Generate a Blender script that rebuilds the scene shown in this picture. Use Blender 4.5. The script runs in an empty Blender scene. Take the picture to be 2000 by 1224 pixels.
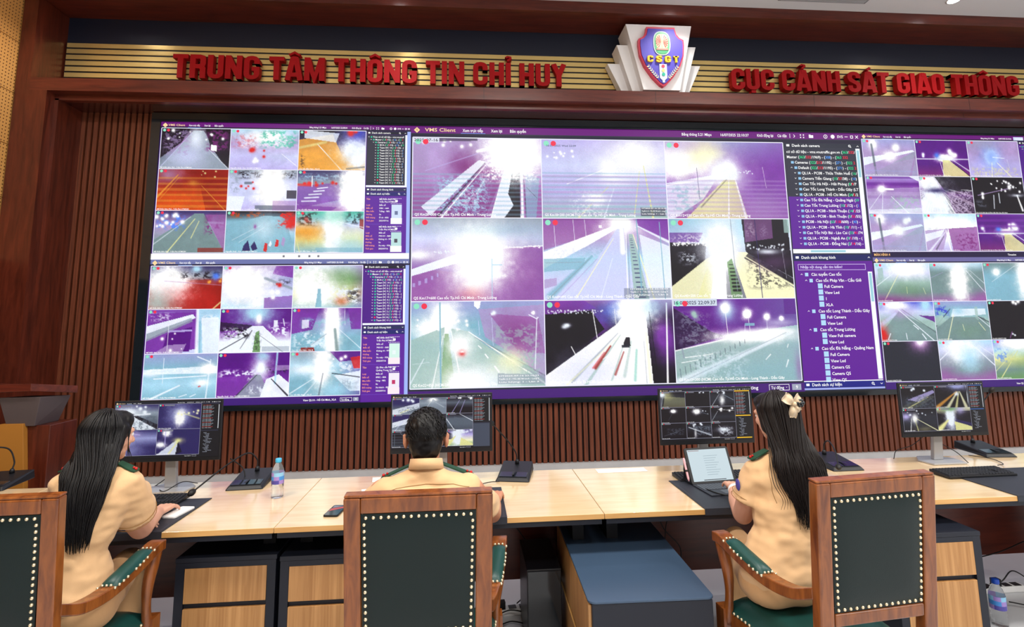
import bpy, bmesh, math, random
import numpy as np
from mathutils import Vector, Matrix, noise

# ---------------------------------------------------------------- camera, world, lights, exposure
S = bpy.context.scene
C = S.collection
PI = math.pi

def rotmat(yaw, pitch, roll):
    return Matrix.Rotation(yaw, 3, 'Z') @ Matrix.Rotation(pitch, 3, 'X') @ Matrix.Rotation(roll, 3, 'Y')

cam_data = bpy.data.cameras.new('camera')
cam = bpy.data.objects.new('camera', cam_data)
C.objects.link(cam)
R3 = rotmat(-0.0820, 0.1326, 0.0131)
right, fwd, up = R3.col[0], R3.col[1], R3.col[2]
M = Matrix((right, up, -fwd)).transposed().to_4x4()
M.translation = Vector((0, 0, 1.68))
cam.matrix_world = M
cam_data.sensor_fit = 'HORIZONTAL'
cam_data.sensor_width = 36
cam_data.lens = 1044.32 / 2000 * 36
cam_data.shift_y = -(612 - 494.7) / 2000
cam_data.clip_start = 0.05
S.camera = cam

world = bpy.data.worlds.new('world')
S.world = world
world.use_nodes = True
world.node_tree.nodes['Background'].inputs[0].default_value = (0.9, 0.93, 1, 1)
world.node_tree.nodes['Background'].inputs[1].default_value = 0.05

S.view_settings.view_transform = 'Standard'
S.view_settings.look = 'None'
S.view_settings.gamma = 1
S.view_settings.exposure = 0.0
S.view_settings.use_curve_mapping = False

def area_light(name, loc, sx, sy, power, rot=(0, 0, 0), color=(1, 0.95, 0.88)):
    l = bpy.data.lights.new(name, 'AREA')
    l.shape = 'RECTANGLE'
    l.size, l.size_y, l.energy, l.color = sx, sy, power, color
    o = bpy.data.objects.new(name, l)
    o.location, o.rotation_euler = loc, rot
    C.objects.link(o)
    return o

# unseen area lights added at ceiling height for general brightness (over the desks and behind the photographer)
for lx in (-2.4, 0.6, 3.6, 6.4):
    area_light('added_ceiling_fill', (lx, 1.5, 4.83), 1.2, 0.6, 98)
    area_light('added_ceiling_fill', (lx, -1.6, 4.83), 1.2, 0.6, 98)

# ---------------------------------------------------------------- materials
def lin(c):
    return tuple(((x / 12.92) if x <= 0.04045 else ((x + 0.055) / 1.055) ** 2.4) for x in c[:3])

def rgb(r, g, b):
    return lin((r / 255, g / 255, b / 255))

def mat(name, color, rough=0.5, metal=0.0, spec=0.5, bump=0.0, bscale=60, coat=0.0, var=0.0, vscale=6, emit=None, estr=1.0, trans=0.0, ior=1.45, sheen=0.0, alpha=1.0):
    m = bpy.data.materials.new(name)
    m.use_nodes = True
    nt = m.node_tree
    b = nt.nodes['Principled BSDF']
    b.inputs['Base Color'].default_value = (*color, 1)
    b.inputs['Roughness'].default_value = rough
    b.inputs['Metallic'].default_value = metal
    b.inputs['Specular IOR Level'].default_value = spec
    b.inputs['Coat Weight'].default_value = coat
    b.inputs['Transmission Weight'].default_value = trans
    b.inputs['IOR'].default_value = ior
    b.inputs['Sheen Weight'].default_value = sheen
    b.inputs['Alpha'].default_value = alpha
    tc = nt.nodes.new('ShaderNodeTexCoord')
    if var > 0:
        n = nt.nodes.new('ShaderNodeTexNoise'); n.inputs['Scale'].default_value = vscale
        nt.links.new(tc.outputs['Object'], n.inputs['Vector'])
        mx = nt.nodes.new('ShaderNodeMix'); mx.data_type = 'RGBA'
        mx.inputs[6].default_value = (*[x * (1 - var) for x in color], 1)
        mx.inputs[7].default_value = (*[min(1, x * (1 + var)) for x in color], 1)
        nt.links.new(n.outputs['Fac'], mx.inputs[0])
        nt.links.new(mx.outputs[2], b.inputs['Base Color'])
    if bump > 0:
        n = nt.nodes.new('ShaderNodeTexNoise'); n.inputs['Scale'].default_value = bscale
        n.inputs['Detail'].default_value = 4
        nt.links.new(tc.outputs['Object'], n.inputs['Vector'])
        bp = nt.nodes.new('ShaderNodeBump'); bp.inputs['Strength'].default_value = bump
        bp.inputs['Distance'].default_value = 0.01
        nt.links.new(n.outputs['Fac'], bp.inputs['Height'])
        nt.links.new(bp.outputs['Normal'], b.inputs['Normal'])
    if emit:
        b.inputs['Emission Color'].default_value = (*emit, 1)
        b.inputs['Emission Strength'].default_value = estr
    return m

def wood(name, c1, c2, rough=0.4, grain=(1.5, 1.5, 14), coat=0.0, spec=0.5, scale=6, axis=None, bump=0.05):
    """grain runs along the axis with the smallest mapping scale"""
    m = bpy.data.materials.new(name)
    m.use_nodes = True
    nt = m.node_tree
    b = nt.nodes['Principled BSDF']
    b.inputs['Roughness'].default_value = rough
    b.inputs['Coat Weight'].default_value = coat
    b.inputs['Coat Roughness'].default_value = 0.12
    b.inputs['Specular IOR Level'].default_value = spec
    tc = nt.nodes.new('ShaderNodeTexCoord')
    mp = nt.nodes.new('ShaderNodeMapping')
    mp.inputs['Scale'].default_value = grain
    n = nt.nodes.new('ShaderNodeTexNoise')
    n.inputs['Scale'].default_value = scale
    n.inputs['Detail'].default_value = 8
    n.inputs['Roughness'].default_value = 0.6
    n.inputs['Distortion'].default_value = 0.6
    cr = nt.nodes.new('ShaderNodeValToRGB')
    cr.color_ramp.elements[0].position = 0.32
    cr.color_ramp.elements[1].position = 0.68
    cr.color_ramp.elements[0].color = (*c1, 1)
    cr.color_ramp.elements[1].color = (*c2, 1)
    nt.links.new(tc.outputs['Object'], mp.inputs['Vector'])
    nt.links.new(mp.outputs['Vector'], n.inputs['Vector'])
    nt.links.new(n.outputs['Fac'], cr.inputs['Fac'])
    nt.links.new(cr.outputs['Color'], b.inputs['Base Color'])
    if bump:
        bp = nt.nodes.new('ShaderNodeBump'); bp.inputs['Strength'].default_value = bump
        bp.inputs['Distance'].default_value = 0.003
        nt.links.new(n.outputs['Fac'], bp.inputs['Height'])
        nt.links.new(bp.outputs['Normal'], b.inputs['Normal'])
    return m

def attr_emission(name, strength=1.0):
    m = bpy.data.materials.new(name)
    m.use_nodes = True
    nt = m.node_tree
    b = nt.nodes['Principled BSDF']
    a = nt.nodes.new('ShaderNodeAttribute'); a.attribute_name = 'Col'
    b.inputs['Base Color'].default_value = (0.01, 0.01, 0.01, 1)
    b.inputs['Roughness'].default_value = 0.4
    b.inputs['Specular IOR Level'].default_value = 0.2
    nt.links.new(a.outputs['Color'], b.inputs['Emission Color'])
    b.inputs['Emission Strength'].default_value = strength
    m.cycles.emission_sampling = 'NONE'
    return m

def attr_paint(name, rough=0.4):
    m = bpy.data.materials.new(name)
    m.use_nodes = True
    nt = m.node_tree
    b = nt.nodes['Principled BSDF']
    a = nt.nodes.new('ShaderNodeAttribute'); a.attribute_name = 'Col'
    b.inputs['Roughness'].default_value = rough
    nt.links.new(a.outputs['Color'], b.inputs['Base Color'])
    return m

MT = {}
MT['wallwood'] = wood('dark_red_veneer', rgb(62, 22, 12), rgb(98, 40, 24), rough=0.32, grain=(5, 5, 0.5), scale=5)
MT['wallwood_h'] = wood('dark_red_veneer_lengthwise', rgb(70, 26, 18), rgb(102, 42, 28), rough=0.3, grain=(0.5, 5, 5), scale=5)
MT['slat'] = wood('slat_veneer', rgb(76, 35, 20), rgb(122, 64, 40), rough=0.45, grain=(18, 18, 0.6), scale=4)
MT['slatback'] = mat('slat_backing', rgb(22, 8, 6), 0.8)
MT['soffit'] = wood('polished_soffit', rgb(48, 16, 14), rgb(74, 30, 26), rough=0.24, grain=(0.5, 5, 5), scale=5, coat=0.8, spec=0.9, bump=0)
MT['perf'] = None
MT['navy'] = mat('navy_paint', rgb(18, 24, 42), 0.5)
MT['gold'] = mat('brushed_gold', rgb(226, 198, 126), 0.3, 0.6, var=0.06, vscale=4)
MT['black'] = mat('black_satin', (0.008, 0.008, 0.011), 0.35)
MT['gloss_black'] = mat('gloss_black', (0.01, 0.015, 0.02), 0.08, spec=0.7)
MT['ceiling'] = mat('ceiling_plaster', rgb(215, 216, 218), 0.9)
MT['floor'] = None
MT['red'] = mat('red_lettering', rgb(160, 4, 12), 0.6, spec=0.25)
MT['white'] = mat('white_lacquer', rgb(236, 236, 236), 0.45)
MT['maple'] = wood('maple_laminate', rgb(226, 194, 148), rgb(238, 212, 170), rough=0.17, grain=(0.8, 7, 7), scale=3, coat=0.7, bump=0)
MT['maple_edge'] = wood('maple_edge_band', rgb(196, 146, 82), rgb(214, 168, 104), rough=0.35, grain=(0.8, 7, 7), scale=3, bump=0)
MT['oakfront'] = wood('drawer_front_veneer', rgb(158, 110, 60), rgb(194, 146, 92), rough=0.42, grain=(22, 22, 0.6), scale=2.2)
MT['anth'] = mat('anthracite_board', rgb(27, 31, 42), 0.42, spec=0.4)
MT['anth_top'] = mat('blue_grey_top', rgb(60, 80, 104), 0.3, bump=0.01, bscale=300)
MT['darkmetal'] = mat('dark_metal', rgb(14, 15, 19), 0.45, 0.3)
MT['leathermat'] = mat('black_leatherette', rgb(40, 44, 54), 0.5, bump=0.15, bscale=500)
MT['chairwood'] = wood('chair_wood', rgb(96, 46, 16), rgb(148, 84, 34), rough=0.3, grain=(6, 6, 0.8), scale=6, coat=0.3)
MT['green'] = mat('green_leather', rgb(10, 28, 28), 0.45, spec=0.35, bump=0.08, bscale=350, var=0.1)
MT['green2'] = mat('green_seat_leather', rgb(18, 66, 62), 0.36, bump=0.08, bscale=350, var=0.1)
MT['brass'] = mat('brass_nail', rgb(236, 222, 186), 0.25, 0.75)
MT['silver'] = mat('silver_plastic', rgb(178, 180, 184), 0.35, 0.4)
MT['plastic'] = mat('black_plastic', rgb(20, 22, 27), 0.45)
MT['key'] = mat('black_keys', rgb(30, 32, 38), 0.5)
MT['skin'] = mat('skin', rgb(216, 164, 140), 0.5, var=0.06, vscale=20)
MT['skin_man'] = mat('tanned_skin', rgb(196, 136, 106), 0.5, var=0.06, vscale=20)
MT['hair'] = mat('black_hair', rgb(10, 9, 12), 0.45, spec=0.4)
MT['hair_brown'] = mat('dark_brown_hair', rgb(20, 13, 13), 0.45, spec=0.4)
MT['shirt'] = mat('sand_uniform_cloth', rgb(220, 180, 134), 0.85, bump=0.12, bscale=420, sheen=0.15, var=0.05)
MT['epaulette'] = mat('dark_green_epaulette', rgb(20, 66, 44), 0.7)
MT['epred'] = mat('red_pip', rgb(190, 30, 24), 0.5)
MT['paper'] = mat('white_paper', rgb(240, 240, 238), 0.8)
MT['stone'] = mat('grey_stone_base', rgb(176, 176, 178), 0.35, var=0.12, vscale=9)
MT['cable'] = mat('black_cable', rgb(16, 16, 18), 0.5)
MT['cap'] = mat('light_blue_cap', rgb(70, 178, 222), 0.4)
MT['pet'] = mat('clear_bottle_plastic', (0.93, 0.96, 0.98), 0.04, trans=0.92, ior=1.12)
MT['phone'] = mat('phone_glass', rgb(20, 24, 34), 0.06, spec=0.8)
MT['recess_shade'] = mat('recess_shade_black', rgb(16, 8, 6), 0.8)  # near-black base colour stands in for the shade inside the left opening
MT['emit'] = attr_emission('display_light', 1.08)
MT['emit_mon'] = attr_emission('monitor_light', 0.95)
MT['paint'] = attr_paint('printed_colours')

def tile_material():
    m = mat('polished_floor_tile', rgb(206, 208, 212), 0.18, var=0.06, vscale=3)
    return m
MT['floor'] = tile_material()

def perforated():
    m = bpy.data.materials.new('perforated_acoustic_board')
    m.use_nodes = True
    nt = m.node_tree
    b = nt.nodes['Principled BSDF']
    b.inputs['Roughness'].default_value = 0.5
    tc = nt.nodes.new('ShaderNodeTexCoord')
    sp = nt.nodes.new('ShaderNodeSeparateXYZ')
    nt.links.new(tc.outputs['Object'], sp.inputs[0])
    def cell(out):
        a = nt.nodes.new('ShaderNodeMath'); a.operation = 'MULTIPLY'; a.inputs[1].default_value = 1 / 0.032
        f = nt.nodes.new('ShaderNodeMath'); f.operation = 'FRACT'
        s = nt.nodes.new('ShaderNodeMath'); s.operation = 'SUBTRACT'; s.inputs[1].default_value = 0.5
        q = nt.nodes.new('ShaderNodeMath'); q.operation = 'POWER'; q.inputs[1].default_value = 2
        nt.links.new(out, a.inputs[0]); nt.links.new(a.outputs[0], f.inputs[0])
        nt.links.new(f.outputs[0], s.inputs[0]); nt.links.new(s.outputs[0], q.inputs[0])
        return q.outputs[0]
    ad = nt.nodes.new('ShaderNodeMath'); ad.operation = 'ADD'
    nt.links.new(cell(sp.outputs['Y']), ad.inputs[0]); nt.links.new(cell(sp.outputs['Z']), ad.inputs[1])
    lt = nt.nodes.new('ShaderNodeMath'); lt.operation = 'LESS_THAN'; lt.inputs[1].default_value = 0.035
    nt.links.new(ad.outputs[0], lt.inputs[0])
    n = nt.nodes.new('ShaderNodeTexNoise'); n.inputs['Scale'].default_value = 1.3; n.inputs['Detail'].default_value = 5
    nt.links.new(tc.outputs['Object'], n.inputs['Vector'])
    cr = nt.nodes.new('ShaderNodeValToRGB')
    cr.color_ramp.elements[0].color = (*rgb(190, 130, 62), 1)
    cr.color_ramp.elements[1].color = (*rgb(222, 170, 98), 1)
    nt.links.new(n.outputs['Fac'], cr.inputs['Fac'])
    mx = nt.nodes.new('ShaderNodeMix'); mx.data_type = 'RGBA'
    mx.inputs[7].default_value = (*rgb(84, 46, 20), 1)
    nt.links.new(lt.outputs[0], mx.inputs[0]); nt.links.new(cr.outputs['Color'], mx.inputs[6])
    nt.links.new(mx.outputs[2], b.inputs['Base Color'])
    return m
MT['perf'] = perforated()

# ---------------------------------------------------------------- object helpers
def tag(o, label=None, cat=None, group=None, kind=None):
    if label: o['label'] = label
    if cat: o['category'] = cat
    if group: o['group'] = group
    if kind: o['kind'] = kind
    return o

def thing(name, label, cat, loc=(0, 0, 0), rz=0.0, group=None):
    o = bpy.data.objects.new(name, None)
    o.empty_display_size = 0.1
    o.location = loc
    o.rotation_euler = (0, 0, rz)
    C.objects.link(o)
    return tag(o, label, cat, group)

def copy_tree(o, parent=None, depth=0):
    c = o.copy()
    C.objects.link(c)
    if parent: c.parent = parent
    for ch in [x for x in bpy.data.objects if x.parent == o]:
        copy_tree(ch, c)
    return c

class MB:
    """collects shapes and links them as ONE mesh object"""
    def __init__(s):
        s.v, s.f, s.c, s.sm = [], [], [], []
    def add(s, vs, fs, col=None, smooth=False, M=None):
        n = len(s.v)
        for p in vs:
            p = Vector(p)
            s.v.append(tuple(M @ p) if M else tuple(p))
            s.c.append(col or (1, 1, 1))
        for f in fs:
            s.f.append(tuple(i + n for i in f)); s.sm.append(smooth)
        return s
    def box(s, x0, x1, y0, y1, z0, z1, col=None, M=None):
        v = [(x, y, z) for x in (x0, x1) for y in (y0, y1) for z in (z0, z1)]
        f = [(0, 1, 3, 2), (4, 6, 7, 5), (0, 4, 5, 1), (2, 3, 7, 6), (0, 2, 6, 4), (1, 5, 7, 3)]
        return s.add(v, f, col, False, M)
    def hexa(s, bottom, top, col=None, M=None):
        """bottom / top: four corners each, counter-clockwise seen from above"""
        v = list(bottom) + list(top)
        f = [(3, 2, 1, 0), (4, 5, 6, 7)] + [(i, (i + 1) % 4, (i + 1) % 4 + 4, i + 4) for i in range(4)]
        return s.add(v, f, col, False, M)
    def prism(s, poly, y0, y1, col=None, M=None):
        """polygon in (x, z), extruded from y0 (front) to y1"""
        n = len(poly)
        v = [(x, y0, z) for x, z in poly] + [(x, y1, z) for x, z in poly]
        f = [tuple(range(n)), tuple(range(2 * n - 1, n - 1, -1))]
        f += [(i, i + n, (i + 1) % n + n, (i + 1) % n) for i in range(n)]
        return s.add(v, f, col, False, M)
    def slab(s, poly, z0, z1, col=None, M=None):
        """polygon in (x, y), extruded in z"""
        n = len(poly)
        v = [(x, y, z0) for x, y in poly] + [(x, y, z1) for x, y in poly]
        f = [tuple(range(n - 1, -1, -1)), tuple(range(n, 2 * n))]
        f += [(i, (i + 1) % n, (i + 1) % n + n, i + n) for i in range(n)]
        return s.add(v, f, col, False, M)
    def quad(s, a, b, c, d, col=None):
        return s.add([a, b, c, d], [(0, 1, 2, 3)], col)
    def lathe(s, prof, n=24, loc=(0, 0, 0), M=None, col=None):
        v, f = [], []
        for r, z in prof:
            for k in range(n):
                a = 2 * PI * k / n
                v.append((loc[0] + r * math.cos(a), loc[1] + r * math.sin(a), loc[2] + z))
        for i in range(len(prof) - 1):
            for k in range(n):
                f.append((i * n + k, i * n + (k + 1) % n, (i + 1) * n + (k + 1) % n, (i + 1) * n + k))
        f.append(tuple(range(n - 1, -1, -1)))
        f.append(tuple(range((len(prof) - 1) * n, len(prof) * n)))
        return s.add(v, f, col, True, M)
    def tube(s, pts, r, n=8, col=None, M=None, flat=None):
        pts = [Vector(p) for p in pts]
        rs = r if isinstance(r, (list, tuple)) else [r] * len(pts)
        v, f = [], []
        t0 = (pts[1] - pts[0]).normalized()
        ref = Vector((0, 0, 1)) if abs(t0.z) < 0.9 else Vector((1, 0, 0))
        nrm = t0.cross(ref).normalized()
        for i, p in enumerate(pts):
            if i == 0: t = pts[1] - pts[0]
            elif i == len(pts) - 1: t = pts[-1] - pts[-2]
            else: t = pts[i + 1] - pts[i - 1]
            t.normalize()
            nrm = (nrm - t * nrm.dot(t)).normalized()
            bn = t.cross(nrm)
            for k in range(n):
                a = 2 * PI * k / n
                v.append(tuple(p + nrm * (math.cos(a) * rs[i]) + bn * (math.sin(a) * rs[i] * (flat or 1))))
        for i in range(len(pts) - 1):
            for k in range(n):
                f.append((i * n + k, i * n + (k + 1) % n, (i + 1) * n + (k + 1) % n, (i + 1) * n + k))
        f.append(tuple(range(n - 1, -1, -1)))
        f.append(tuple(range((len(pts) - 1) * n, len(pts) * n)))
        return s.add(v, f, col, True, M)
    def ball(s, c, r, seg=12, rings=8, sc=(1, 1, 1), M=None, col=None):
        v, f = [], []
        for i in range(1, rings):
            t = PI * i / rings
            for k in range(seg):
                a = 2 * PI * k / seg
                v.append((c[0] + r * sc[0] * math.sin(t) * math.cos(a), c[1] + r * sc[1] * math.sin(t) * math.sin(a), c[2] + r * sc[2] * math.cos(t)))
        top, bot = len(v), len(v) + 1
        v += [(c[0], c[1], c[2] + r * sc[2]), (c[0], c[1], c[2] - r * sc[2])]
        for i in range(rings - 2):
            for k in range(seg):
                f.append((i * seg + k, (i + 1) * seg + k, (i + 1) * seg + (k + 1) % seg, i * seg + (k + 1) % seg))
        for k in range(seg):
            f.append((top, k, (k + 1) % seg))
            f.append((bot, (rings - 2) * seg + (k + 1) % seg, (rings - 2) * seg + k))
        return s.add(v, f, col, True, M)
    def build(s, name, material, parent=None, bevel=0.0, loc=None, segs=2, colors=False, kind=None, label=None, smooth=None):
        me = bpy.data.meshes.new(name)
        me.from_pydata(s.v, [], s.f)
        me.polygons.foreach_set('use_smooth', [bool(x) if smooth is None else smooth for x in s.sm])
        if colors:
            a = me.color_attributes.new('Col', 'FLOAT_COLOR', 'POINT')
            arr = np.ones((len(s.c), 4), np.float32); arr[:, :3] = s.c
            a.data.foreach_set('color', arr.ravel())
        me.materials.append(material)
        me.update()
        o = bpy.data.objects.new(name, me)
        C.objects.link(o)
        if parent: o.parent = parent
        if loc: o.location = loc
        if bevel:
            b = o.modifiers.new('bevel', 'BEVEL'); b.width = bevel; b.segments = segs; b.limit_method = 'ANGLE'
            b.harden_normals = False
        if kind: o['kind'] = kind
        if label: o['label'] = label
        return o

def arc(pts, n=8):
    """Catmull-Rom through points"""
    P = [Vector(p) for p in pts]
    P = [P[0] * 2 - P[1]] + P + [P[-1] * 2 - P[-2]]
    out = []
    for i in range(1, len(P) - 2):
        for k in range(n):
            t = k / n
            out.append(0.5 * ((2 * P[i]) + (P[i + 1] - P[i - 1]) * t + (2 * P[i - 1] - 5 * P[i] + 4 * P[i + 1] - P[i + 2]) * t * t + (-P[i - 1] + 3 * P[i] - 3 * P[i + 1] + P[i + 2]) * t ** 3))
    out.append(P[-2])
    return out
# ---------------------------------------------------------------- the setting
DW = 5.286            # distance of the display wall
YA = 4.911            # front of the timber portal
YB = 5.01             # second step of the portal
XR = 8.6              # right side of the room

MB().box(-5.2, XR, -5, 5.6, -0.05, 0).build('floor', MT['floor'], kind='structure')
MB().box(-5.2, XR, -5, YA - 0.001, 4.866, 4.95).build('ceiling', MT['ceiling'], kind='structure')
# slatted wall behind the displays
w = MB()
k = 0
x = -3.755
while x < XR - 0.05:
    w.box(x, x + 0.038, DW + 0.03, DW + 0.062, 0.36, 3.82)
    x += 0.0573
w.build('wall_back', MT['slat'], kind='structure')
MB().box(-5.2, XR, DW + 0.0621, DW + 0.3, 0, 5.2).build('wall_rear_backing', MT['slatback'], kind='structure')
MB().box(-3.763, XR, DW - 0.01, DW + 0.06, 0, 0.358).build('baseboard_back', MT['stone'], kind='structure')
# portal: left jamb, lintel faces, soffits
MB().box(-4.062, -3.94, YA, DW + 0.06, 0, 4.75).box(-3.94, -3.79, YA, DW + 0.05, 0, 3.834).build('trim_1', MT['wallwood'], kind='structure')
MB().box(-3.79, -3.756, YB, DW + 0.05, 0, 3.80).build('trim_2', MT['wallwood'], kind='structure')
MB().box(-3.94, XR, YA, YB, 3.834, 3.954).build('trim_3', MT['wallwood_h'], kind='structure')
MB().box(-3.94, XR, YB, YB + 0.05, 3.784, 3.96).build('trim_4', MT['wallwood_h'], kind='structure')
MB().box(-3.79, XR, YB + 0.05, DW + 0.05, 3.79, 3.97).build('trim_5', MT['soffit'], kind='structure')
MB().box(-4.062, XR, YA, DW + 0.06, 4.755, 4.80).build('trim_6', MT['wallwood_h'], kind='structure')
MB().box(-4.062, XR, YA - 0.03, YA, 4.755, 4.866).build('trim_7', MT['wallwood_h'], kind='structure')
MB().box(-3.94, XR, DW + 0.0, DW + 0.05, 3.97, 4.755).build('wall_upper', MT['navy'], kind='structure')
# left wall: perforated boards above, recess below with its shade put into the colour
pw = MB()
for i in range(6):
    z0 = 2.372 + i * 0.479
    pw.box(-4.15, -4.075, -5, YA + 0.1, z0, min(z0 + 0.472, 4.866))
pw.build('wall_left', MT['perf'], kind='structure')
MB().box(-4.17, -4.078, -5, YA + 0.1, 2.31, 2.368).build('trim_8', MT['maple_edge'], kind='structure')
MB().box(-5.2, -4.151, -5, YA + 0.1, 2.31, 4.866).box(-5.2, -4.9, -5, 5.3, 0, 2.31).box(-4.9, -4.062, YA + 0.1, 5.3, 0, 4.8).build('wall_left_recess', MT['recess_shade'], kind='structure')
MB().box(XR, XR + 0.1, -5, 5.6, 0, 5).build('wall_right', MT['ceiling'], kind='structure')
MB().box(-5.2, XR, -5.1, -5, 0, 5).build('wall_front', MT['ceiling'], kind='structure')

# thin vertical board joints in lintel faces
j = MB()
for xx in (-1.55, 0.15, 1.85, 3.5, 5.2, 6.9):
    j.box(xx, xx + 0.003, YA - 0.0012, YA, 3.834, 3.954).box(xx + 0.02, xx + 0.023, YB - 0.0012, YB, 3.784, 3.834)
j.build('trim_9', MT['black'], kind='structure')

# ---------------------------------------------------------------- gold slat panel, lettering, emblem
t = thing('gold_slat_panel', 'long panel of horizontal gold slats with black gaps above the displays', 'wall panel', (0, DW, 4.09))
MB().box(-3.93, XR - 0.01, -0.012, -0.001, 0.0, 0.395).build('backing', MT['black'], t)
NS = 7
g = MB()
zz = 0.0
for i in range(NS):
    h = 0.024 if i == 0 else 0.0445
    g.box(-3.925, XR - 0.02, -0.019, -0.0125, zz, zz + h)
    zz += h + 0.0168
g.build('slats', MT['gold'], t)

def stroke(poly, w, closed=False):
    """polyline -> mitred strip outline quads in 2D"""
    n = len(poly)
    P = [Vector(p) for p in poly]
    L, Rr = [], []
    for i in range(n):
        a = P[i - 1] if (i > 0 or closed) else None
        b = P[(i + 1) % n] if (i < n - 1 or closed) else None
        d1 = (P[i] - a).normalized() if a is not None else None
        d2 = (b - P[i]).normalized() if b is not None else None
        if d1 is None: d1 = d2
        if d2 is None: d2 = d1
        n1 = Vector((-d1.y, d1.x)); n2 = Vector((-d2.y, d2.x))
        m = (n1 + n2)
        m.normalize()
        k = w / 2 / max(0.35, m.dot(n1))
        L.append(P[i] + m * k); Rr.append(P[i] - m * k)
    return L, Rr

def strip_solid(mb, poly, w, y0, y1, sx, sz, ox, oz, closed=False):
    L, Rr = stroke(poly, w, closed)
    n = len(poly)
    seg = n if closed else n - 1
    for i in range(seg):
        j = (i + 1) % n
        q = [L[i], Rr[i], Rr[j], L[j]]
        q = [(ox + p.x * sx, oz + p.y * sz) for p in q]
        v = [(p[0], y0, p[1]) for p in q] + [(p[0], y1, p[1]) for p in q]
        f = [(0, 1, 2, 3), (7, 6, 5, 4), (0, 4, 5, 1), (3, 2, 6, 7)]
        if not closed:
            if i == 0: f.append((0, 3, 7, 4)) if False else f.append((1, 5, 4, 0))
        f += [(1, 5, 6, 2), (0, 3, 7, 4)]
        mb.add(v, f)

def rr(x0, x1, z0, z1, r):
    """rounded box loop"""
    out = []
    for cx, cz, a0 in ((x1 - r, z1 - r, 0), (x0 + r, z1 - r, 90), (x0 + r, z0 + r, 180), (x1 - r, z0 + r, 270)):
        for k in range(5):
            a = math.radians(a0 + k * 22.5)
            out.append((cx + r * math.cos(a), cz + r * math.sin(a)))
    return out

ST = 0.175
h = ST / 2
def uarc(x0, x1, r):      # bottom arc of U from left to right
    return [(x0 + r - r * math.cos(math.radians(a)), h + r - r * math.sin(math.radians(a))) for a in (0, 30, 60, 90)] + \
           [(x1 - r + r * math.sin(math.radians(a)), h + r - r * math.cos(math.radians(a))) for a in (0, 30, 60, 90)]
def tarc(x0, x1, r):
    return [(x1 - r + r * math.cos(math.radians(a)), 1 - h - r + r * math.sin(math.radians(a))) for a in (0, 30, 60, 90)] + \
           [(x0 + r - r * math.sin(math.radians(a)), 1 - h - r + r * math.cos(math.radians(a))) for a in (0, 30, 60, 90)]
Wd = 0.50
a_, b_ = h, Wd - h
GL = {
 'T': (0.48, [([(0, 1 - h), (0.48, 1 - h)], 0), ([(0.24, 1), (0.24, 0)], 0)]),
 'R': (Wd, [([(a_, 0), (a_, 1)], 0), ([(a_, 1 - h), (b_ - 0.1, 1 - h), (b_ - 0.02, 1 - h - 0.03), (b_, 1 - h - 0.12), (b_, 0.62), (b_ - 0.03, 0.53), (b_ - 0.1, 0.5), (a_, 0.5)], 0), ([(b_ - 0.07, 0.5), (b_, 0.42), (b_, 0)], 0)]),
 'U': (Wd, [([(a_, 1)] + uarc(a_, b_, 0.14) + [(b_, 1)], 0)]),
 'N': (Wd + 0.03, [([(a_, 0), (a_, 1)], 0), ([(b_ + 0.03, 0), (b_ + 0.03, 1)], 0), ([(a_, 0.93), (b_ + 0.03, 0.07)], 0)]),
 'G': (Wd, [([(b_, 0.66)] + tarc(a_, b_, 0.14) + uarc(a_, b_, 0.14) + [(b_, 0.45), (0.25, 0.45)], 0)]),
 'C': (Wd, [([(b_, 0.64)] + tarc(a_, b_, 0.14) + uarc(a_, b_, 0.14) + [(b_, 0.36)], 0)]),
 'O': (Wd, [(tarc(a_, b_, 0.14) + uarc(a_, b_, 0.14), 1)]),
 'A': (0.54, [([(0.06, 0), (0.235, 1)], 0), ([(0.48, 0), (0.305, 1)], 0), ([(0.12, 0.24), (0.42, 0.24)], 0), ([(0.2, 0.94), (0.34, 0.94)], 0)]),
 'M': (0.66, [([(a_, 0), (a_, 1)], 0), ([(0.66 - h, 0), (0.66 - h, 1)], 0), ([(a_ + 0.02, 0.97), (0.33, 0.1), (0.64 - h, 0.97)], 0)]),
 'H': (Wd, [([(a_, 0), (a_, 1)], 0), ([(b_, 0), (b_, 1)], 0), ([(a_, 0.5), (b_, 0.5)], 0)]),
 'I': (ST, [([(h, 0), (h, 1)], 0)]),
 'Y': (0.5, [([(0.07, 1), (0.25, 0.5), (0.43, 1)], 0), ([(0.25, 0.56), (0.25, 0)], 0)]),
 'S': (Wd, [([(b_, 0.68)] + tarc(a_, b_, 0.14) + [(a_, 0.68), (a_ + 0.04, 0.58), (b_ - 0.04, 0.42), (b_, 0.32)] + uarc(a_, b_, 0.14)[::-1] + [(a_, 0.32)], 0)]),
}
ACC = {   # accents: strips relative to letter centre
 '^': [([(-0.15, 1.08), (0, 1.2), (0.15, 1.08)], 0.08)],
 '?': [([(-0.07, 1.22), (-0.02, 1.27), (0.06, 1.25), (0.07, 1.18), (0.0, 1.12), (0.0, 1.06)], 0.07)],
 "'": [([(-0.03, 1.07), (0.08, 1.22)], 0.09)],
 '.': [([(0, -0.15), (0, -0.03)], 0.15)],
}
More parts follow.
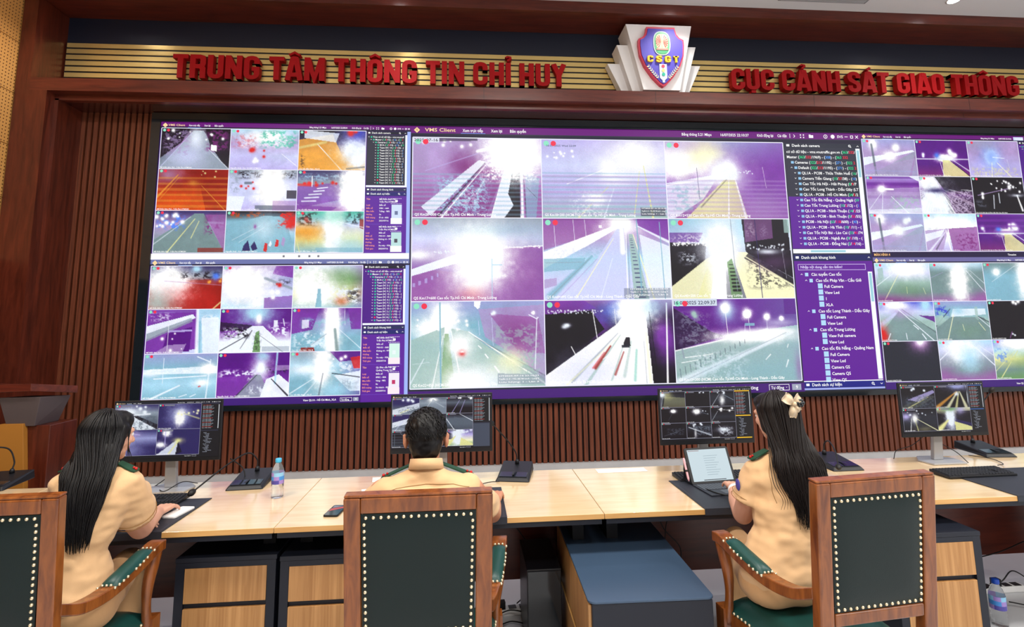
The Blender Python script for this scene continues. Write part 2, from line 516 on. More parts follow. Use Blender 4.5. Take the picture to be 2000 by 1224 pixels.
def lettering(text, x0, x1, z0, hgt, label):
    t = thing('sign_lettering', label, 'sign', (0, DW - 0.03, z0), group='raised red sign lettering')
    items, x = [], 0.0
    i = 0
    while i < len(text):
        ch = text[i]
        if ch == ' ':
            x += 0.24; i += 1; continue
        acc = []
        while i + 1 < len(text) and text[i + 1] in ACC:
            acc.append(text[i + 1]); i += 1
        items.append((ch, x, acc)); x += GL[ch][0] + 0.06
        i += 1
    sx = (x1 - x0) / (x - 0.06)
    y0, y1 = -0.062, 0.0
    for ch, lx, acc in items:
        mb = MB()
        for k, (poly, closed) in enumerate(GL[ch][1]):
            strip_solid(mb, poly, ST, y0 - 0.0006 * k, y1, sx, hgt, x0 + lx * sx, 0, bool(closed))
        cx = x0 + (lx + GL[ch][0] / 2) * sx
        for a in acc:
            for poly, wd in ACC[a]:
                strip_solid(mb, poly, wd, y0, y1, sx * 1.15, hgt, cx, 0)
        # close the open stroke ends
        mb.build('letter', MT['red'], t)
    return t
lettering('TRUNG TA^M THO^NG TIN CHI? HUY', -2.885, 1.015, 4.115, 0.245, 'red raised letters TRUNG TÂM THÔNG TIN CHỈ HUY left of the emblem')
lettering("CU.C CA?NH SA'T GIAO THO^NG", 2.80, 6.13, 4.13, 0.235, 'red raised letters CỤC CẢNH SÁT GIAO THÔNG right of the emblem')

# emblem: stepped white plinth with shield
EX, EZ = 1.945, 4.00
e = thing('emblem', 'white stepped plinth carrying a blue shield with a red rim and yellow CSGT letters', 'emblem', (EX, DW - 0.03, EZ))
def wing(top_w, bot_w, hh, y0, y1, name):
    MB().prism([(-bot_w, 0), (bot_w, 0), (top_w, hh), (-top_w, hh)], y0, y1).build(name, MT['white'], e, bevel=0.003)
wing(0.50, 0.335, 0.36, -0.10, 0, 'plinth_step')
wing(0.42, 0.27, 0.52, -0.19, 0, 'plinth_step')
wing(0.345, 0.19, 0.70, -0.28, 0, 'plinth_step')
def shield(scale):
    half = [(0, 0.0), (0.035, 0.02), (0.11, 0.095), (0.185, 0.20), (0.225, 0.30), (0.235, 0.40), (0.232, 0.455), (0.19, 0.475), (0.16, 0.51), (0.148, 0.555), (0.145, 0.575)]
    p = [(x, z) for x, z in half] + [(-x, z) for x, z in half[::-1][:-1]]
    return [(x * scale * 0.97, 0.335 + (z - 0.29) * scale * 1.06) for x, z in p]
def fanprism(mb, poly, y0, y1, c, col=None):
    n = len(poly)
    v = [(c[0], y0, c[1])] + [(x, y0, z) for x, z in poly] + [(x, y1, z) for x, z in poly]
    f = [(0, 1 + i, 1 + (i + 1) % n) for i in range(n)]
    f += [(1 + i, 1 + n + i, 1 + n + (i + 1) % n, 1 + (i + 1) % n) for i in range(n)]
    mb.add(v, f, col)
mb = MB(); fanprism(mb, shield(1.04), -0.325, -0.28, (0, 0.32)); mb.build('shield_rim', mat('shield_rim_red', rgb(214, 66, 92), 0.4), e)
mb = MB(); fanprism(mb, shield(0.96), -0.335, -0.325, (0, 0.32)); mb.build('shield_face', mat('shield_blue', rgb(78, 70, 178), 0.5), e)
# small green oval badge with an open red book
bd = MB()
def ell(cx, cz, rx, rz, p=2.6, n=28):
    out = []
    for k in range(n):
        a = 2 * PI * k / n
        ca, sa = math.cos(a), math.sin(a)
        out.append((cx + rx * math.copysign(abs(ca) ** (2 / p), ca), cz + rz * math.copysign(abs(sa) ** (2 / p), sa)))
    return out
fanprism(bd, ell(0, 0.468, 0.088, 0.128), -0.341, -0.335, (0, 0.46), rgb(190, 214, 206))
fanprism(bd, ell(0, 0.468, 0.078, 0.118), -0.344, -0.341, (0, 0.46), rgb(60, 150, 100))
fanprism(bd, ell(0, 0.485, 0.062, 0.078, 3.5), -0.346, -0.344, (0, 0.485), rgb(214, 190, 150))
for s_ in (-1, 1):
    for k in range(7):
        a = math.radians(-62 + k * 20.5)
        a2 = a + math.radians(11)
        x0, z0 = s_ * 0.006, 0.482
        r1, r2 = 0.058, 0.058
        bd.add([(x0, -0.348, z0), (s_ * (0.006 + r1 * math.cos(a)), -0.348, z0 + r1 * 1.25 * math.sin(a)), (s_ * (0.006 + r2 * math.cos(a2)), -0.348, z0 + r2 * 1.25 * math.sin(a2))], [(0, 1, 2) if s_ > 0 else (0, 2, 1)], rgb(196, 30, 44))
bd.box(-0.06, 0.06, -0.348, -0.346, 0.393, 0.41, rgb(212, 120, 110))
bd.box(-0.002, 0.002, -0.349, -0.346, 0.42, 0.555, rgb(240, 214, 130))
bd.build('badge', MT['paint'], e, colors=True)
# traffic light and laurels
tl = MB()
tl.box(-0.038, 0.038, -0.342, -0.335, 0.10, 0.245, rgb(206, 222, 240))
fanprism(tl, [(-0.038, 0.10), (-0.012, 0.075), (-0.012, 0.052), (0.012, 0.052), (0.012, 0.075), (0.038, 0.10)], -0.342, -0.335, (0, 0.085), rgb(206, 222, 240))
for zc, cc in ((0.222, (222, 70, 90)), (0.178, (226, 222, 130)), (0.136, (50, 178, 150))):
    fanprism(tl, ell(0, zc, 0.017, 0.017, 2), -0.346, -0.342, (0, zc), rgb(*cc))
tl.build('traffic_light', MT['paint'], e, colors=True)
lr = MB()
for s_ in (-1, 1):
    for k in range(7):
        bx, bz = 0.052 + k * 0.0150, 0.100 + k * 0.0165 + k * k * 0.0004
        for dx, dz in ((0.026, 0.004), (0.002, 0.026)):
            q = [(s_ * bx, bz), (s_ * (bx + dx * 0.6 + 0.004), bz + dz * 0.5 - 0.004), (s_ * (bx + dx), bz + dz + 0.004), (s_ * (bx + dx * 0.4 - 0.003), bz + dz * 0.6 + 0.006)]
            if s_ < 0: q = q[::-1]
            lr.add([(x, -0.339, z) for x, z in q], [(0, 1, 2, 3)], rgb(232, 230, 170))
lr.build('laurel', MT['paint'], e, colors=True)
YEL = mat('yellow_letter', rgb(236, 186, 40), 0.4)
for ch, lx in zip('CSGT', (-0.158, -0.068, 0.022, 0.108)):
    mb = MB()
    for poly, closed in GL[ch][1]:
        strip_solid(mb, poly, ST * 1.1, -0.351, -0.335, 0.118, 0.066, lx, 0.264)
    mb.build('letter', YEL, e)

# ---------------------------------------------------------------- ceiling fittings
NX = (-3.46, -0.68, 2.10, 4.88, 7.66)
wh = mat('downlight_ring', rgb(230, 230, 230), 0.4)
gl = mat('downlight_lens', (1, 1, 1), 0.3, emit=(1, 0.97, 1), estr=30)
gl.cycles.emission_sampling = 'NONE'
for i, nx in enumerate(NX):
    d = thing('downlight', ['small round ceiling downlight near the left wall', 'small round ceiling downlight between the left end and the emblem', 'small round ceiling downlight in front of the emblem', 'bright round ceiling downlight right of the air vent', 'small round ceiling downlight past the right edge'][i], 'ceiling light', (nx, 4.63, 4.866), group='row of ceiling downlights')
    MB().lathe([(0.065, -0.006), (0.065, 0.0)], 28).build('ring', wh, d)
    MB().lathe([(0.05, -0.009), (0.05, -0.0062)], 28).build('lens', gl, d)
    sl = bpy.data.lights.new('downlight_beam', 'SPOT')
    sl.energy = 48; sl.spot_size = math.radians(120); sl.spot_blend = 0.7; sl.shadow_soft_size = 0.05
    sl.color = (1, 0.95, 0.9)
    so = bpy.data.objects.new('downlight_beam', sl)
    so.location = (nx, 4.63, 4.84); so.rotation_euler = (0, 0, 0)
    C.objects.link(so)
v = thing('ceiling_vent', 'grey slatted air vent in the white ceiling', 'air vent', (3.55, 4.62, 4.865))
MB().box(-0.46, 0.46, -0.01, 0.115, -0.008, -0.0).build('frame', mat('vent_grey', rgb(120, 122, 126), 0.5), v)
m_ = MB()
for i in range(6):
    m_.box(-0.44, 0.44, i * 0.018, i * 0.018 + 0.010, -0.014, -0.0085)
m_.build('louvre', mat('vent_light', rgb(176, 178, 182), 0.5), v)
# ---------------------------------------------------------------- what the displays show
K = dict(w=(1, 1, 1), W=(.93, .96, 1), p=(.46, .18, .62), P=(.33, .05, .50), l=(.72, .68, .90), L=(.80, .82, .97), c=(.66, .84, .93), C=(.50, .70, .78),
         k=(.05, .03, .08), m=(.60, .36, .64), M=(.48, .14, .46), y=(.90, .89, .60), Y=(.98, .97, .78), g=(.55, .60, .66), G=(.34, .38, .44), r=(.85, .12, .12),
         R=(.55, .06, .04), o=(.90, .62, .22), O=(.82, .28, .06), b=(.22, .25, .80), B=(.30, .50, .95), t=(.28, .72, .62), n=(.16, .13, .36), e=(.40, .58, .34),
         a=(.68, .58, .78), q=(.45, .55, .56), Q=(.62, .74, .72), d=(.13, .14, .19), s=(.60, .62, .82))

def paint(ops, w, h, seed=0):
    rs = np.random.RandomState(seed + 7)
    X, Y = np.meshgrid((np.arange(w) + .5) / w, (np.arange(h) + .5) / h)
    im = np.zeros((h, w, 3)) + .1
    def mix(mask, col):
        nonlocal im
        mask = np.clip(mask, 0, 1)[..., None]
        im = im * (1 - mask) + np.array(K[col]) * mask
    def fnoise(sx, sy):
        g = rs.rand(int(sy) + 2, int(sx) + 2)
        gx, gy = X * sx, Y * sy
        ix, iy = gx.astype(int), gy.astype(int)
        fx, fy = gx - ix, gy - iy
        fx, fy = fx * fx * (3 - 2 * fx), fy * fy * (3 - 2 * fy)
        return (g[iy, ix] * (1 - fx) + g[iy, ix + 1] * fx) * (1 - fy) + (g[iy + 1, ix] * (1 - fx) + g[iy + 1, ix + 1] * fx) * fy
    for op in ops.split(';'):
        a = op.split()
        if not a: continue
        k = a[0]
        f = lambda i: float(a[i])
        if k == 'V':      # vertical gradient through several colours
            cs = a[1]; t = Y * (len(cs) - 1)
            i0 = np.clip(t.astype(int), 0, max(0, len(cs) - 2)); fr = (t - i0)[..., None]
            arr = np.array([K[c] for c in cs + cs[-1]])
            im = arr[i0] * (1 - fr) + arr[i0 + 1] * fr
        elif k == 'U':    # horizontal gradient overlay: colour, x0, x1, alpha
            mix(np.clip((X - f(2)) / (f(3) - f(2)), 0, 1) * f(4), a[1])
        elif k == 'G':    # glow
            nz = 1 + .5 * (fnoise(9, 7) - .5) + .4 * (fnoise(30, 20) - .5) + .3 * (rs.rand(*X.shape) - .5)
            d = ((X - f(1)) / f(3)) ** 2 + ((Y - f(2)) / f(4)) ** 2
            mix(f(6) * np.exp(-d * nz), a[5])
        elif k == 'P':    # polygon: colour, alpha, points
            pts = [(float(a[i]), float(a[i + 1])) for i in range(3, len(a) - 1, 2)]
            ins = np.zeros(X.shape, bool)
            for (x0, y0), (x1, y1) in zip(pts, pts[1:] + pts[:1]):
                if y0 == y1: continue
                cnd = ((y0 > Y) != (y1 > Y)) & (X < (x1 - x0) * (Y - y0) / (y1 - y0) + x0)
                ins ^= cnd
            mix(ins * f(2), a[1])
        elif k == 'L':    # tapered line: x0 y0 x1 y1 w0 w1 colour alpha
            x0, y0, x1, y1, w0, w1 = map(float, a[1:7])
            asp = 1.6
            dx, dy = (x1 - x0) * asp, y1 - y0
            t = np.clip((((X - x0) * asp) * dx + (Y - y0) * dy) / (dx * dx + dy * dy + 1e-9), 0, 1)
            dist = np.hypot((X - x0) * asp - t * dx, (Y - y0) - t * dy)
            wd = w0 + (w1 - w0) * t
            mix(np.clip(1.5 - dist / (wd + 1e-6), 0, 1) * f(8), a[7])
        elif k == 'N':    # mottling: scale, amount
            s = f(1); n = fnoise(s, s * .7) * .6 + fnoise(s * 2.6, s * 1.9) * .4
            im = im * (1 + (n[..., None] - .5) * f(2))
        elif k == 'T':    # textured patch (trees, crowds): x0 y0 x1 y1 colour alpha scale
            sc = f(7) * (1.6 if f(7) < 30 else 1); n = fnoise(sc, sc * .8) * .55 + fnoise(sc * 2.5, sc * 2) * .45
            ed = np.clip((X - f(1)) * 12, 0, 1) * np.clip((f(3) - X) * 12, 0, 1) * np.clip((Y - f(2)) * 12, 0, 1) * np.clip((f(4) - Y) * 12, 0, 1)
            mix(np.clip((n - .45) * 5, 0, 1) * ed * f(6), a[5])
        elif k == 'S':    # rolling bands: y0 y1 n colour alpha
            m = (Y > f(1)) & (Y < f(2)) & (((Y - f(1)) / (f(2) - f(1)) * f(3)) % 1 < .42)
            mix(m * f(5), a[4])
        elif k == 'D':    # point lights: n x0 y0 x1 y1 size colour
            for _ in range(int(f(1))):
                cx, cy = f(2) + rs.rand() * (f(4) - f(2)), f(3) + rs.rand() * (f(5) - f(3))
                sz = f(6) * (.5 + rs.rand())
                mix(1.3 * np.exp(-((X - cx) * 1.6 / sz) ** 2 - ((Y - cy) / sz) ** 2), a[7])
        elif k == 'Z':    # rays from a point: x y n colour alpha y0
            ang = np.arctan2(Y - f(2), (X - f(1)) * 1.6)
            mix((np.sin(ang * f(3) + 3 * np.sin(ang * 7)) > .55) * f(5) * (Y > f(6)), a[4])
    im = im * (1 + .07 * (rs.rand(h, w, 1) - .5)) + .025 * (rs.rand(h, w, 3) - .5)
    return np.clip(im, 0, 1)

SEAM = 'L 0 .992 1 .992 .004 .004 k .0'
F_C = [  # nine feeds of the central window
 'V aamm;G .2 .3 .4 .35 a .5;N 5 .2;G .42 .36 .14 .16 M .9;P M .6 .36 .6 .60 .35 .72 .4 .55 1 .1 1;T .15 .45 .62 .98 c .8 46;T .3 .6 .55 .9 W .5 60;P W .85 .51 .28 .57 .30 .14 .97 .07 .86;L .56 .31 .19 .99 .004 .010 k .7;L .585 .30 .22 1 .004 .010 w .95;L .545 .55 .49 .7 .004 .005 w .7;P W .92 .72 .35 .79 .38 .78 .7 .84 1 .60 1;L .715 .35 .6 1 .004 .006 w 1;P k .92 .765 .45 .83 .42 .83 1 .70 1 .775 .84 .735 .70;L .84 .3 .845 1 .010 .018 w .95;L .855 .45 .875 1 .003 .006 k .6;P C .6 .87 .45 .98 .5 .95 1 .87 1;L .88 .62 .96 .75 .004 .004 k .4;S .45 1 10 C .35;G .78 .15 .19 .26 w 2.4;T .5 .0 1 .58 w .9 60;G .8 .2 .14 .2 w 2;L .5 .17 .75 .06 .02 .02 w .9;D 8 .05 .03 .45 .12 .015 w;L .1 .42 .5 .2 .006 .006 l .6;P k .5 .2 0 .5 0 .5 .04 .2 .05',
 'V lLlQ;G .76 .2 .12 .14 w 1.8;G .74 .22 .3 .3 w .7;G .53 .38 .06 .10 w 1;N 7 .1;L .2 .57 .7 .26 .005 .008 w .7;G .58 .5 .16 .14 w .5;L .53 .60 .28 1 .006 .008 y .8;L .785 .4 .73 .95 .004 .007 y .9;L .82 .33 .88 1 .005 .012 y .95;L .575 .62 .49 .98 .005 .010 W .8;T .2 .62 .52 1 w .6 46;G .43 .77 .09 .09 w .9;S .42 1 11 C .38;S .46 1 8 a .5;P d .55 .78 .86 .98 .86 .98 .97 .78 .97;D 10 .05 .15 .3 .25 .012 w',
 'V sppm;U p .5 1 .5;G .12 .25 .22 .24 w 1.9;G .33 .15 .14 .18 Y 1.3;G .50 .42 .10 .14 w 2.4;G .5 .42 .2 .25 W .6;N 6 .12;P W .8 0 .55 .45 .42 .3 .75 .05 1 0 1;T 0 .55 .4 .95 C .6 30;L 0 .58 .45 .45 .006 .02 w .9;P y .8 .48 .5 .58 .5 .66 1 .15 1;G .4 .8 .2 .2 Y .4;L .28 .85 .5 .5 .01 .006 k .35;L .52 .5 .50 1 .004 .010 w .9;L .575 .5 .645 1 .008 .012 w .95;L .26 .35 .27 .75 .003 .003 n .8;L .81 .33 .83 .6 .003 .003 w .6;D 14 .6 .38 .75 .42 .006 W;S .5 1 9 a .35;G .8 .85 .25 .25 a .5;G .1 .05 .3 .1 a .6',
 'V gLapm;U g .5 1 .4;P m .75 0 .6 0 1 1 1 1 .35 .68 .36 .6 .7 .3 .65;P p .35 .65 .38 1 .36 1 1 .6 1;N 6 .12;G .85 .7 .2 .3 m .5;P W .95 0 .62 .45 .38 .5 .48 0 .70;G .52 .46 .15 .28 w 3;G .5 .5 .25 .42 w .9;G .47 .78 .08 .15 w 1;L .68 .37 1 .34 .004 .004 w .9;D 40 .68 .34 .98 .37 .006 w;D 26 .1 .4 .32 .43 .006 W;G .05 .45 .1 .06 w 1;L .605 .5 .605 1 .005 .004 c .8;L .61 .57 .68 .57 .006 .006 c .8;L .69 .50 .69 .58 .003 .003 W .8;P l .7 .01 .78 .03 .78 .03 .83 .01 .83;P l .7 .055 .76 .075 .755 .075 .80 .055 .81;P l .7 .1 .73 .12 .725 .12 .78 .1 .78;P l .7 .15 .70 .165 .695 .165 .74 .15 .745;P l .7 .19 .67 .205 .665 .205 .71 .19 .715;G .7 .15 .4 .08 C .3;G .45 .92 .12 .1 r .25',
 'V pacLL;P m .75 0 0 .55 0 .6 .1 0 .40;G .62 .08 .14 .16 w 1.3;N 8 .08;P w .95 0 .42 .55 .10 .62 .1 .35 .34 0 .62;T 0 .3 .6 .6 L .4 50;P L .85 .58 .14 .64 .12 .66 1 .2 1;P W .8 .76 .2 1 .35 1 1 .82 1;P p .7 .74 0 1 0 1 .28 .76 .12;L .75 .1 1 .3 .008 .016 W .9;L .555 .25 .25 .97 .003 .006 Y .95;L .62 .1 .625 .42 .022 .03 w 1;L .54 .5 .44 .98 .003 .004 W .8;L .655 .15 .65 1 .004 .008 w .95;L .665 .2 .67 1 .003 .005 g .7;P Q .85 .675 .2 .71 .2 .82 1 .70 1;L 0.685 0.260 0.701 0.260 0.003 0.003 n .75;L 0.686 0.279 0.704 0.279 0.003 0.003 n .75;L 0.688 0.303 0.706 0.303 0.003 0.003 n .75;L 0.690 0.332 0.710 0.332 0.004 0.004 n .75;L 0.692 0.365 0.714 0.365 0.004 0.004 n .75;L 0.694 0.401 0.718 0.401 0.004 0.004 n .75;L 0.697 0.440 0.723 0.440 0.005 0.005 n .75;L 0.700 0.482 0.728 0.482 0.005 0.005 n .75;L 0.703 0.527 0.734 0.527 0.005 0.005 n .75;L 0.707 0.575 0.739 0.575 0.006 0.006 n .75;L 0.710 0.625 0.745 0.625 0.006 0.006 n .75;L 0.714 0.677 0.752 0.677 0.007 0.007 n .75;L 0.717 0.731 0.758 0.731 0.007 0.007 n .75;L 0.721 0.788 0.765 0.788 0.007 0.007 n .75;L 0.725 0.847 0.772 0.847 0.008 0.008 n .75;L 0.730 0.907 0.779 0.907 0.008 0.008 n .75;L 0.734 0.970 0.787 0.970 0.009 0.009 n .75;L .71 .2 .86 1 .005 .009 Y .9;L .742 0 .762 .95 .006 .010 C .95;L .925 .05 .945 1 .005 .006 C .9;P a .7 0 .75 .1 .73 .1 .82 0 .86;P C .7 0 .5 .33 .49 .3 .62 0 .66;L .02 .55 .3 .54 .004 .004 g .6;L .05 .95 .38 .47 .045 .012 C .85;L .03 .99 .36 .5 .006 .004 g .7;L .10 1 .42 .5 .004 .004 m .3;L .09 .1 .1 .38 .003 .003 W .8;L .24 .02 .25 .3 .003 .003 W .8;L .33 .02 .34 .25 .003 .003 W .8;P w .95 .44 .09 .465 .09 .465 .125 .44 .125;P G .45 .62 .86 .99 .86 .99 .98 .62 .98;S 0 .04 2 k .3',
 'V CLkk;U W .0 .5 .5;G .62 .1 .25 .25 c .7;P k .93 0 .30 .30 .32 .28 .55 0 .85;P P .6 0 .18 .28 .18 .24 .3 0 .3;P k .95 .6 .0 .98 0 1 .75 .62 .42;P m .6 .62 0 .85 0 .85 .25 .62 .3;T .0 .18 .4 .34 w .9 60;N 6 .15;T .62 .02 .72 .26 w 1 80;T .74 .05 .82 .28 W 1 80;P Q .8 .95 0 1 0 1 .18 .95 .18;T .05 .38 .25 .6 W .8 50;P Y .97 .5 .42 .62 .42 1 .88 1 1 .6 1;P Y .9 .42 .42 .3 .5 0 .85 0 1 .35 1;P k .75 .60 .5 1 .84 1 .76 .64 .43;T .6 .4 1 .9 k .6 40;L .55 .42 1 .85 .006 .012 Y .9;P y .6 .3 .6 .35 .8 .3 1 .2 1;G .43 .38 .10 .26 w 2.6;G .4 .3 .15 .3 W .8;P w .95 .37 .45 .45 .45 .44 1 .31 1;G .38 .8 .08 .3 w .8;P e .7 .46 .55 .50 .5 .575 1 .48 1;L 0.475 0.580 0.505 0.580 0.005 0.005 k .85;L 0.479 0.625 0.512 0.625 0.006 0.006 k .85;L 0.482 0.670 0.519 0.670 0.007 0.007 k .85;L 0.486 0.715 0.526 0.715 0.009 0.009 k .85;L 0.490 0.760 0.532 0.760 0.010 0.010 k .85;L 0.494 0.805 0.539 0.805 0.011 0.011 k .85;L 0.497 0.850 0.546 0.850 0.013 0.013 k .85;L 0.501 0.895 0.553 0.895 0.014 0.014 k .85;L .51 0 .53 .9 .005 .005 g .7;L .71 0 .73 1 .004 .005 n .9;L .92 .4 .94 .75 .003 .003 W .5;D 40 .02 .3 .3 .34 .008 w;D 30 .6 .32 1 .40 .008 W;G .8 .42 .08 .03 W .9;G .85 .55 .15 .1 m .35',
 'V sCCQQ;P a .8 .5 .1 1 .05 1 .95 .85 .72 .55 .42;P m .75 .58 .15 .95 .2 1 .62 .8 .6;G .8 .4 .15 .25 M .5;G .3 .08 .2 .15 s .5;N 7 .1;G .24 .2 .10 .18 w 1.8;G .15 .32 .14 .12 w 1.2;T .55 .25 1 .75 Q .55 34;T .02 .28 .42 .44 w .7 50;P Q .85 0 .45 .25 .3 .23 1 0 1;P Q .9 .3 .32 .42 .35 .95 1 .36 1;P e .75 .25 .38 .28 .38 .33 1 .22 1;T .21 .4 .34 1 e .8 60;L .24 .4 .16 1 .004 .007 w .8;L .3 .35 .38 1 .004 .008 w .95;L .43 .36 1 .97 .005 .010 w .95;L .47 .42 1 .88 .004 .008 k .3;L .74 .7 1 .92 .004 .012 g .8;G .36 .52 .10 .16 w 1.2;G .42 .95 .24 .22 w 1.2;G .62 .9 .2 .15 W .5;G .75 .7 .12 .14 Y .8;T .78 .58 1 .9 Q .9 50;L .94 .2 .92 .8 .005 .005 W .9;L .88 .17 .94 .22 .006 .006 W .9;L .94 .22 .95 .2 .005 .005 W .9;D 4 .88 .13 .92 .17 .012 w;D 20 .05 .2 .42 .35 .012 w;L .6 .2 .61 .52 .003 .003 L .8;L .5 .23 .51 .4 .003 .003 L .8;D 2 .58 .14 .62 .17 .02 W;L .215 .02 .225 1 .008 .008 C .95;P C .95 .44 .27 .5 .27 .5 .32 .44 .32;P w .9 .47 0 .52 0 .51 .08 .495 .1 .47 .06;G .38 .60 .025 .035 r .9;G .38 .585 .02 .015 w 1;L .50 .52 .52 .55 .006 .007 w .9;L .55 .62 .57 .66 .007 .008 w .9;L .62 .76 .65 .82 .009 .010 w .9;P g .6 .64 .84 .99 .86 1 .97 .64 .96;L .1 .66 .0 .95 .005 .008 W .7;L .14 .7 .02 .72 .003 .003 W .5',
 'V mkkkk;P p .8 0 0 .3 0 .4 .1 0 .2;G .42 .3 .1 .2 p .8;G .62 .12 .2 .16 B .9;P k .95 0 .17 .36 .13 .46 .35 .0 .85;G .92 .45 .08 .18 p 1.4;G .95 .6 .1 .2 p .6;N 8 .12;D 60 .02 .12 .45 .16 .006 W;P w .97 .55 .3 .66 .1 .78 .1 .82 1 0 1 0 .88;G .3 .85 .2 .2 L .5;L .56 .4 .2 .95 .004 .02 g .6;L .58 .42 .3 1 .004 .02 Q .7;L .5 .55 .38 .80 .010 .018 R .75;L .45 .62 .36 .8 .006 .01 r .5;L .61 .5 .5 .95 .004 .012 Q .6;L .6 .62 .53 .88 .008 .014 R .6;L .56 .56 .44 .7 .004 .004 w .9;L .66 .5 .6 .9 .01 .02 Q .5;L .70 .6 .68 .95 .012 .016 t .4;L .78 .4 .8 1 .01 .02 Y .5;L .76 .5 .77 1 .003 .005 g .5;L .56 .45 .15 1 .003 .012 Y .5;G .7 .1 .12 .22 w 2.4;T .5 0 .9 .2 w .6 50;L .81 .15 .86 1 .003 .006 k .8;L .95 .05 .93 1 .008 .012 w .95;L .37 .12 .40 .45 .005 .005 w .9;L .54 .12 .55 .3 .003 .003 w .9;L .2 .55 .23 .64 .005 .005 w .9;P k .9 .6 .52 .62 .45 .65 .45 .655 .55 .60 .56;P d .9 .585 .54 .65 .52 .65 .57 .585 .57;G .17 .3 .025 .025 W 1.2;G .15 .32 .02 .02 W .9;G 1 0 .15 .1 c .5;G .85 .1 .1 .1 c .5',
 'V PPPk;G .5 .1 .9 .25 p .4;G .43 .15 .07 .14 c .9;N 6 .1;P k .6 .0 .1 .3 .4 .4 .45 .0 .62;T 0 .12 .32 .6 g .55 40;P Q .95 0 .62 .75 .38 1 .33 1 1 0 1;U C .4 1.2 .5;P k .0 0 0 0 0;L 0 .62 .75 .38 .006 .012 w .9;L 0 .68 .6 .44 .003 .003 g .5;G .62 .46 .30 .07 w 1.6;G .8 .40 .2 .04 w 1;L 0 1 .95 .42 .05 .012 W .75;L .02 1 .9 .42 .006 .004 g .5;L 0.040 0.930 0.035 0.830 .004 .004 G .8;L 0.080 0.900 0.075 0.804 .004 .004 G .8;L 0.120 0.870 0.116 0.779 .004 .004 G .8;L 0.160 0.840 0.156 0.753 .004 .004 G .8;L 0.200 0.810 0.196 0.727 .004 .004 G .8;L 0.240 0.780 0.237 0.701 .004 .004 G .8;L 0.280 0.750 0.277 0.676 .004 .004 G .8;L 0.320 0.720 0.318 0.650 .004 .004 G .8;L 0.360 0.690 0.358 0.624 .004 .004 G .8;L 0.400 0.660 0.398 0.599 .004 .004 G .8;L 0.440 0.630 0.439 0.573 .004 .004 G .8;L 0.480 0.600 0.479 0.547 .004 .004 G .8;L 0.520 0.570 0.519 0.521 .004 .004 G .8;L 0.560 0.540 0.560 0.496 .004 .004 G .8;T .1 .6 .6 1 W .5 60;D 2 .16 .18 .20 .22 .03 Q;G .42 .12 .035 .06 w 2.4;G .595 .19 .03 .05 w 2.4;G .75 .23 .025 .04 w 2;G .87 .25 .018 .028 w 2;L .42 .15 .43 .48 .004 .003 w .9;L .6 .2 .61 .4 .003 .003 w .8;P C .9 .57 .3 .65 .3 .65 .335 .57 .335;L .57 .32 .57 .44 .003 .003 W .8;L .75 .25 .75 .38 .003 .003 W .8;L .06 .6 .07 .7 .01 .01 g .8;L .08 .7 .2 .68 .005 .005 w .8;L .05 .76 .18 .73 .005 .005 w .8;L .3 .66 .22 .68 .005 .005 w .8;L .72 .74 .76 .68 .005 .006 w .9;L .88 .83 .9 .75 .007 .008 w .9;L .9 .6 .91 .56 .004 .004 w .9;G .98 .85 .03 .2 m .6;G .6 .88 .4 .15 C .4;P P .5 .9 0 1 0 1 .2 .9 .2;G .85 .3 .15 .05 W .5'
]
RED9 = 'V RROO;G .15 .15 .2 .2 a .7;P R .6 .55 .1 1 .1 1 1 .7 1;L 0 .7 .28 .15 .02 .01 o .8;L .05 .72 .3 .2 .006 .006 o .7;L .62 .4 .98 1 .006 .01 o .7;S .2 1 6 o .4;G .5 .33 .08 .08 o .6;D 5 .6 .05 .95 .2 .015 y;N 6 .2'
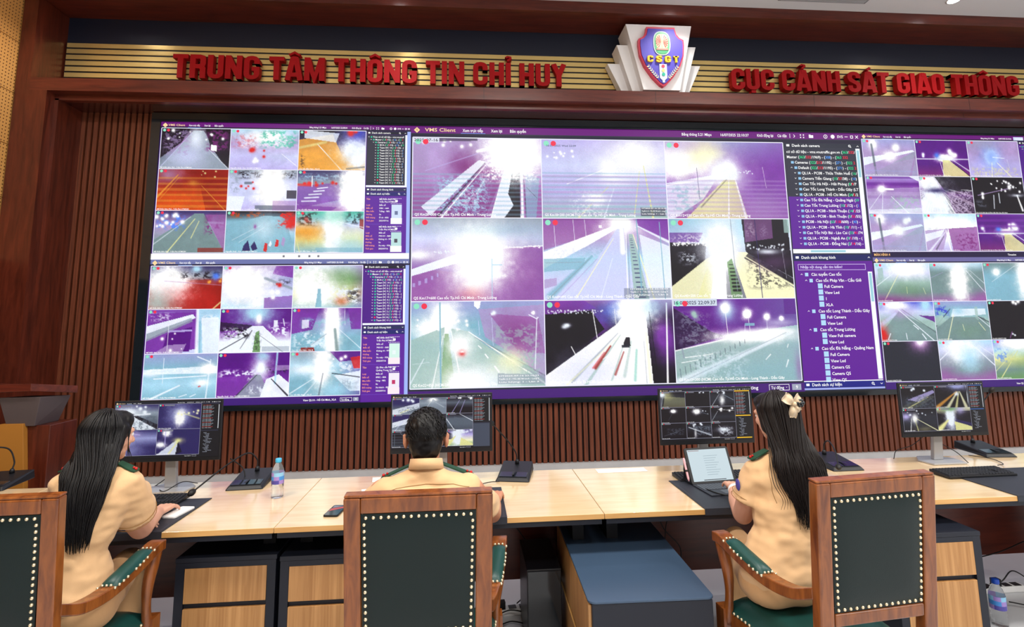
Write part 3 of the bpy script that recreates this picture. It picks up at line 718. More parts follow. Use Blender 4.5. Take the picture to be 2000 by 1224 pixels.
F_LT = [
 'V kmGg;P g .95 .46 .06 .6 .06 .98 1 0 1;G .5 .25 .12 .3 W .9;G .38 .7 .3 .3 L .8;P k .85 0 0 .42 0 .3 .35 .0 .75;P k .8 .62 0 1 0 1 1 .9 .85 .7 .4;T 0 0 .45 .7 a .6 16;T .62 0 1 .6 M .8 14;L .44 .1 .02 .95 .005 .01 L .7;L .68 .5 1 1 .006 .01 W .7;P w .95 .72 .4 .8 .42 .8 .56 .72 .54;D 10 .02 .02 .95 .3 .03 w;T .45 0 .65 .12 w .8 20',
 'V caLl;G .5 .2 .3 .2 w 1.1;T .4 0 1 .5 t .8 12;T 0 .1 .4 .5 r .35 14;N 8 .2;G .25 .75 .3 .2 l .7;D 4 .2 .5 .6 .7 .04 r;L .75 .6 .98 .9 .005 .008 w .7;D 3 .25 .7 .5 .95 .03 w;T .1 .1 .9 .5 w .5 22',
 'V knoo;P o .9 0 .25 .5 .1 .75 1 0 1;G .85 .55 .22 .4 W 1.6;P W .85 .08 .0 .6 .08 .55 .3 .08 .2;G .85 .05 .2 .2 b .9;D 3 .7 .02 .9 .1 .05 r;L .28 .35 .65 1 .008 .014 W .9;L 0 .45 .4 .3 .03 .03 y .6;T 0 .55 .12 1 k .9 10;N 7 .2;L .72 .95 1 .9 .02 .02 G .6;G .52 .8 .2 .2 o .5',
 RED9,
 'V gLLl;T .1 0 1 .25 k .8 18;G .62 .4 .18 .5 w 2.2;N 8 .15;P W .9 .0 .65 .25 .65 .2 1 0 1;P k .7 .85 .5 1 .5 1 .7 .85 .7;D 5 .1 .25 .5 .5 .03 r;T 0 .1 .2 .6 g .7 16;P G .7 .4 .86 .98 .86 .98 .97 .4 .97;P m .4 .65 .75 1 .75 1 1 .65 1;L .25 .33 .33 .33 .03 .03 G .8',
 'V ngsm;T 0 .05 .9 .3 c .6 20;P p .6 0 .4 .6 .3 .7 .7 .1 .9 0 .8;G .85 .5 .2 .55 w 2.2;L .3 .45 .45 .42 .012 .012 W .9;L .25 .52 .4 .5 .014 .014 W .9;L .18 .6 .36 .58 .015 .015 W .9;L .12 .68 .32 .66 .016 .016 W .9;L .08 .76 .28 .75 .016 .016 W .8;D 10 .05 .3 .6 .38 .03 r;L .02 .36 .2 .37 .03 .03 r .7;L .22 .15 .22 .4 .01 .01 w .8;N 7 .2;P p .6 0 .85 .6 .9 .5 1 0 1',
 'V nagg;P q .95 .55 .08 .68 .08 1 1 .0 1 0 .7;T 0 .05 .45 .5 B .9 12;D 16 .02 .1 .4 .4 .035 w;T .68 .05 1 .6 M .95 10;P m .7 .7 .1 1 .1 1 1 .9 .7;L .56 .2 .2 .98 .008 .012 y .9;L .62 .25 .52 .65 .006 .008 y .9;L .5 .15 0 .8 .006 .01 W .6;P R .6 .62 .87 .98 .87 .98 .98 .62 .98;N 7 .15;L .95 .3 .75 .28 .03 .02 a .6',
 'V kCcCc;T 0 0 .6 .2 O .8 14;P C .95 0 .35 .55 .12 .85 .15 1 1 0 1;T .7 0 1 .45 r 1 10;G .95 .25 .08 .15 r 1.5;G .55 .4 .2 .3 W .5;P n .95 .27 .82 .33 .70 .37 .95 .25 .95;P n .95 .37 .85 .42 .72 .47 .9 .4 .95;P r .9 .55 .95 .57 .76 .61 .78 .6 .98;P W .9 .62 .82 .65 .7 .67 .8 .65 .85;P r .9 .71 .85 .73 .68 .77 .7 .76 .85;P a .9 .8 .8 .82 .62 .86 .66 .84 .85;L .1 .7 .5 .35 .005 .005 W .6;L .2 .75 .55 .4 .005 .005 W .6;G .42 .38 .02 .05 m 1;N 7 .12',
 'V tLyC;T 0 0 .35 .4 k .8 12;T .05 .1 .25 .35 r .6 12;T .7 0 1 .35 k .8 12;G .15 .5 .35 .2 o 1;G .55 .35 .12 .7 w 2.2;G .6 .1 .3 .2 t .5;P R .7 .93 .2 1 .2 1 .45 .93 .4;L .6 .25 1 .4 .008 .01 W .8;T .85 .55 .95 .8 W .6 14;N 7 .15;G .8 .8 .25 .25 c .6;L 0 .55 .08 1 .01 .01 y .7;P C .6 .3 .88 .98 .88 .98 .98 .3 .98']
F_LB = [
 'V ngRRr;P R .7 .3 .35 1 .3 1 1 .2 1;G .25 .42 .28 .38 w 1.9;G .15 .85 .25 .25 Q .9;T .4 .1 1 .35 k .8 14;G .63 .08 .06 .08 c 1.2;D 5 .75 .15 1 .4 .03 o;G .9 .25 .05 .09 B 1.2;L .2 .35 .98 .45 .01 .01 a .5;G .62 .75 .4 .3 r .5;L .88 1 1 .82 .015 .015 y .8;N 7 .15',
 'V asLc;P p .9 .75 0 1 0 1 .3 .7 .2;P p .7 .0 .0 .25 0 .1 .3;G .3 .4 .35 .45 w 1.6;G .5 .85 .12 .2 w 1;L .6 .3 1 .55 .03 .03 g .8;T .7 .3 1 .5 k .6 14;P p .6 .6 .75 1 .7 1 1 .6 1;D 3 .7 .6 .9 .75 .06 w;D 2 .75 .42 .82 .48 .03 r;N 7 .12',
 'V LeyC;U p .8 1.1 .6;G .3 .5 .35 .5 w 1.5;T .45 .45 1 .95 W .9 14;T .75 .55 1 .9 k .7 14;G .7 .85 .1 .1 O .6;P C .9 .36 .55 .4 .55 .42 .98 .33 .98;N 7 .12;G .7 .25 .3 .2 e .4;T .3 .1 .5 .5 w .8 16',
 'V pcLL;P p .95 0 .1 1 .05 .68 .9 0 1;P W .95 0 .38 .62 .12 .66 .2 0 .68;P g .8 0 .55 .6 .2 .62 .28 0 .72;P P .95 .28 .55 .62 .4 .6 .95 .2 .95 .25 .8;P c .95 .68 .0 1 0 1 1 .72 1;P W .9 .74 .2 .98 .2 1 1 .78 1;L .68 0 .7 1 .03 .04 W .9;L .72 .3 .74 1 .02 .02 C .7;P l .9 .3 .48 .62 .46 .62 .5 .3 .52;P a .8 .3 .8 .55 .78 .5 1 .1 1;L .3 .35 .3 .95 .004 .004 w .7;D 5 .2 .5 .5 .95 .025 w;T 0 .05 .35 .3 W .7 20;T .7 .1 1 .3 W .8 20;N 6 .1',
 'V PPpWW;G .5 .1 .25 .25 c 1.1;P k .6 0 .3 .45 .38 .4 .5 0 .5;P W .95 .45 .4 .6 .4 1 1 0 1 0 .85;T 0 .35 .45 .7 k .9 14;T 0 .4 .42 .8 W .8 18;T .65 .3 1 .7 W .95 12;P e .9 .5 .55 .55 .5 .58 1 .47 1;T .45 .5 .6 1 k .6 20;G .54 .25 .04 .1 w 1.5;L .3 .9 .45 .5 .006 .01 k .7;L .02 .95 .4 .6 .01 .01 k .8;L .55 .6 .9 1 .006 .008 k .4;P W .9 .75 .28 .8 .28 .8 .42 .75 .42;L .88 .25 .9 .4 .01 .01 W .9;P g .5 .6 .86 .98 .86 .98 .98 .6 .98',
 'V PsCC;P p .9 0 0 .4 0 .3 .5 0 .6;P p .9 .8 0 1 0 1 .5 .85 .5;T .1 .2 .9 .5 C .8 14;G .58 .4 .10 .8 w 2.2;P W .8 .15 .28 .25 .28 .25 .45 .15 .48;T 0 .5 .5 .95 W .7 12;L .62 .5 .66 1 .03 .04 q .8;L .68 .5 1 .95 .006 .01 W .7;P R .8 .15 .9 .33 .9 .35 1 .12 1;L .75 .0 .76 .4 .005 .005 W .8;L .2 .95 .5 .6 .006 .01 g .7;N 7 .15',
 'V sCcC;P W .8 0 .35 1 .28 1 .45 0 .45;T 0 .3 1 .45 w .7 20;G .88 .35 .1 .12 w 1.6;L .15 .55 .85 .5 .012 .012 W .9;L .1 1 .5 .7 .02 .014 W .9;L .27 .1 .27 .65 .006 .006 W .8;L .9 .15 .86 1 .012 .014 W .8;L .72 .08 .9 .2 .012 .012 W .9;G .8 .65 .1 .08 w 1;D 2 .75 .68 .8 .75 .015 r;L .5 .95 .6 .9 .01 .01 W .8;L .65 .95 .72 .9 .01 .01 W .8;G .1 .45 .15 .06 W .8;N 6 .08',
 'V PPpa;T 0 .35 .6 .65 W .9 12;P p .9 0 .55 .45 .5 .3 1 0 1;G .6 .35 .12 .25 W 1.1;G .62 .08 .1 .1 c .9;P g .8 .52 .5 .6 .5 .75 1 .25 1;T .65 .3 1 .5 k .7 12;P W .95 .68 .6 .85 .5 1 .7 1 1 .6 1;L .82 0 .8 .7 .02 .02 c .9;L .55 .5 .25 1 .006 .01 k .8;L .75 .6 1 1 .01 .02 k .8;P a .7 .8 .3 1 .3 1 .4 .8 .42;N 7 .15;T .4 .7 .7 .95 W .8 12',
 'V gcCC;U P .7 1.3 .9;P P .85 .55 0 1 0 1 .2 .7 .25;G .45 .35 .12 .4 w 1.8;G .2 .4 .2 .12 W 1;L .45 .5 .0 .95 .006 .012 W .8;L .47 .5 .2 1 .006 .012 W .7;L .47 .5 .42 1 .01 .02 G .6;T .5 .2 1 .5 W .8 14;P W .85 .62 .55 1 .45 1 .9 .85 .9;P r .8 .85 .15 1 .12 1 .4 .9 .4;L .6 .5 1 .6 .01 .012 k .7;T .6 .6 1 .9 g .6 14;G .7 .85 .2 .15 c .6;N 7 .15;D 6 .3 .1 .8 .3 .03 w']
RTA = 'V saas;P g .6 .1 .95 .6 .6 1 .3 1 1 .1 1;G .2 .15 .08 .14 w 1.4;D 3 .6 .15 .75 .25 .06 w;P W .95 0 .5 .5 .4 .95 .28 .98 .33 .5 .5 0 .72;G .5 .45 .12 .12 w 1.6;L .18 .15 .22 1 .03 .03 G .8;L .98 .45 .85 1 .01 .03 m .6;P a .5 0 .8 1 .5 1 1 0 1;L 0 .85 1 .87 .01 .01 s .6;N 7 .12'
RTB = 'V PPPM;D 5 .6 .3 .85 .45 .05 w;G .55 .5 .15 .09 w 2;L 0 .52 1 .52 .015 .015 W .8;P y .85 .5 .55 .62 .55 1 1 .48 1;G .4 .42 .05 .08 B 1;D 2 .1 .35 .15 .5 .04 W;L .7 .55 1 .85 .01 .02 W .7;L .65 .55 1 1 .006 .01 k .7;L .45 .6 .5 1 .008 .01 W .8;N 6 .15'
F_RT = [RTA, RTB,
 'V aall;G .45 .45 .12 .2 w 2.2;G .45 .45 .2 .35 B .6;T 0 .7 1 1 y .5 18;L .45 .6 .42 1 .008 .01 Y .8;L .55 .6 .8 1 .008 .014 Y .8;L .48 .45 .7 .48 .01 .01 W .8;L .75 .5 .78 .75 .006 .006 W .5;N 7 .14;G .3 .05 .3 .2 g .5',
 'V lpaLW;S 0 .7 4 P .5;P a .7 0 .35 1 .3 1 1 0 1;L .25 .35 .5 .36 .03 .02 w 1;G .28 .35 .08 .1 w 1.6;T .4 .5 1 1 Q .8 20;P W .6 0 .9 1 .85 1 1 0 1;L .28 .45 .02 .9 .006 .008 W .8;L .3 .45 .25 1 .008 .01 W .8;L .45 .55 .75 1 .008 .01 W .9;P W .9 .8 0 1 0 1 .15;N 7 .14',
 'V nPkk;G .2 .2 .2 .2 w 1.7;P k .9 .3 .0 1 .0 1 .5 .5 .45;G .25 .85 .3 .5 W 1.8;Z .3 .25 46 w .5 .35;T .5 .35 1 1 W .8 26;T .0 .15 .12 .8 W .8 22;P m .35 .5 .4 1 .4 1 1 .6 1;L .36 .3 .62 1 .008 .012 w .9;N 6 .15;G .32 .38 .2 .06 n .9',
 'V kkkk;D 16 .3 .1 .95 .4 .025 w;L .1 .5 .75 .3 .012 .01 a .8;L .4 .5 .38 .85 .015 .012 W .8;L .5 .45 .5 .7 .015 .012 W .8;L .85 .5 .92 .9 .02 .03 w .9;G .85 .5 .12 .04 W .8;T 0 .6 .3 .85 g .5 12;G .72 .28 .03 .06 w 1.5;D 4 .1 .4 .2 .6 .03 w',
 RTA + ';U c .2 1.2 .35',
 'V cWWl;G .45 .3 .4 .2 w 1.8;P m .9 .45 .4 1 .35 1 1 .5 1;P a .8 0 .45 .45 .4 .3 1 0 1;P W .85 0 .55 .38 .42 .3 .6 0 .75;T .55 .5 1 1 M .8 18;L .4 .45 .46 1 .01 .02 w .95;L .38 .5 .05 1 .01 .03 W .7;L .35 .6 .18 .95 .01 .02 k .4;T 0 .35 1 .45 G .5 20;N 6 .12',
 RTB + ';S 0 .6 4 p .5;U c .5 1.4 .3']
Q1 = 'V cQqq;U m 1 1.0 .0;'
F_RB = [
 'V cLQqm;G .6 .15 .3 .2 w 1.7;P Q .8 .05 .15 .15 .12 .15 .4 .05 .45;L .5 .1 0 .6 .008 .01 W .8;L .42 .3 .12 .98 .008 .012 Y .9;L .55 .62 .55 .78 .008 .008 Y .9;L .85 .65 .88 .8 .008 .008 Y .7;G .2 1 .3 .15 M .7;G .6 .7 .4 .2 e .35;N 7 .1',
 'V cqqqm;G .52 .5 .14 .5 w 2;G .5 .05 .4 .1 W .8;L .68 .2 1 .8 .008 .01 W .8;L .75 .2 1 .55 .006 .008 W .6;G .95 .95 .2 .2 m .9;N 7 .08;L .0 .4 .25 .25 .006 .006 l .5',
 'V qCCC;G .25 .25 .07 .1 w 1.4;G .75 .4 .12 .5 w 1.6;L .15 .5 .6 .1 .006 .008 W .6;L .6 .1 1 0 .006 .008 W .6;N 7 .08',
 'V bLQQq;G .3 .1 .25 .12 w 1.3;G .85 .1 .1 .15 c 1.3;P P .8 .7 .35 1 .38 1 .55 .95 .5;P q .8 .35 .25 1 .75 1 1 .2 1 0 .8;G .4 .3 .15 .12 a .7;L .3 .3 0 .6 .03 .06 L .7;G .02 .85 .1 .2 r 1.4;L .35 .2 .95 1 .01 .012 W .9;L .42 .2 1 .8 .006 .008 k .35;L .12 .95 .17 .8 .012 .012 W .9;L .45 .8 .46 .95 .01 .01 W .9;L .6 .6 .68 .7 .01 .014 W .9;L .74 .82 .8 .95 .014 .014 W .9;N 7 .1',
 'V sCQqq;T 0 .1 .3 .45 b .9 12;P W .8 .35 .2 .95 .2 .95 .35 .3 .4;P q .95 .3 .4 .9 .42 1 .7 1 1 .0 1 0 .7;L .3 .2 0 .65 .01 .012 k .6;P Q .9 0 .45 .15 .35 .18 .5 .02 .62;L .35 .35 .2 .98 .008 .012 Y .9;L .5 .6 .52 .75 .008 .008 Y .8;L .8 .55 .9 .75 .008 .01 Y .8;L .75 .35 1 .68 .01 .012 W .8;P Q .7 .75 .15 .8 .15 .8 .5 .75 .45;L .8 .4 1 .55 .01 .012 k .6;G .6 .75 .3 .2 e .2;G .45 .25 .1 .1 c .9;N 7 .1',
 'V kkkk;U m .8 1.8 .9;G .88 .15 .1 .25 B 1.2;G .95 .4 .1 .15 W .9;D 3 .4 .02 .75 .1 .04 w;D 3 .2 .85 .6 .95 .02 W;L .4 .8 .35 .95 .01 .01 m .8',
 'V dddd;G .68 .0 .1 .14 W 1.7;G .68 .05 .17 .22 m .9;G .68 .02 .07 .1 w 1.4',
 'V cLgqm;G .45 .25 .25 .25 w 2;G .55 .5 .2 .3 c .9;L .3 .15 0 .5 .01 .012 W .9;L .65 .15 1 .65 .012 .014 W .9;L .75 .15 1 .4 .008 .01 W .6;G .05 .9 .2 .25 m .8;G .95 .9 .2 .2 m .6;N 7 .08',
 'V bcyqe;G .5 .1 .4 .2 w 1.5;T 0 .2 .3 .6 B .7 14;L .45 .3 .1 .95 .01 .012 y .9;L .4 .3 0 .8 .006 .01 y .7;L .7 .3 .95 .95 .01 .012 Y .8;G .6 .6 .3 .3 e .4;N 7 .1']

WHT, BLK = (1, 1, 1), (.02, .02, .03)
HDR = (.40, .04, .46)
PANEL, PDARK, NAVY, BLUE = (.36, .10, .58), (.16, .17, .24), (.10, .11, .20), (.13, .12, .50)

# glyph cache built from the built-in font
class Glyphs:
    def __init__(s):
        s.cv = bpy.data.curves.new('glyph_source', 'FONT')
        s.ob = bpy.data.objects.new('glyph_source', s.cv)
        C.objects.link(s.ob)
        s.cv.resolution_u = 2
        s.cv.offset = 0.012
        s.cache = {}
        s.base = s.ext('HH')[1]
    def mesh(s, body):
        s.cv.body = body
        bpy.context.view_layer.update()
        dg = bpy.context.evaluated_depsgraph_get()
        me = bpy.data.meshes.new_from_object(s.ob.evaluated_get(dg))
        v = [tuple(x.co[:2]) for x in me.vertices]
        f = [tuple(p.vertices) for p in me.polygons]
        bpy.data.meshes.remove(me)
        return v, f
    def ext(s, body):
        v, _ = s.mesh(body)
        xs = [p[0] for p in v]
        return (min(xs), max(xs)) if xs else (0, 0)
    def get(s, ch):
        if ch not in s.cache:
            adv = s.ext('H' + ch + 'H')[1] - s.base
            v, f = ([], []) if ch == ' ' else s.mesh(ch)
            s.cache[ch] = (v, f, adv)
        return s.cache[ch]
GLY = Glyphs()

def write(mb, text, x, z, size, col=WHT, y=0.0, width=None, bold=0):
    """text: string or list of (string, colour); z is the baseline"""
    runs = [(text, col)] if isinstance(text, str) else text
    tot = sum(GLY.get(c)[2] for s_, _ in runs for c in s_)
    sx = size if width is None else width / tot
    for s_, c_ in runs:
        lc = lin(c_)
        for ch in s_:
            v, f, adv = GLY.get(ch)
            mb.add([(x + px * sx, y, z + pz * size) for px, pz in v], f, lc)
            x += adv * sx
    return x

def rect(mb, x0, x1, z0, z1, col, y):
    mb.quad((x0, y, z0), (x1, y, z0), (x1, y, z1), (x0, y, z1), lin(col))

def dot(mb, cx, cz, r, col, y, n=14):
    v = [(cx, y, cz)] + [(cx + r * math.cos(2 * PI * k / n), y, cz + r * math.sin(2 * PI * k / n)) for k in range(n)]
    mb.add(v, [(0, 1 + k, 1 + (k + 1) % n) for k in range(n)], lin(col))

def frame(mb, x0, x1, z0, z1, w, col, y):
    rect(mb, x0, x1, z0, z0 + w, col, y); rect(mb, x0, x1, z1 - w, z1, col, y)
    rect(mb, x0, x0 + w, z0, z1, col, y); rect(mb, x1 - w, x1, z0, z1, col, y)

def feed(parent, name, ops, x0, x1, z0, z1, y, res, seed, material):
    w_, h_ = res
    im = paint(ops, w_, h_, seed)
    im = np.where(im <= .04045, im / 12.92, ((im + .055) / 1.055) ** 2.4)
    xs = np.linspace(x0, x1, w_); zs = np.linspace(z1, z0, h_)
    X, Z = np.meshgrid(xs, zs)
    co = np.zeros((h_ * w_, 3), np.float32)
    co[:, 0] = X.ravel(); co[:, 1] = y; co[:, 2] = Z.ravel()
    i = np.arange(h_ * w_).reshape(h_, w_)
    q = np.stack([i[:-1, :-1], i[1:, :-1], i[1:, 1:], i[:-1, 1:]], -1).reshape(-1, 4)
    me = bpy.data.meshes.new(name)
    me.vertices.add(len(co)); me.vertices.foreach_set('co', co.ravel())
    me.loops.add(q.size); me.loops.foreach_set('vertex_index', q.ravel().astype(np.int32))
    me.polygons.add(len(q))
    me.polygons.foreach_set('loop_start', np.arange(0, q.size, 4, dtype=np.int32))
    a = me.color_attributes.new('Col', 'FLOAT_COLOR', 'POINT')
    col = np.ones((h_ * w_, 4), np.float32); col[:, :3] = im.reshape(-1, 3)
    a.data.foreach_set('color', col.ravel())
    me.materials.append(material)
    me.update(calc_edges=True)
    o = bpy.data.objects.new(name, me)
    C.objects.link(o); o.parent = parent
    return o

VC = (.98, .84, .62)
def top_bar(mb, tx, x0, W, zt, hb, u, col, clock, y, hi=None, logo_g=False):
    """hb: bar height, u: text size"""
    rect(mb, x0, x0 + W, zt - hb, zt, col, y - .0006)
    zc = zt - hb * .55
    lx = x0 + W * .006
    r = hb * .42
    mb.add([(lx, y - .0012, zc), (lx + r, y - .0012, zc - r), (lx + 2 * r, y - .0012, zc), (lx + r, y - .0012, zc + r)], [(0, 1, 2, 3)], lin(VC))
    if logo_g: write(tx, 'G', lx + r * .68, zc - r * .25, r * .9, (.3, .25, .1), y - .004)
    zb = zc - u * .32
    write(tx, 'VMS Client', x0 + W * .029, zb, u * 1.15, VC, y - .003, W * .064)
    for s_, xx, ww in (('Xem trực tiếp', .108, .043), ('Xem lại', .168, .024), ('Bản quyền', .208, .035)):
        write(tx, s_, x0 + W * xx, zb, u, WHT, y - .003, W * ww)
    rect(mb, x0 + W * .104, x0 + W * .156, zc - hb * .42, zc - hb * .36, (.45, .65, 1), y - .0012)
    for s_, xx, ww in (('Băng thông 5.21 Mbps', .585, .068), (clock, .672, .066), ('Khởi động lại', .757, .038), ('Cài đặt', .804, .022), ('SVS', .944, .014)):
        write(tx, s_, x0 + W * xx, zb, u * .92, WHT, y - .003, W * ww)
    rect(mb, x0 + W * .833, x0 + W * .834, zt - hb * .85, zt - hb * .2, WHT, y - .0012)
    s = u * .5
    # chevron, expand, folder, info, user, minimise, restore, close
    cx = x0 + W * .842
    def bar(x_0, z_0, x_1, z_1, w_=None):
        w_ = w_ or u * .14
        d = Vector((x_1 - x_0, z_1 - z_0)); n = Vector((-d.y, d.x)).normalized() * w_ / 2
        mb.add([(x_0 - n.x, y - .0012, z_0 - n.y), (x_1 - n.x, y - .0012, z_1 - n.y), (x_1 + n.x, y - .0012, z_1 + n.y), (x_0 + n.x, y - .0012, z_0 + n.y)], [(0, 1, 2, 3)], lin(WHT))
    bar(cx, zc + s * .7, cx + s * .7, zc); bar(cx + s * .7, zc, cx, zc - s * .7)
    cx = x0 + W * .862
    for a_ in (-1, 1):
        for b_ in (-1, 1):
            rect(mb, cx + a_ * s * .75 - s * .3, cx + a_ * s * .75 + s * .3, zc + b_ * s * .6 - s * .3, zc + b_ * s * .6 + s * .3, WHT, y - .0012)
    rect(mb, x0 + W * .878, x0 + W * .878 + s * 2.2, zc - s * .8, zc + s * .55, WHT, y - .0012)
    rect(mb, x0 + W * .878, x0 + W * .878 + s * .9, zc + s * .55, zc + s * .85, WHT, y - .0012)
    dot(mb, x0 + W * .917, zc, s, WHT, y - .0012); dot(mb, x0 + W * .917, zc, s * .75, col, y - .0016)
    rect(mb, x0 + W * .917 - s * .12, x0 + W * .917 + s * .12, zc - s * .5, zc + s * .5, WHT, y - .002)
    dot(mb, x0 + W * .934, zc, s, WHT, y - .0012)
    cx = x0 + W * .966; bar(cx - s * .8, zc, cx + s * .8, zc)
    cx = x0 + W * .979; frame(mb, cx - s * .7, cx + s * .7, zc - s * .7, zc + s * .7, u * .14, WHT, y - .0012)
    cx = x0 + W * .991; bar(cx - s * .7, zc - s * .7, cx + s * .7, zc + s * .7); bar(cx - s * .7, zc + s * .7, cx + s * .7, zc - s * .7)
    if hi: rect(mb, x0 + W * .748, x0 + W * .797, zt - hb * .85, zt - hb * .2, (.8, .85, .95), y - .0026)

GRN, RDC, CYN, BLU = (.1, .85, .55), (.95, .15, .25), (.35, .85, .95), (.3, .6, .95)
def cnt(a, b, c_, d=None):
    out = [(' (', WHT), (a, GRN), ('/', WHT), (b, RDC), ('/' + c_ + ') - ', WHT)]
    if d: out += [('(', WHT), (d, BLU), (') - (', WHT), (a, GRN), (' ' + b, RDC)]
    return out
LIST_C = [('cơ sở dữ liệu - vms.vnutraffic.gov.vn', '363', '332', '1969', '', 0), ('Master', '363', '332', '1969', '308', 0), ('Cameras', '322', '213', '1195', '271', 0), ('Default', '322', '213', '1195', '271', 1),
          ('QL1A - PC08 - Thừa Thiên Huế', '16', '14', '35', '', 2), ('Camera Tiền Giang', '10', '27', '38', '10', 2), ('Cao Tốc Hà Nội - Hải Phòng', '0', '9', '70', '3', 2), ('Cao Tốc Long Thành - Dầu Giây (LT-DG)', '31', '', '', '', 2),
          ('QL1A - PC08 - Hồ Chí Minh', '24', '5', '29', '24', 2), ('Cao Tốc Đà Nẵng - Quảng Ngãi', '59', '9', '68', '', 2), ('Cao Tốc Trung Lương', '10', '2', '12', '10', 2), ('QL1A - PC08 - Ninh Thuận', '14', '2', '25', '3', 2),
          ('QL1A - PC08 - Bình Thuận', '0', '55', '55', '3', 2), ('PC08 - Hà Nội', '63', '118', '600', '40', 2), ('QL1A - PC08 - Hà Tĩnh', '10', '1', '11', '10', 2), ('Cao Tốc Nội Bài - Lào Cai', '33', '41', '74', '33', 2),
          ('QL1A - PC08 - Nghệ An', '9', '1', '10', '9', 2), ('QL1A - PC08 - Đồng Nai', '2', '14', '16', '2', 2)]
TREE = [('Các tuyến Cao tốc', 0), ('Cao tốc Pháp Vân - Cầu Giẽ', 1), ('Full Camera', 3), ('View Led', 3), ('1', 3), ('XLA', 3), ('Cao tốc Long Thành - Dầu Giây', 1), ('Full Camera', 3), ('View Led', 3), ('Cao tốc Trung Lương', 1),
        ('View Full camera', 3), ('View Led', 3), ('Cao tốc Đà Nẵng - Quảng Nam', 1), ('Full Camera', 3), ('View Led', 3), ('Camera GS', 3), ('Camera QS', 3), ('View QS', 3)]

def clip_write(mb, runs, x, z, size, xmax, y):
    for s_, c_ in runs:
        for ch in s_:
            v, f, adv = GLY.get(ch)
            if x + adv * size > xmax: return
            mb.add([(x + px * size, y, z + pz * size) for px, pz in v], f, lin(c_))
            x += adv * size

def chev(mb, x, z, s, up, y, col=WHT):
    d = s * (.5 if up else -.5)
    for sg in (-1, 1):
        a, b = (x, z + d), (x + sg * s, z - d)
        if sg < 0: a, b = b, a
        mb.add([(a[0], y, a[1] - s * .25), (b[0], y, b[1] - s * .25), (b[0], y, b[1] + s * .25), (a[0], y, a[1] + s * .25)], [(0, 1, 2, 3)], lin(col))

def side_head(mb, tx, x0, x1, z0, z1, label, u, col, y, up=True, lens=False):
    rect(mb, x0, x1, z0, z1, col, y - .0008)
    zc = (z0 + z1) / 2
    rect(mb, x0 + u * .5, x0 + u * 1.3, zc - u * .25, zc + u * .3, WHT, y - .0014)
    write(tx, label, x0 + u * 1.9, zc - u * .33, u, WHT, y - .003)
    chev(mb, x1 - u * .8, zc, u * .28, up, y - .0014)
    if lens:
        dot(mb, x1 - u * 3, zc + u * .08, u * .32, WHT, y - .0014); dot(mb, x1 - u * 3, zc + u * .08, u * .18, col, y - .002)
        rect(mb, x1 - u * 2.8, x1 - u * 2.55, zc - u * .35, zc - u * .15, WHT, y - .0014)

def event(mb, tx, x0, x1, zt, zb, u, y, txt, kind):
    names = ['Tên', 'Loại', 'Biển số', 'Màu biển', 'Hướng', 'Đối tượng', 'Thời gian']
    rows = (zt - zb) / 8.6
    write(tx, names[0], x0 + u * .4, zt - rows * .9, u, (1, .7, .55), y - .003)
    for k in range(2):
        write(tx, txt[k], x0 + (x1 - x0) * .36, zt - rows * (.9 + k * .85), u * .9, WHT, y - .003)
    for k in range(1, 7):
        z = zt - rows * (1.8 + k)
        write(tx, names[k], x0 + u * .4, z, u * .85, (1, .62, .5), y - .003)
        write(tx, txt[1 + k], x0 + (x1 - x0) * .36, z, u * .85, WHT, y - .003)
    xa, xb = x0 + (x1 - x0) * .66, x0 + (x1 - x0) * .95
    h_ = zt - zb
    n = 7
    for k in range(n):
        xx = xa + (xb - xa) * k / n
        rect(mb, xx, xx + (xb - xa) / n * .55, zt - .06 * h_, zt - .045 * h_, WHT, y - .0014)
        rect(mb, xx, xx + (xb - xa) / n * .55, zt - .25 * h_, zt - .235 * h_, WHT, y - .0014)
    xm = (xa + xb) / 2
    rect(mb, xm - u * .5, xm + u * .5, zt - .18 * h_, zt - .11 * h_, WHT, y - .0014)
    c1 = [(.80, .86, .98), (.72, .86, .86), (.82, .94, .90), (.93, .9, .95)][kind % 4]
    rect(mb, xa + u * .3, xb - u * .1, zb + h_ * .22, zt - .28 * h_, c1, y - .0014)
    rect(mb, xm - u * .7, xm + u * .6, zb + h_ * .34, zb + h_ * .48, [(.4, .45, .6), (.3, .3, .35), (.9, .95, .95), (.75, .2, .4)][kind % 4], y - .002)
    rect(mb, xa, xb, zb + h_ * .0, zb + h_ * .22, (.97, .97, .95) if kind < 2 else (.98, .9, .93), y - .0014)
    rect(mb, x0, x1, zb - .002, zb - .0005, (.5, .4, .9), y - .0014)

def caption(tx, s_, x, z, size, width, y):
    write(tx, s_, x, z, size, WHT, y - .004, width)

CAP_C = ['QS Km28+300 Cao tốc Tp.Hồ Chí Minh - Trung Lương', 'GS Km18+200 (HCM-TG) Cao tốc Tp. Hồ Chí Minh - Trung Lương', 'QS Km12+530 Cao tốc Tp.Hồ Chí Minh - Trung Lương', 'QS Km17+600 Cao tốc Tp.Hồ Chí Minh - Trung Lương',
         'QS Km0+495 Cao tốc Tp.Hồ Chí Minh - Long Thành - Dầu Giây', 'QS Km40+200 Cao tốc Tp.HCM - Trung Lương', 'QS Km22+850 (HCM-DN) Cao tốc Long Thành - Dầu Giây', 'QS Km12+600 Cao tốc Tp.HCM - Long Thành - Dầu Giây', 'GS Km13+300 (HCM) Cao tốc Tp.Hồ Chí Minh - Long Thành - Dầu Giây']

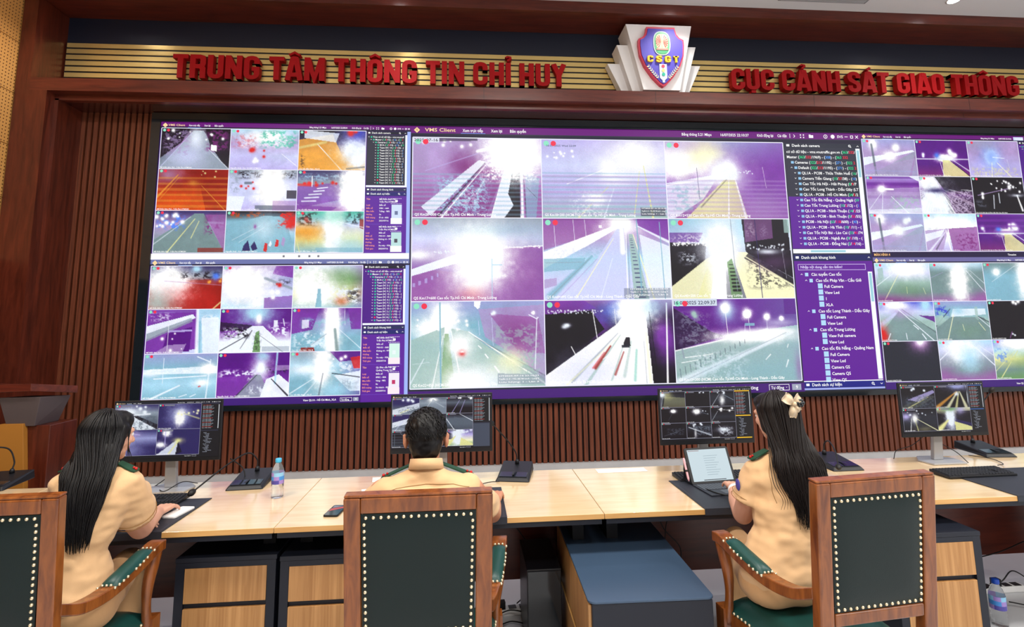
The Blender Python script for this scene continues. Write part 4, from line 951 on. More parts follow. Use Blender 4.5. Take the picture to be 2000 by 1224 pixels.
def window(parent, x0, z0, W, H, feeds, y, style, res, clock, material, cols=3, rowsn=3, part='display_window', full=True, bar_col=HDR, capx=1.0):
    """an application window filling x0..x0+W, z0..z0+H in the plane y"""
    big = style == 'C'
    mb, tx = MB(), MB()
    u = H * (.0165 if big else .0185)
    if style == 'M': u = H * .016
    def ZF(f): return z0 + H * f
    def XF(f): return x0 + W * f
    rect(mb, x0, x0 + W, z0, z0 + H, {'C': PDARK, 'M': (.07, .07, .1)}.get(style, (.30, .10, .50)), y)
    bt = .955 if style != 'RB' else .954
    top = 1.0
    if style == 'RB':
        pass
    top_bar(mb, tx, x0, W, ZF(top), H * .043 * (.62 if big else 1), u, bar_col, clock, y, hi=(style == 'RT'), logo_g=big)
    x_a, x_b = (.004, .815) if style not in ('RT', 'RB') else (.003, .765)
    z_a = {'C': .040, 'LT': .046, 'LB': .05, 'RT': .046, 'RB': .055, 'M': .05}[style]
    z_b = .955
    if big: z_b = .957
    rect(mb, x0, x0 + W, ZF(z_b), ZF(z_b) + H * .012, (.10, .09, .2), y - .001)
    cx = [x_a + (x_b - x_a) * k / cols for k in range(cols + 1)]
    cz = [z_b - (z_b - z_a) * k / rowsn for k in range(rowsn + 1)]
    root = mb
    n = 0
    ly = y - .002
    objs = []
    for r in range(rowsn):
        for c_ in range(cols):
            objs.append((feeds[n], XF(cx[c_]), XF(cx[c_ + 1]), ZF(cz[r + 1]), ZF(cz[r]), n)); n += 1
    gw = H * (.0016 if big else .0022)
    if style == 'M': gw = H * .003
    for k in range(cols + 1):
        rect(mb, XF(cx[k]) - gw, XF(cx[k]) + gw, ZF(z_a), ZF(z_b), (.93, .93, 1) if style != 'M' else (.6, .6, .68), y - .003)
    for k in range(rowsn + 1):
        rect(mb, XF(x_a), XF(x_b), ZF(cz[k]) - gw, ZF(cz[k]) + gw, (.93, .93, 1) if style != 'M' else (.6, .6, .68), y - .003)
    for (ops, a0, a1, b0, b1, n) in objs:
        hh = b1 - b0
        rdot = hh * .034
        dot(mb, a0 + hh * .065, b1 - hh * .055, rdot, (.55, .88, .76), y - .0032)
        dot(mb, a0 + hh * .155, b1 - hh * .055, rdot, (.93, .2, .32), y - .0034)
        if big:
            wdt = [.62, .72, .66, .62, .72, .55, .62, .62, .84][n]
            caption(tx, CAP_C[n], a0 + hh * .03, b0 + hh * .025, hh * .045, (a1 - a0) * wdt, y)
        elif style in ('LT', 'LB'):
            caption(tx, ['Mễ Điền Biên Phủ - Trần Phú HTM0281', 'Nguyễn Huệ - Km 12+400 HTM0121', 'Cao tốc Bắc Nam - Km 8'][n % 3], a0 + hh * .03, b0 + hh * .02, hh * .04, (a1 - a0) * (.45, .45, .3)[n % 3], y)
        elif style == 'RT':
            caption(tx, 'Km 213+300 QL1A Đèo Hải Vân Cao tốc Nam', a0 + hh * .03, b0 + hh * .02, hh * .035, (a1 - a0) * .6, y)
        elif style == 'RB':
            caption(tx, 'Km25+350(TV-02)', a0 + hh * .03, b0 + hh * .02, hh * .035, (a1 - a0) * .25, y)
        else:
            caption(tx, 'QS Km12+300', a0 + hh * .03, b0 + hh * .02, hh * .05, (a1 - a0) * .3, y)
            rect(mb, a0 + hh * .22, a0 + hh * .62, b1 - hh * .08, b1 - hh * .03, (.5, .5, .56), y - .0032)
    if big:
        a0, b1 = objs[0][1], objs[0][4]; hh = objs[0][4] - objs[0][3]
        rect(mb, a0, a0 + hh * .32, b1 - hh * .065, b1, (.85, .85, .92), y - .0031)
        write(tx, '2025-07-16', a0 + hh * .015, b1 - hh * .05, hh * .05, (.1, .1, .15), y - .0033, hh * .29)
        a0, b1 = objs[1][1], objs[1][4]
        write(tx, '16-07-2025 Wed 22:09', a0 + hh * .06, b1 - hh * .095, hh * .036, (.3, .35, .45), y - .0033, hh * .38)
        a0, b1 = objs[8][1], objs[8][4]
        rect(mb, a0, a0 + hh * .56, b1 - hh * .085, b1, (.80, .84, .90), y - .0031)
        write(tx, '16 07 2025 22:09:37', a0 + hh * .01, b1 - hh * .065, hh * .06, (.1, .12, .3), y - .0033, hh * .53)
        for n_, xx in ((1, .79), (4, .67), (6, .65)):
            a0, a1, b0 = objs[n_][1], objs[n_][2], objs[n_][3]
            for q, s_ in enumerate(('HT2025-07-16 22:10:33', 'Tuyến 2: 0 - Tốc độ 98 km/h - Long T', 'Lưu lượng: 1 - Làn 2')):
                write(tx, s_, a0 + (a1 - a0) * xx, b0 + hh * (.12 - q * .035), hh * .022, WHT, y - .004, (a1 - a0) * (.2 if n_ == 1 else .3))
        rect(mb, XF(0), XF(.82), z0, ZF(.032), (.27, .11, .45), y - .001)
        write(tx, 'View QL1A - Trung Lương', XF(.60), ZF(.012), u * 1.05, WHT, y - .003, W * .118)
        frame(mb, XF(.742), XF(.786), ZF(.006), ZF(.028), H * .0015, WHT, y - .0014)
        write(tx, 'Tự động', XF(.746), ZF(.011), u * .9, WHT, y - .003, W * .028)
        chev(mb, XF(.780), ZF(.017), u * .16, False, y - .0014)
        rect(mb, XF(.792), XF(.812), ZF(.006), ZF(.028), (.62, .64, .72), y - .0014)
        write(tx, '9', XF(.800), ZF(.011), u, WHT, y - .003)
    elif style in ('LB', 'RB', 'LT', 'RT', 'M'):
        if style in ('LB', 'RB'):
            rect(mb, XF(0), XF(.815), z0, ZF(z_a - .008), (.24, .10, .45), y - .001)
            write(tx, 'View QL1A - Hồ Chí Minh_XLA', XF(.60), ZF(.016), u, WHT, y - .003, W * .125)
            frame(mb, XF(.74), XF(.785), ZF(.01), ZF(.035), H * .002, WHT, y - .0014)
            write(tx, 'Tự động', XF(.744), ZF(.016), u * .85, WHT, y - .003, W * .03)
            rect(mb, XF(.79), XF(.81), ZF(.01), ZF(.035), (.62, .64, .72), y - .0014)
            write(tx, '9', XF(.798), ZF(.016), u, WHT, y - .003)
        if style == 'LT':   # white task strip
            rect(mb, x0, x0 + W * .998, z0 + H * .0, ZF(z_a - .004), (.97, .97, .97), y - .0036)
            for q, xx in enumerate((.50, .56, .60, .635)):
                rect(mb, XF(xx), XF(xx + .008), ZF(.014), ZF(.028), (.45, .45, .5), y - .004)
        if style == 'RT':
            rect(mb, x0, x0 + W, z0, ZF(z_a - .004), (.12, .08, .24), y - .0036)
            write(tx, 'MÀN HÌNH 4', XF(.006), ZF(.012), u * 1.5, (1, .78, .5), y - .005, W * .075)
            write(tx, 'Timeslot', XF(.64), ZF(.012), u * 1.1, WHT, y - .005)
        if style == 'M':
            write(tx, 'View QL1A', XF(.68), ZF(.017), u, WHT, y - .003, W * .06)
            frame(mb, XF(.75), XF(.79), ZF(.012), ZF(.036), H * .003, (.7, .7, .75), y - .0014)
    # side column
    s0, s1 = x_b + .004, .985 if style not in ('RT', 'RB') else .985
    if big:
        side_head(mb, tx, XF(s0), XF(s1 + .013), ZF(.938), ZF(.955), 'Danh sách camera', u * .95, (.13, .15, .22), y, True, True)
        rect(mb, XF(s0), XF(s1), ZF(.535), ZF(.937), PDARK, y - .0005)
        rect(mb, XF(s0), XF(s1), ZF(.535), ZF(.74), PANEL, y - .0006)
        for i, (nm, a_, b_, c_, d_, ind) in enumerate(LIST_C):
            z = ZF(.916 - i * .0216)
            xx = XF(s0) + u * (.3 + ind * .75)
            if i >= 3: chev(mb, xx + u * .3, z + u * .35, u * .22, i == 3, y - .0014)
            if i >= 2:
                rect(mb, xx + u * 1.0, xx + u * 1.7, z, z + u * .6, (.55, .75, .9), y - .0014); xx += u * 1.9
            clip_write(tx, [(nm, WHT)] + cnt(a_, b_, c_, d_), xx, z, u * .92, XF(s1) - u * .2, y - .003)
        rect(mb, XF(s0), XF(s1 + .006), ZF(.517), ZF(.533), (.95, .97, 1), y - .0014)
        rect(mb, XF(s0 + .04), XF(s0 + .12), ZF(.521), ZF(.529), (.6, .8, .85), y - .002)
        rect(mb, XF(s1), XF(s1 + .010), ZF(.517), ZF(.937), (.95, .97, 1), y - .0014)
        rect(mb, XF(s1 + .002), XF(s1 + .008), ZF(.82), ZF(.93), (.6, .8, .85), y - .002)
        side_head(mb, tx, XF(s0), XF(s1 + .013), ZF(.489), ZF(.512), 'Danh sách khung hình', u * .95, (.10, .12, .36), y, True)
        rect(mb, XF(s0), XF(s1 + .013), ZF(.036), ZF(.487), (.37, .09, .58), y - .0006)
        frame(mb, XF(s0 + .008), XF(s1 - .004), ZF(.452), ZF(.475), H * .0014, (.9, .85, 1), y - .0014)
        write(tx, 'Nhập nội dung cần tìm kiếm!', XF(s0 + .013), ZF(.459), u * .85, (.9, .85, 1), y - .003)
        for i, (nm, ind) in enumerate(TREE):
            z = ZF(.43 - i * .0233)
            xx = XF(s0 + .012 + ind * .009)
            if ind < 2: chev(mb, xx + u * .3, z + u * .35, u * .24, True, y - .0014)
            xx += u * 1.1
            big_i = 1.15 if ind == 3 else .8
            rect(mb, xx, xx + u * big_i, z - u * .1, z + u * (big_i - .1), (.68, .84, .95), y - .0014)
            write(tx, nm, xx + u * 1.5, z, u * .95, WHT, y - .003)
        rect(mb, XF(s1), XF(s1 + .010), ZF(.040), ZF(.445), (.95, .97, 1), y - .0014)
        rect(mb, XF(s1 + .002), XF(s1 + .008), ZF(.33), ZF(.44), (.6, .8, .85), y - .002)
        rect(mb, XF(s0), XF(s1 + .010), ZF(.034), ZF(.037), WHT, y - .0014)
        side_head(mb, tx, XF(s0), XF(s1 + .013), ZF(.012), ZF(.034), 'Danh sách sự kiện', u * .95, (.10, .12, .50), y, False, True)
        rect(mb, XF(s0), XF(s1 + .013), ZF(.0045), ZF(.011), (.62, .66, .92), y - .0014)
    elif style == 'M':
        yl = full == 'yellow'
        hc = (.95, .75, .15) if yl else ((.2, .35, .6) if full == 'blue' else (.16, .17, .24))
        rect(mb, XF(s0), XF(s1), ZF(.935), ZF(.955), hc, y - .0008)
        for i in range(22):
            z = ZF(.915 - i * .0195)
            write(tx, 'QL1A - PC08 - Hà Nội (12/3/15)'[:18 + (i * 7) % 11], XF(s0 + .012), z, u, (.75, .8, .85) if i % 4 else (.9, .35, .3), y - .003)
        rect(mb, XF(s1 - .006), XF(s1), ZF(.50), ZF(.93), (.85, .87, .9), y - .0014)
        rect(mb, XF(s0), XF(s1), ZF(.455), ZF(.475), hc, y - .0008)
        if full != 'tree':
            for i in range(16):
                write(tx, 'Cao tốc Bắc Nam'[:7 + (i * 5) % 9], XF(s0 + .03 + (i % 3) * .012), ZF(.42 - i * .0225), u, (.75, .78, .85), y - .003)
        else:
            rect(mb, XF(s0), XF(s1), ZF(.03), ZF(.455), (.26, .29, .36), y - .001)
        if yl: rect(mb, XF(s0), XF(s1), ZF(.03), ZF(.05), hc, y - .0012)
    else:
        side_head(mb, tx, XF(s0), XF(s1), ZF(.93), ZF(.954), 'Danh sách camera', u, (.10, .11, .18), y, True, True)
        rect(mb, XF(s0), XF(s1 - .008), ZF(.545), ZF(.928), PDARK if style == 'LT' else (.30, .10, .52), y - .0005)
        for i in range(18):
            ind = min(i, 2) if i < 3 else 3
            z = ZF(.905 - i * .0205)
            xx = XF(s0) + u * (.8 + .9 * ind)
            chev(mb, xx, z + u * .35, u * .25, i < 2, y - .0014)
            rect(mb, xx + u * .7, xx + u * 1.3, z, z + u * .6, (.2, .75, .6) if i != 16 else (.9, .2, .3), y - .0014)
            nm = ['Trục cơ sở dữ liệu - vms.vnutraffic', 'Master', 'Cameras', 'BCA'][i] if i < 4 else 'Team DC %d' % (i * 3 % 14 + 2)
            clip_write(tx, [(nm, WHT)] + cnt('12', '3', '15', '12'), xx + u * 1.6, z, u * .9, XF(s1 - .012), y - .003)
        rect(mb, XF(s0), XF(s1 - .008), ZF(.53), ZF(.543), (.93, .95, 1), y - .0014)
        rect(mb, XF(s1 - .008), XF(s1), ZF(.53), ZF(.928), (.93, .95, 1), y - .0014)
        side_head(mb, tx, XF(s0), XF(s1), ZF(.497), ZF(.526), 'Danh sách khung hình', u, (.16, .17, .35), y, False)
        side_head(mb, tx, XF(s0), XF(s1), ZF(.465), ZF(.494), 'Danh sách sự kiện', u, (.13, .14, .42), y, True, True)
        rect(mb, XF(s0), XF(s1), z0, ZF(.463), (.36, .13, .60), y - .0006)
        ev = [['Mễ Điền Biên Phủ -', 'Trần Phú HTM0281', 'Biển số', '29B1 - 66A', 'Trắng - 98%', '0x', 'Ô tô - 85%', '2025/07/16'],
              ['Mễ Điền Biên Phủ -', 'Trần Phú HTM0281', 'Biển số', '79D1S1 - 86B', 'Không rõ - 97%', '0x', 'Xe máy - 93%', '2025/07/16'],
              ['QL Đèo cầu Hải Vân', 'Quảng Trung QL1', 'Biển số', '89EC - 80A', 'Vàng - 98%', '0x', 'Xe khách - 80%', '2025/07/16']]
        zt = .455
        hh_ = .205 if style != 'LT' else .205
        for k in range(2):
            event(mb, tx, XF(s0), XF(s1 - .01), ZF(zt - k * hh_), ZF(zt - (k + 1) * hh_ + .006), u * .95, y, ev[(k + (style == 'LB')) % 3], k + (2 if style == 'LB' else 0))
        rect(mb, XF(s1), XF(.999), z0, ZF(.955), (.62, .70, .95), y - .0008)
    win = mb.build(part, material, parent, colors=True)
    for (ops, a0, a1, b0, b1, n) in objs:
        feed(win, 'camera_feed', ops, a0, a1, b0, b1, ly, res, n + int(W * 100), material)
    tx.build('on_screen_text', material, win, colors=True)
    return win

# the video wall
vw = thing('video_wall', 'large video wall of purple traffic camera windows with a black frame', 'video wall', (0, DW, 0.975))
VX, VH = -2.996, 2.72
VWID = VH * 32 / 9
MB().box(VX - 0.085, VX - 0.0005, -0.02, 0.03, -0.05, VH + 0.088).box(VX + VWID, VX + VWID + 0.085, -0.02, 0.03, -0.05, VH + 0.088).box(VX, VX + VWID, -0.02, 0.03, -0.05, -0.0005).box(VX, VX + VWID, -0.02, 0.03, VH + 0.0005, VH + 0.088).build('frame', MT['gloss_black'], vw)
MB().box(VX, VX + VWID, 0.0, 0.03, 0, VH).build('panel', MT['black'], vw)
hW, hH = VH * 8 / 9, VH / 2
E_ = MT['emit']
window(vw, VX, hH, hW, hH, F_LT, -0.004, 'LT', (132, 80), '16/07/2025 22:08:04', E_)
window(vw, VX, 0, hW, hH, F_LB, -0.004, 'LB', (132, 80), '16/07/2025 22:10:40', E_, bar_col=(.42, .45, .66))
window(vw, VX + hW, 0, hW * 2, VH, F_C, -0.004, 'C', (256, 156), '16/07/2025 22:10:37', E_)
window(vw, VX + hW * 3, hH, hW, hH, F_RT, -0.004, 'RT', (132, 80), '16/07/2025 22:10:36', E_)
window(vw, VX + hW * 3, 0, hW, hH, F_RB, -0.004, 'RB', (132, 80), '16/07/2025 22:10:38', E_, bar_col=(.42, .40, .62))
# ---------------------------------------------------------------- desks and cabinets
DZ = 0.75
def desk(x0, x1, label, za=0.0, zb=0.0):
    t = thing('desk', label, 'desk', (x0, 2.742, 0), group='row of control desks')
    w_ = x1 - x0 - 0.003
    MB().box(0, w_, 0.0, 0.83, DZ - 0.024, DZ).build('desktop', MT['maple'], t, bevel=0.002)
    MB().box(0.0, w_, -0.0012, -0.0002, DZ - 0.024, DZ - 0.001).build('edge_band', MT['maple_edge'], t)
    MB().box(0.01, w_ - 0.01, 0.012, 0.80, DZ - 0.052, DZ - 0.0245).build('underframe', MT['anth'], t)
    MB().box(0.0, w_, 0.735, 0.755, 0.145, DZ - 0.0525).build('modesty_panel', MT['wallwood_h'], t)
    for lx, zl in ((0.06, za), (w_ - 0.12, zb)):
        MB().hexa([(lx, 0.1 if not zl else 0.22, zl), (lx + 0.06, 0.1 if not zl else 0.22, zl), (lx + 0.06, 0.50, zl), (lx, 0.50, zl)],
                  [(lx, 0.22, DZ - 0.0525), (lx + 0.06, 0.22, DZ - 0.0525), (lx + 0.06, 0.50, DZ - 0.0525), (lx, 0.50, DZ - 0.0525)]).build('leg', MT['darkmetal'], t)
    return t
desk(-4.00, -2.495, 'maple control desk at the far left end behind the leftmost chair')
desk(-2.493, -0.912, 'maple control desk where the long straight haired woman works', 0, 0.6006)
desk(-0.912, 0.668, 'maple control desk in front of the short haired man', 0.6006, 0.5506)
desk(0.668, 2.25, 'maple control desk holding the tablet', 0.5506, 0.6206)
desk(2.25, 3.83, 'maple control desk under the rightmost monitor', 0.6206, 0)
desk(3.83, 5.4, 'maple control desk cut off by the right edge of the photo')

def cabinet(x0, x1, y0, y1, top, label, split=True):
    t = thing('pedestal_cabinet', label, 'cabinet', ((x0 + x1) / 2, y0, 0), group='desk pedestals')
    w_ = (x1 - x0) / 2; d = y1 - y0
    MB().box(-w_, w_, 0.012, d, 0.02, top - 0.022).build('body', MT['anth'], t, bevel=0.002)
    MB().box(-w_ - 0.004, w_ + 0.004, -0.004, d, top - 0.0218, top).build('top_panel', MT['anth'], t, bevel=0.003)
    MB().box(-w_, -w_ + 0.04, -0.003, 0.0118, 0.02, top - 0.022).box(w_ - 0.04, w_, -0.003, 0.0118, 0.02, top - 0.022).box(-w_ + 0.0402, w_ - 0.0402, -0.003, 0.0118, top - 0.046, top - 0.0222).build('front_frame', MT['anth'], t)
    z1 = top - 0.047
    for (a, b) in ((z1 - 0.155, z1), (z1 - 0.475, z1 - 0.180)):
        MB().box(-w_ + 0.042, w_ - 0.042, -0.004, 0.0115, max(a, 0.03), b).build('drawer_front', MT['oakfront'], t, bevel=0.001)
    return t
cabinet(-1.385, -0.925, 2.83, 3.45, 0.60, 'oak fronted dark pedestal under the joint, left one of the close pair')
cabinet(-0.895, -0.435, 2.80, 3.42, 0.60, 'oak fronted dark pedestal partly hidden by the middle chair, right one of the close pair')
cabinet(2.10, 2.56, 2.66, 3.30, 0.62, 'oak fronted dark pedestal showing right of the rightmost chair back')

# the side cabinet pulled out in front of the desks
t = thing('side_cabinet', 'large blue grey topped side cabinet standing out between the middle and right chairs', 'cabinet', (0.487, 2.325, 0), -0.025)
def rpoly(x0, x1, y0, y1, r, n=6):
    out = []
    for cx, cy, a0 in ((x1 - r, y1 - r, 0), (x0 + r, y1 - r, 90), (x0 + r, y0 + r, 180), (x1 - r, y0 + r, 270)):
        for k in range(n + 1):
            a = math.radians(a0 + 90 * k / n)
            out.append((cx + r * math.cos(a), cy + r * math.sin(a)))
    return out
MB().slab(rpoly(0, 0.53, 0, 1.02, 0.03), 0.541, 0.55).build('top_panel', MT['anth_top'], t, bevel=0.002)
MB().box(0.014, 0.52, 0.002, 0.98, 0.03, 0.5405).build('body', MT['anth'], t, bevel=0.003)
for (a, b) in ((0.28, 0.530), (0.045, 0.265)):
    MB().box(0.002, 0.0138, 0.02, 0.97, a, b).build('drawer_front', MT['oakfront'], t, bevel=0.001)
MB().box(-0.004, 0.0018, 0.30, 0.80, 0.268, 0.276).build('pull_strip', MT['maple_edge'], t)

def tower(x, y, label):
    t = thing('computer_tower', label, 'computer', (x, y, 0), group='computers under the desks')
    MB().box(-0.09, 0.09, 0, 0.4, 0.02, 0.42).build('case', MT['black'], t, bevel=0.004)
    MB().box(-0.085, 0.085, -0.006, -0.0005, 0.03, 0.41).build('front_panel', MT['gloss_black'], t)
    MB().box(-0.08, -0.05, 0.02, 0.38, 0, 0.0195).box(0.05, 0.08, 0.02, 0.38, 0, 0.0195).build('feet', MT['plastic'], t)
tower(0.388, 2.95, 'black computer tower under the desk left of the side cabinet')

# ---------------------------------------------------------------- leather desk mats, paper
def desk_mat(x0, x1, label, back=3.23):
    t = thing('desk_mat', label, 'desk mat', (x0, 2.742, DZ + 0.0005), group='black leatherette desk mats')
    w_ = x1 - x0
    MB().box(0, w_, -0.004, back - 2.742, 0, 0.004).box(0, w_, -0.0045, -0.0015, -0.028, -0.0001).build('sheet', MT['leathermat'], t)
    MB().box(0.012, w_ - 0.012, 0.01, 0.0112, 0.0041, 0.0046).box(0.014, 0.0152, 0.012, back - 2.76, 0.0041, 0.0046).box(w_ - 0.0152, w_ - 0.014, 0.012, back - 2.76, 0.0041, 0.0046).build('stitching', mat('mat_stitch', rgb(90, 92, 100), 0.7), t)
desk_mat(-2.16, -1.415, 'black desk mat under the straight haired woman\'s arm')
desk_mat(-0.50, 0.185, 'black desk mat mostly hidden behind the short haired man')
desk_mat(1.178, 1.93, 'black desk mat under the tablet')
desk_mat(2.88, 3.62, 'black desk mat in front of the rightmost keyboard')

def sheet(name, cx, cy, w_, d, rz, label, zz=0.0):
    t = MB().box(-w_ / 2, w_ / 2, -d / 2, d / 2, 0, 0.0012).build(name, MT['paper'])
    t.location = (cx, cy, DZ + 0.0006 + zz); t.rotation_euler.z = rz
    return tag(t, label, 'paper', 'loose white papers on the desks')
sheet('paper_sheet', -0.49, 3.50, 0.20, 0.10, 0.15, 'white paper left of the man\'s shoulder, farther of two')
sheet('paper_sheet', -0.50, 3.27, 0.22, 0.09, 0.2, 'white paper left of the man\'s shoulder, nearer of two')
sheet('paper_sheet', 0.97, 3.50, 0.32, 0.09, 0.0, 'white paper at the back edge of the desk left of the tablet')
sheet('paper_sheet', 2.20, 3.50, 0.30, 0.10, 0.0, 'white paper at the desk back edge behind the wavy haired woman')
sheet('paper_sheet', -1.80, 3.48, 0.25, 0.12, 0.1, 'white paper beside the left monitor stand')

# ---------------------------------------------------------------- monitors
SKY_MON = [
 ['V ngGG;G .3 .3 .3 .2 W 1;D 7 .05 .02 .9 .35 .05 W;P W .9 .1 .55 .45 .45 1 .95 .6 1 0 .75;P k .85 .4 .35 1 .8 1 1 .45 .5;T .4 .4 1 1 G .7 14;L .1 .45 .8 .38 .03 .03 W .9', 'V nnnn;G .5 .45 .25 .4 s 1;G .5 .55 .1 .25 w 2;D 8 .4 .25 .95 .45 .03 Y;L .6 .4 .95 .6 .02 .03 y .6', 'V nsnn;G .1 .2 .3 .5 L 1;G .4 .2 .2 .1 a .8;L .2 .1 .6 .2 .01 .02 l .8;G .4 .8 .3 .3 s .6', 'V nnnn;G .22 .15 .08 .12 w 2;G .1 .6 .12 .1 w 1.3;L .2 .1 .2 .6 .02 .02 l .7;P W .85 .05 .95 .45 .45 .5 .45 .45 1 0 1;L .5 .48 .3 .95 .02 .03 y .9;G .5 .45 .1 .1 y 1;P k .7 .5 .5 .6 .9 .45 1'],
 ['V nnGg;D 4 .3 .1 .9 .3 .08 W;P W .8 0 .7 1 .3 1 .6 .2 1 0 1;L .3 .9 .6 .7 .03 .03 y .7;T .2 .5 1 1 G .6 16', 'V GgGG;G .5 .15 .15 .15 w 1.3;L .5 .2 .9 .6 .01 .02 w .8;L .4 .3 .1 1 .01 .02 w .6;P g .6 .5 .1 1 .6 1 1 .2 1', 'V kGkk;D 8 .4 0 .95 .12 .05 w;L .5 .2 .2 1 .01 .015 l .9;L .7 .2 .5 1 .01 .015 l .9', 'V nnGg;P W .9 0 .5 1 .1 1 .4 0 .8;L .4 .4 .1 1 .02 .03 L .7;T 0 .6 1 1 g .7 14', 'V ddgg;G .5 .5 .3 .3 g .6', 'V kGGd;L .0 .3 .3 1 .02 .02 W .9;L .5 .05 1 .5 .01 .02 W .9;P G .7 .3 .2 1 .6 1 1 .3 1', 'V dkdd;L .3 .1 .6 .7 .01 .01 g .8;L .1 .2 .1 .9 .01 .01 g .6;S 0 1 6 G .4', 'V kkkk;G .5 .5 .3 .3 g .5', 'V nlYe;P k .8 0 .1 .3 .3 .3 .6 0 .6;G .4 .35 .16 .6 W 2;L .35 .4 .0 1 .02 .15 y 1;P y .95 .55 .5 1 .9 1 1 .5 1;D 14 .3 .05 .95 .4 .06 W;T .5 0 1 .4 l .7 12'],
 ['V kddk;G .3 .2 .2 .25 y .6;G .08 .2 .12 .15 W 1.3;P y .35 .2 .3 1 .4 1 1 .1 1;L .1 .2 .05 .9 .01 .02 W .7', 'V kkkk;D 3 .5 .02 .95 .1 .04 W', 'V kddk;D 5 .3 0 .6 .2 .05 W;G .5 .6 .1 .3 w 1;L .4 .2 .1 .9 .01 .02 W .6;L .5 .2 .95 .6 .01 .02 g .8', 'V kkkk;G .5 .25 .1 .1 w 1.8;L .45 .4 .3 .8 .01 .01 G .6', 'V kkkk;G .45 .3 .12 .14 w 1.8;L .6 .35 .9 .5 .02 .02 G .8;D 3 .6 .2 .9 .5 .03 W', 'V kkdk;L .3 .2 .95 .3 .01 .01 w .8;D 6 .3 .1 .95 .3 .05 w;L .3 .3 .05 .9 .01 .01 W .7', 'V kkkk;T .2 .3 .9 .8 G .6 12;L .1 .8 .9 .4 .01 .01 g .5', 'V kdkk;D 6 .1 0 .9 .3 .05 W;L .1 .3 .95 .8 .03 .05 W .7;G .35 .7 .05 .3 w .8;T .3 .2 1 .9 g .5 12', 'V kkkk;G .5 .5 .25 .15 W 1;T .3 .3 .9 .9 W .7 12;L .3 .2 .5 .6 .01 .02 W .7'],
 ['V kkdd;D 6 .25 .1 .9 .25 .05 W;P l .8 .2 .6 .95 .2 1 .3 .5 .7;P y .15 0 .9 .8 .4 1 .5 .4 1 0 1;L .2 .95 .8 .5 .02 .01 y .8;T .1 .4 1 1 G .6 16', 'V kkkk;G .7 .05 .3 .15 s 1.2;L .65 .3 .05 .95 .02 .08 o .8;L .68 .3 .35 1 .02 .08 Y .8;L .72 .3 .6 1 .02 .06 y .8;L .75 .3 .9 1 .02 .08 Y .8;G .65 .4 .06 .08 W 1;L .95 .05 .97 1 .01 .01 W .9', 'V kddk;G .1 .35 .15 .15 l 1;G .35 .45 .08 .2 w 1.2;L .25 .4 .2 1 .01 .02 w .8;L .35 .5 .42 1 .01 .02 y .8;L .4 .45 1 1 .01 .02 Y .9;G .6 .9 .25 .12 y .35;D 8 .05 .1 .9 .3 .03 W', 'V Yknd;P k .9 0 .2 .35 .45 0 .9;P k .8 .6 .15 1 .15 1 .7 .55 .5;G .4 .3 .12 .6 W 2;L .32 .55 .0 1 .03 .15 y 1;P y .95 .5 .6 1 .85 1 1 .52 1;G .4 .05 .3 .1 e 1;G .7 .1 .15 .2 l .8']]
def monitor(x0, x1, yc, feeds, cols, rowsn, flag, label, rz=0.0):
    W_, H_ = x1 - x0, 0.345
    z0 = 0.925
    t = thing('monitor', label, 'monitor', ((x0 + x1) / 2, yc, DZ + 0.0006), rz, group='desktop monitors')
    hw = W_ / 2
    zz = z0 - DZ
    MB().box(-hw, hw, 0, 0.014, zz, zz + H_).box(-hw + 0.08, hw - 0.08, 0.0142, 0.045, zz + 0.04, zz + H_ - 0.06).build('housing', MT['plastic'], t, bevel=0.003)
    MB().hexa([(-0.035, 0.075, 0.0125), (0.03, 0.075, 0.0125), (0.03, 0.105, 0.0125), (-0.035, 0.105, 0.0125)], [(-0.028, 0.05, zz + 0.12), (0.028, 0.05, zz + 0.12), (0.028, 0.08, zz + 0.12), (-0.028, 0.08, zz + 0.12)]).build('stand_neck', MT['silver'], t, bevel=0.004)
    MB().slab([(-0.115, -0.01), (0.115, -0.01), (0.13, 0.10), (0.06, 0.19), (-0.06, 0.19), (-0.13, 0.10)], 0, 0.012).build('stand_base', MT['silver'], t, bevel=0.003)
    window(t, -hw + 0.008, zz + 0.022, W_ - 0.016, H_ - 0.030, feeds, -0.001, 'M', (64, 44), '16/07/2025 22:10:37', MT['emit_mon'], cols, rowsn, 'screen', flag, (.12, .13, .18))
    return t
MY = 3.36
monitor(-2.045, -1.442, MY, SKY_MON[0], 2, 2, True, 'monitor with four dark feeds facing the straight haired woman')
monitor(-0.468, 0.143, MY, SKY_MON[1], 3, 3, 'tree', 'monitor behind the man\'s head with nine feeds')
monitor(1.185, 1.795, MY, SKY_MON[2], 3, 3, 'yellow', 'monitor with yellow side bars above the tablet')
monitor(2.79, 3.39, MY, SKY_MON[3], 2, 2, 'blue', 'rightmost monitor showing yellow light trails')

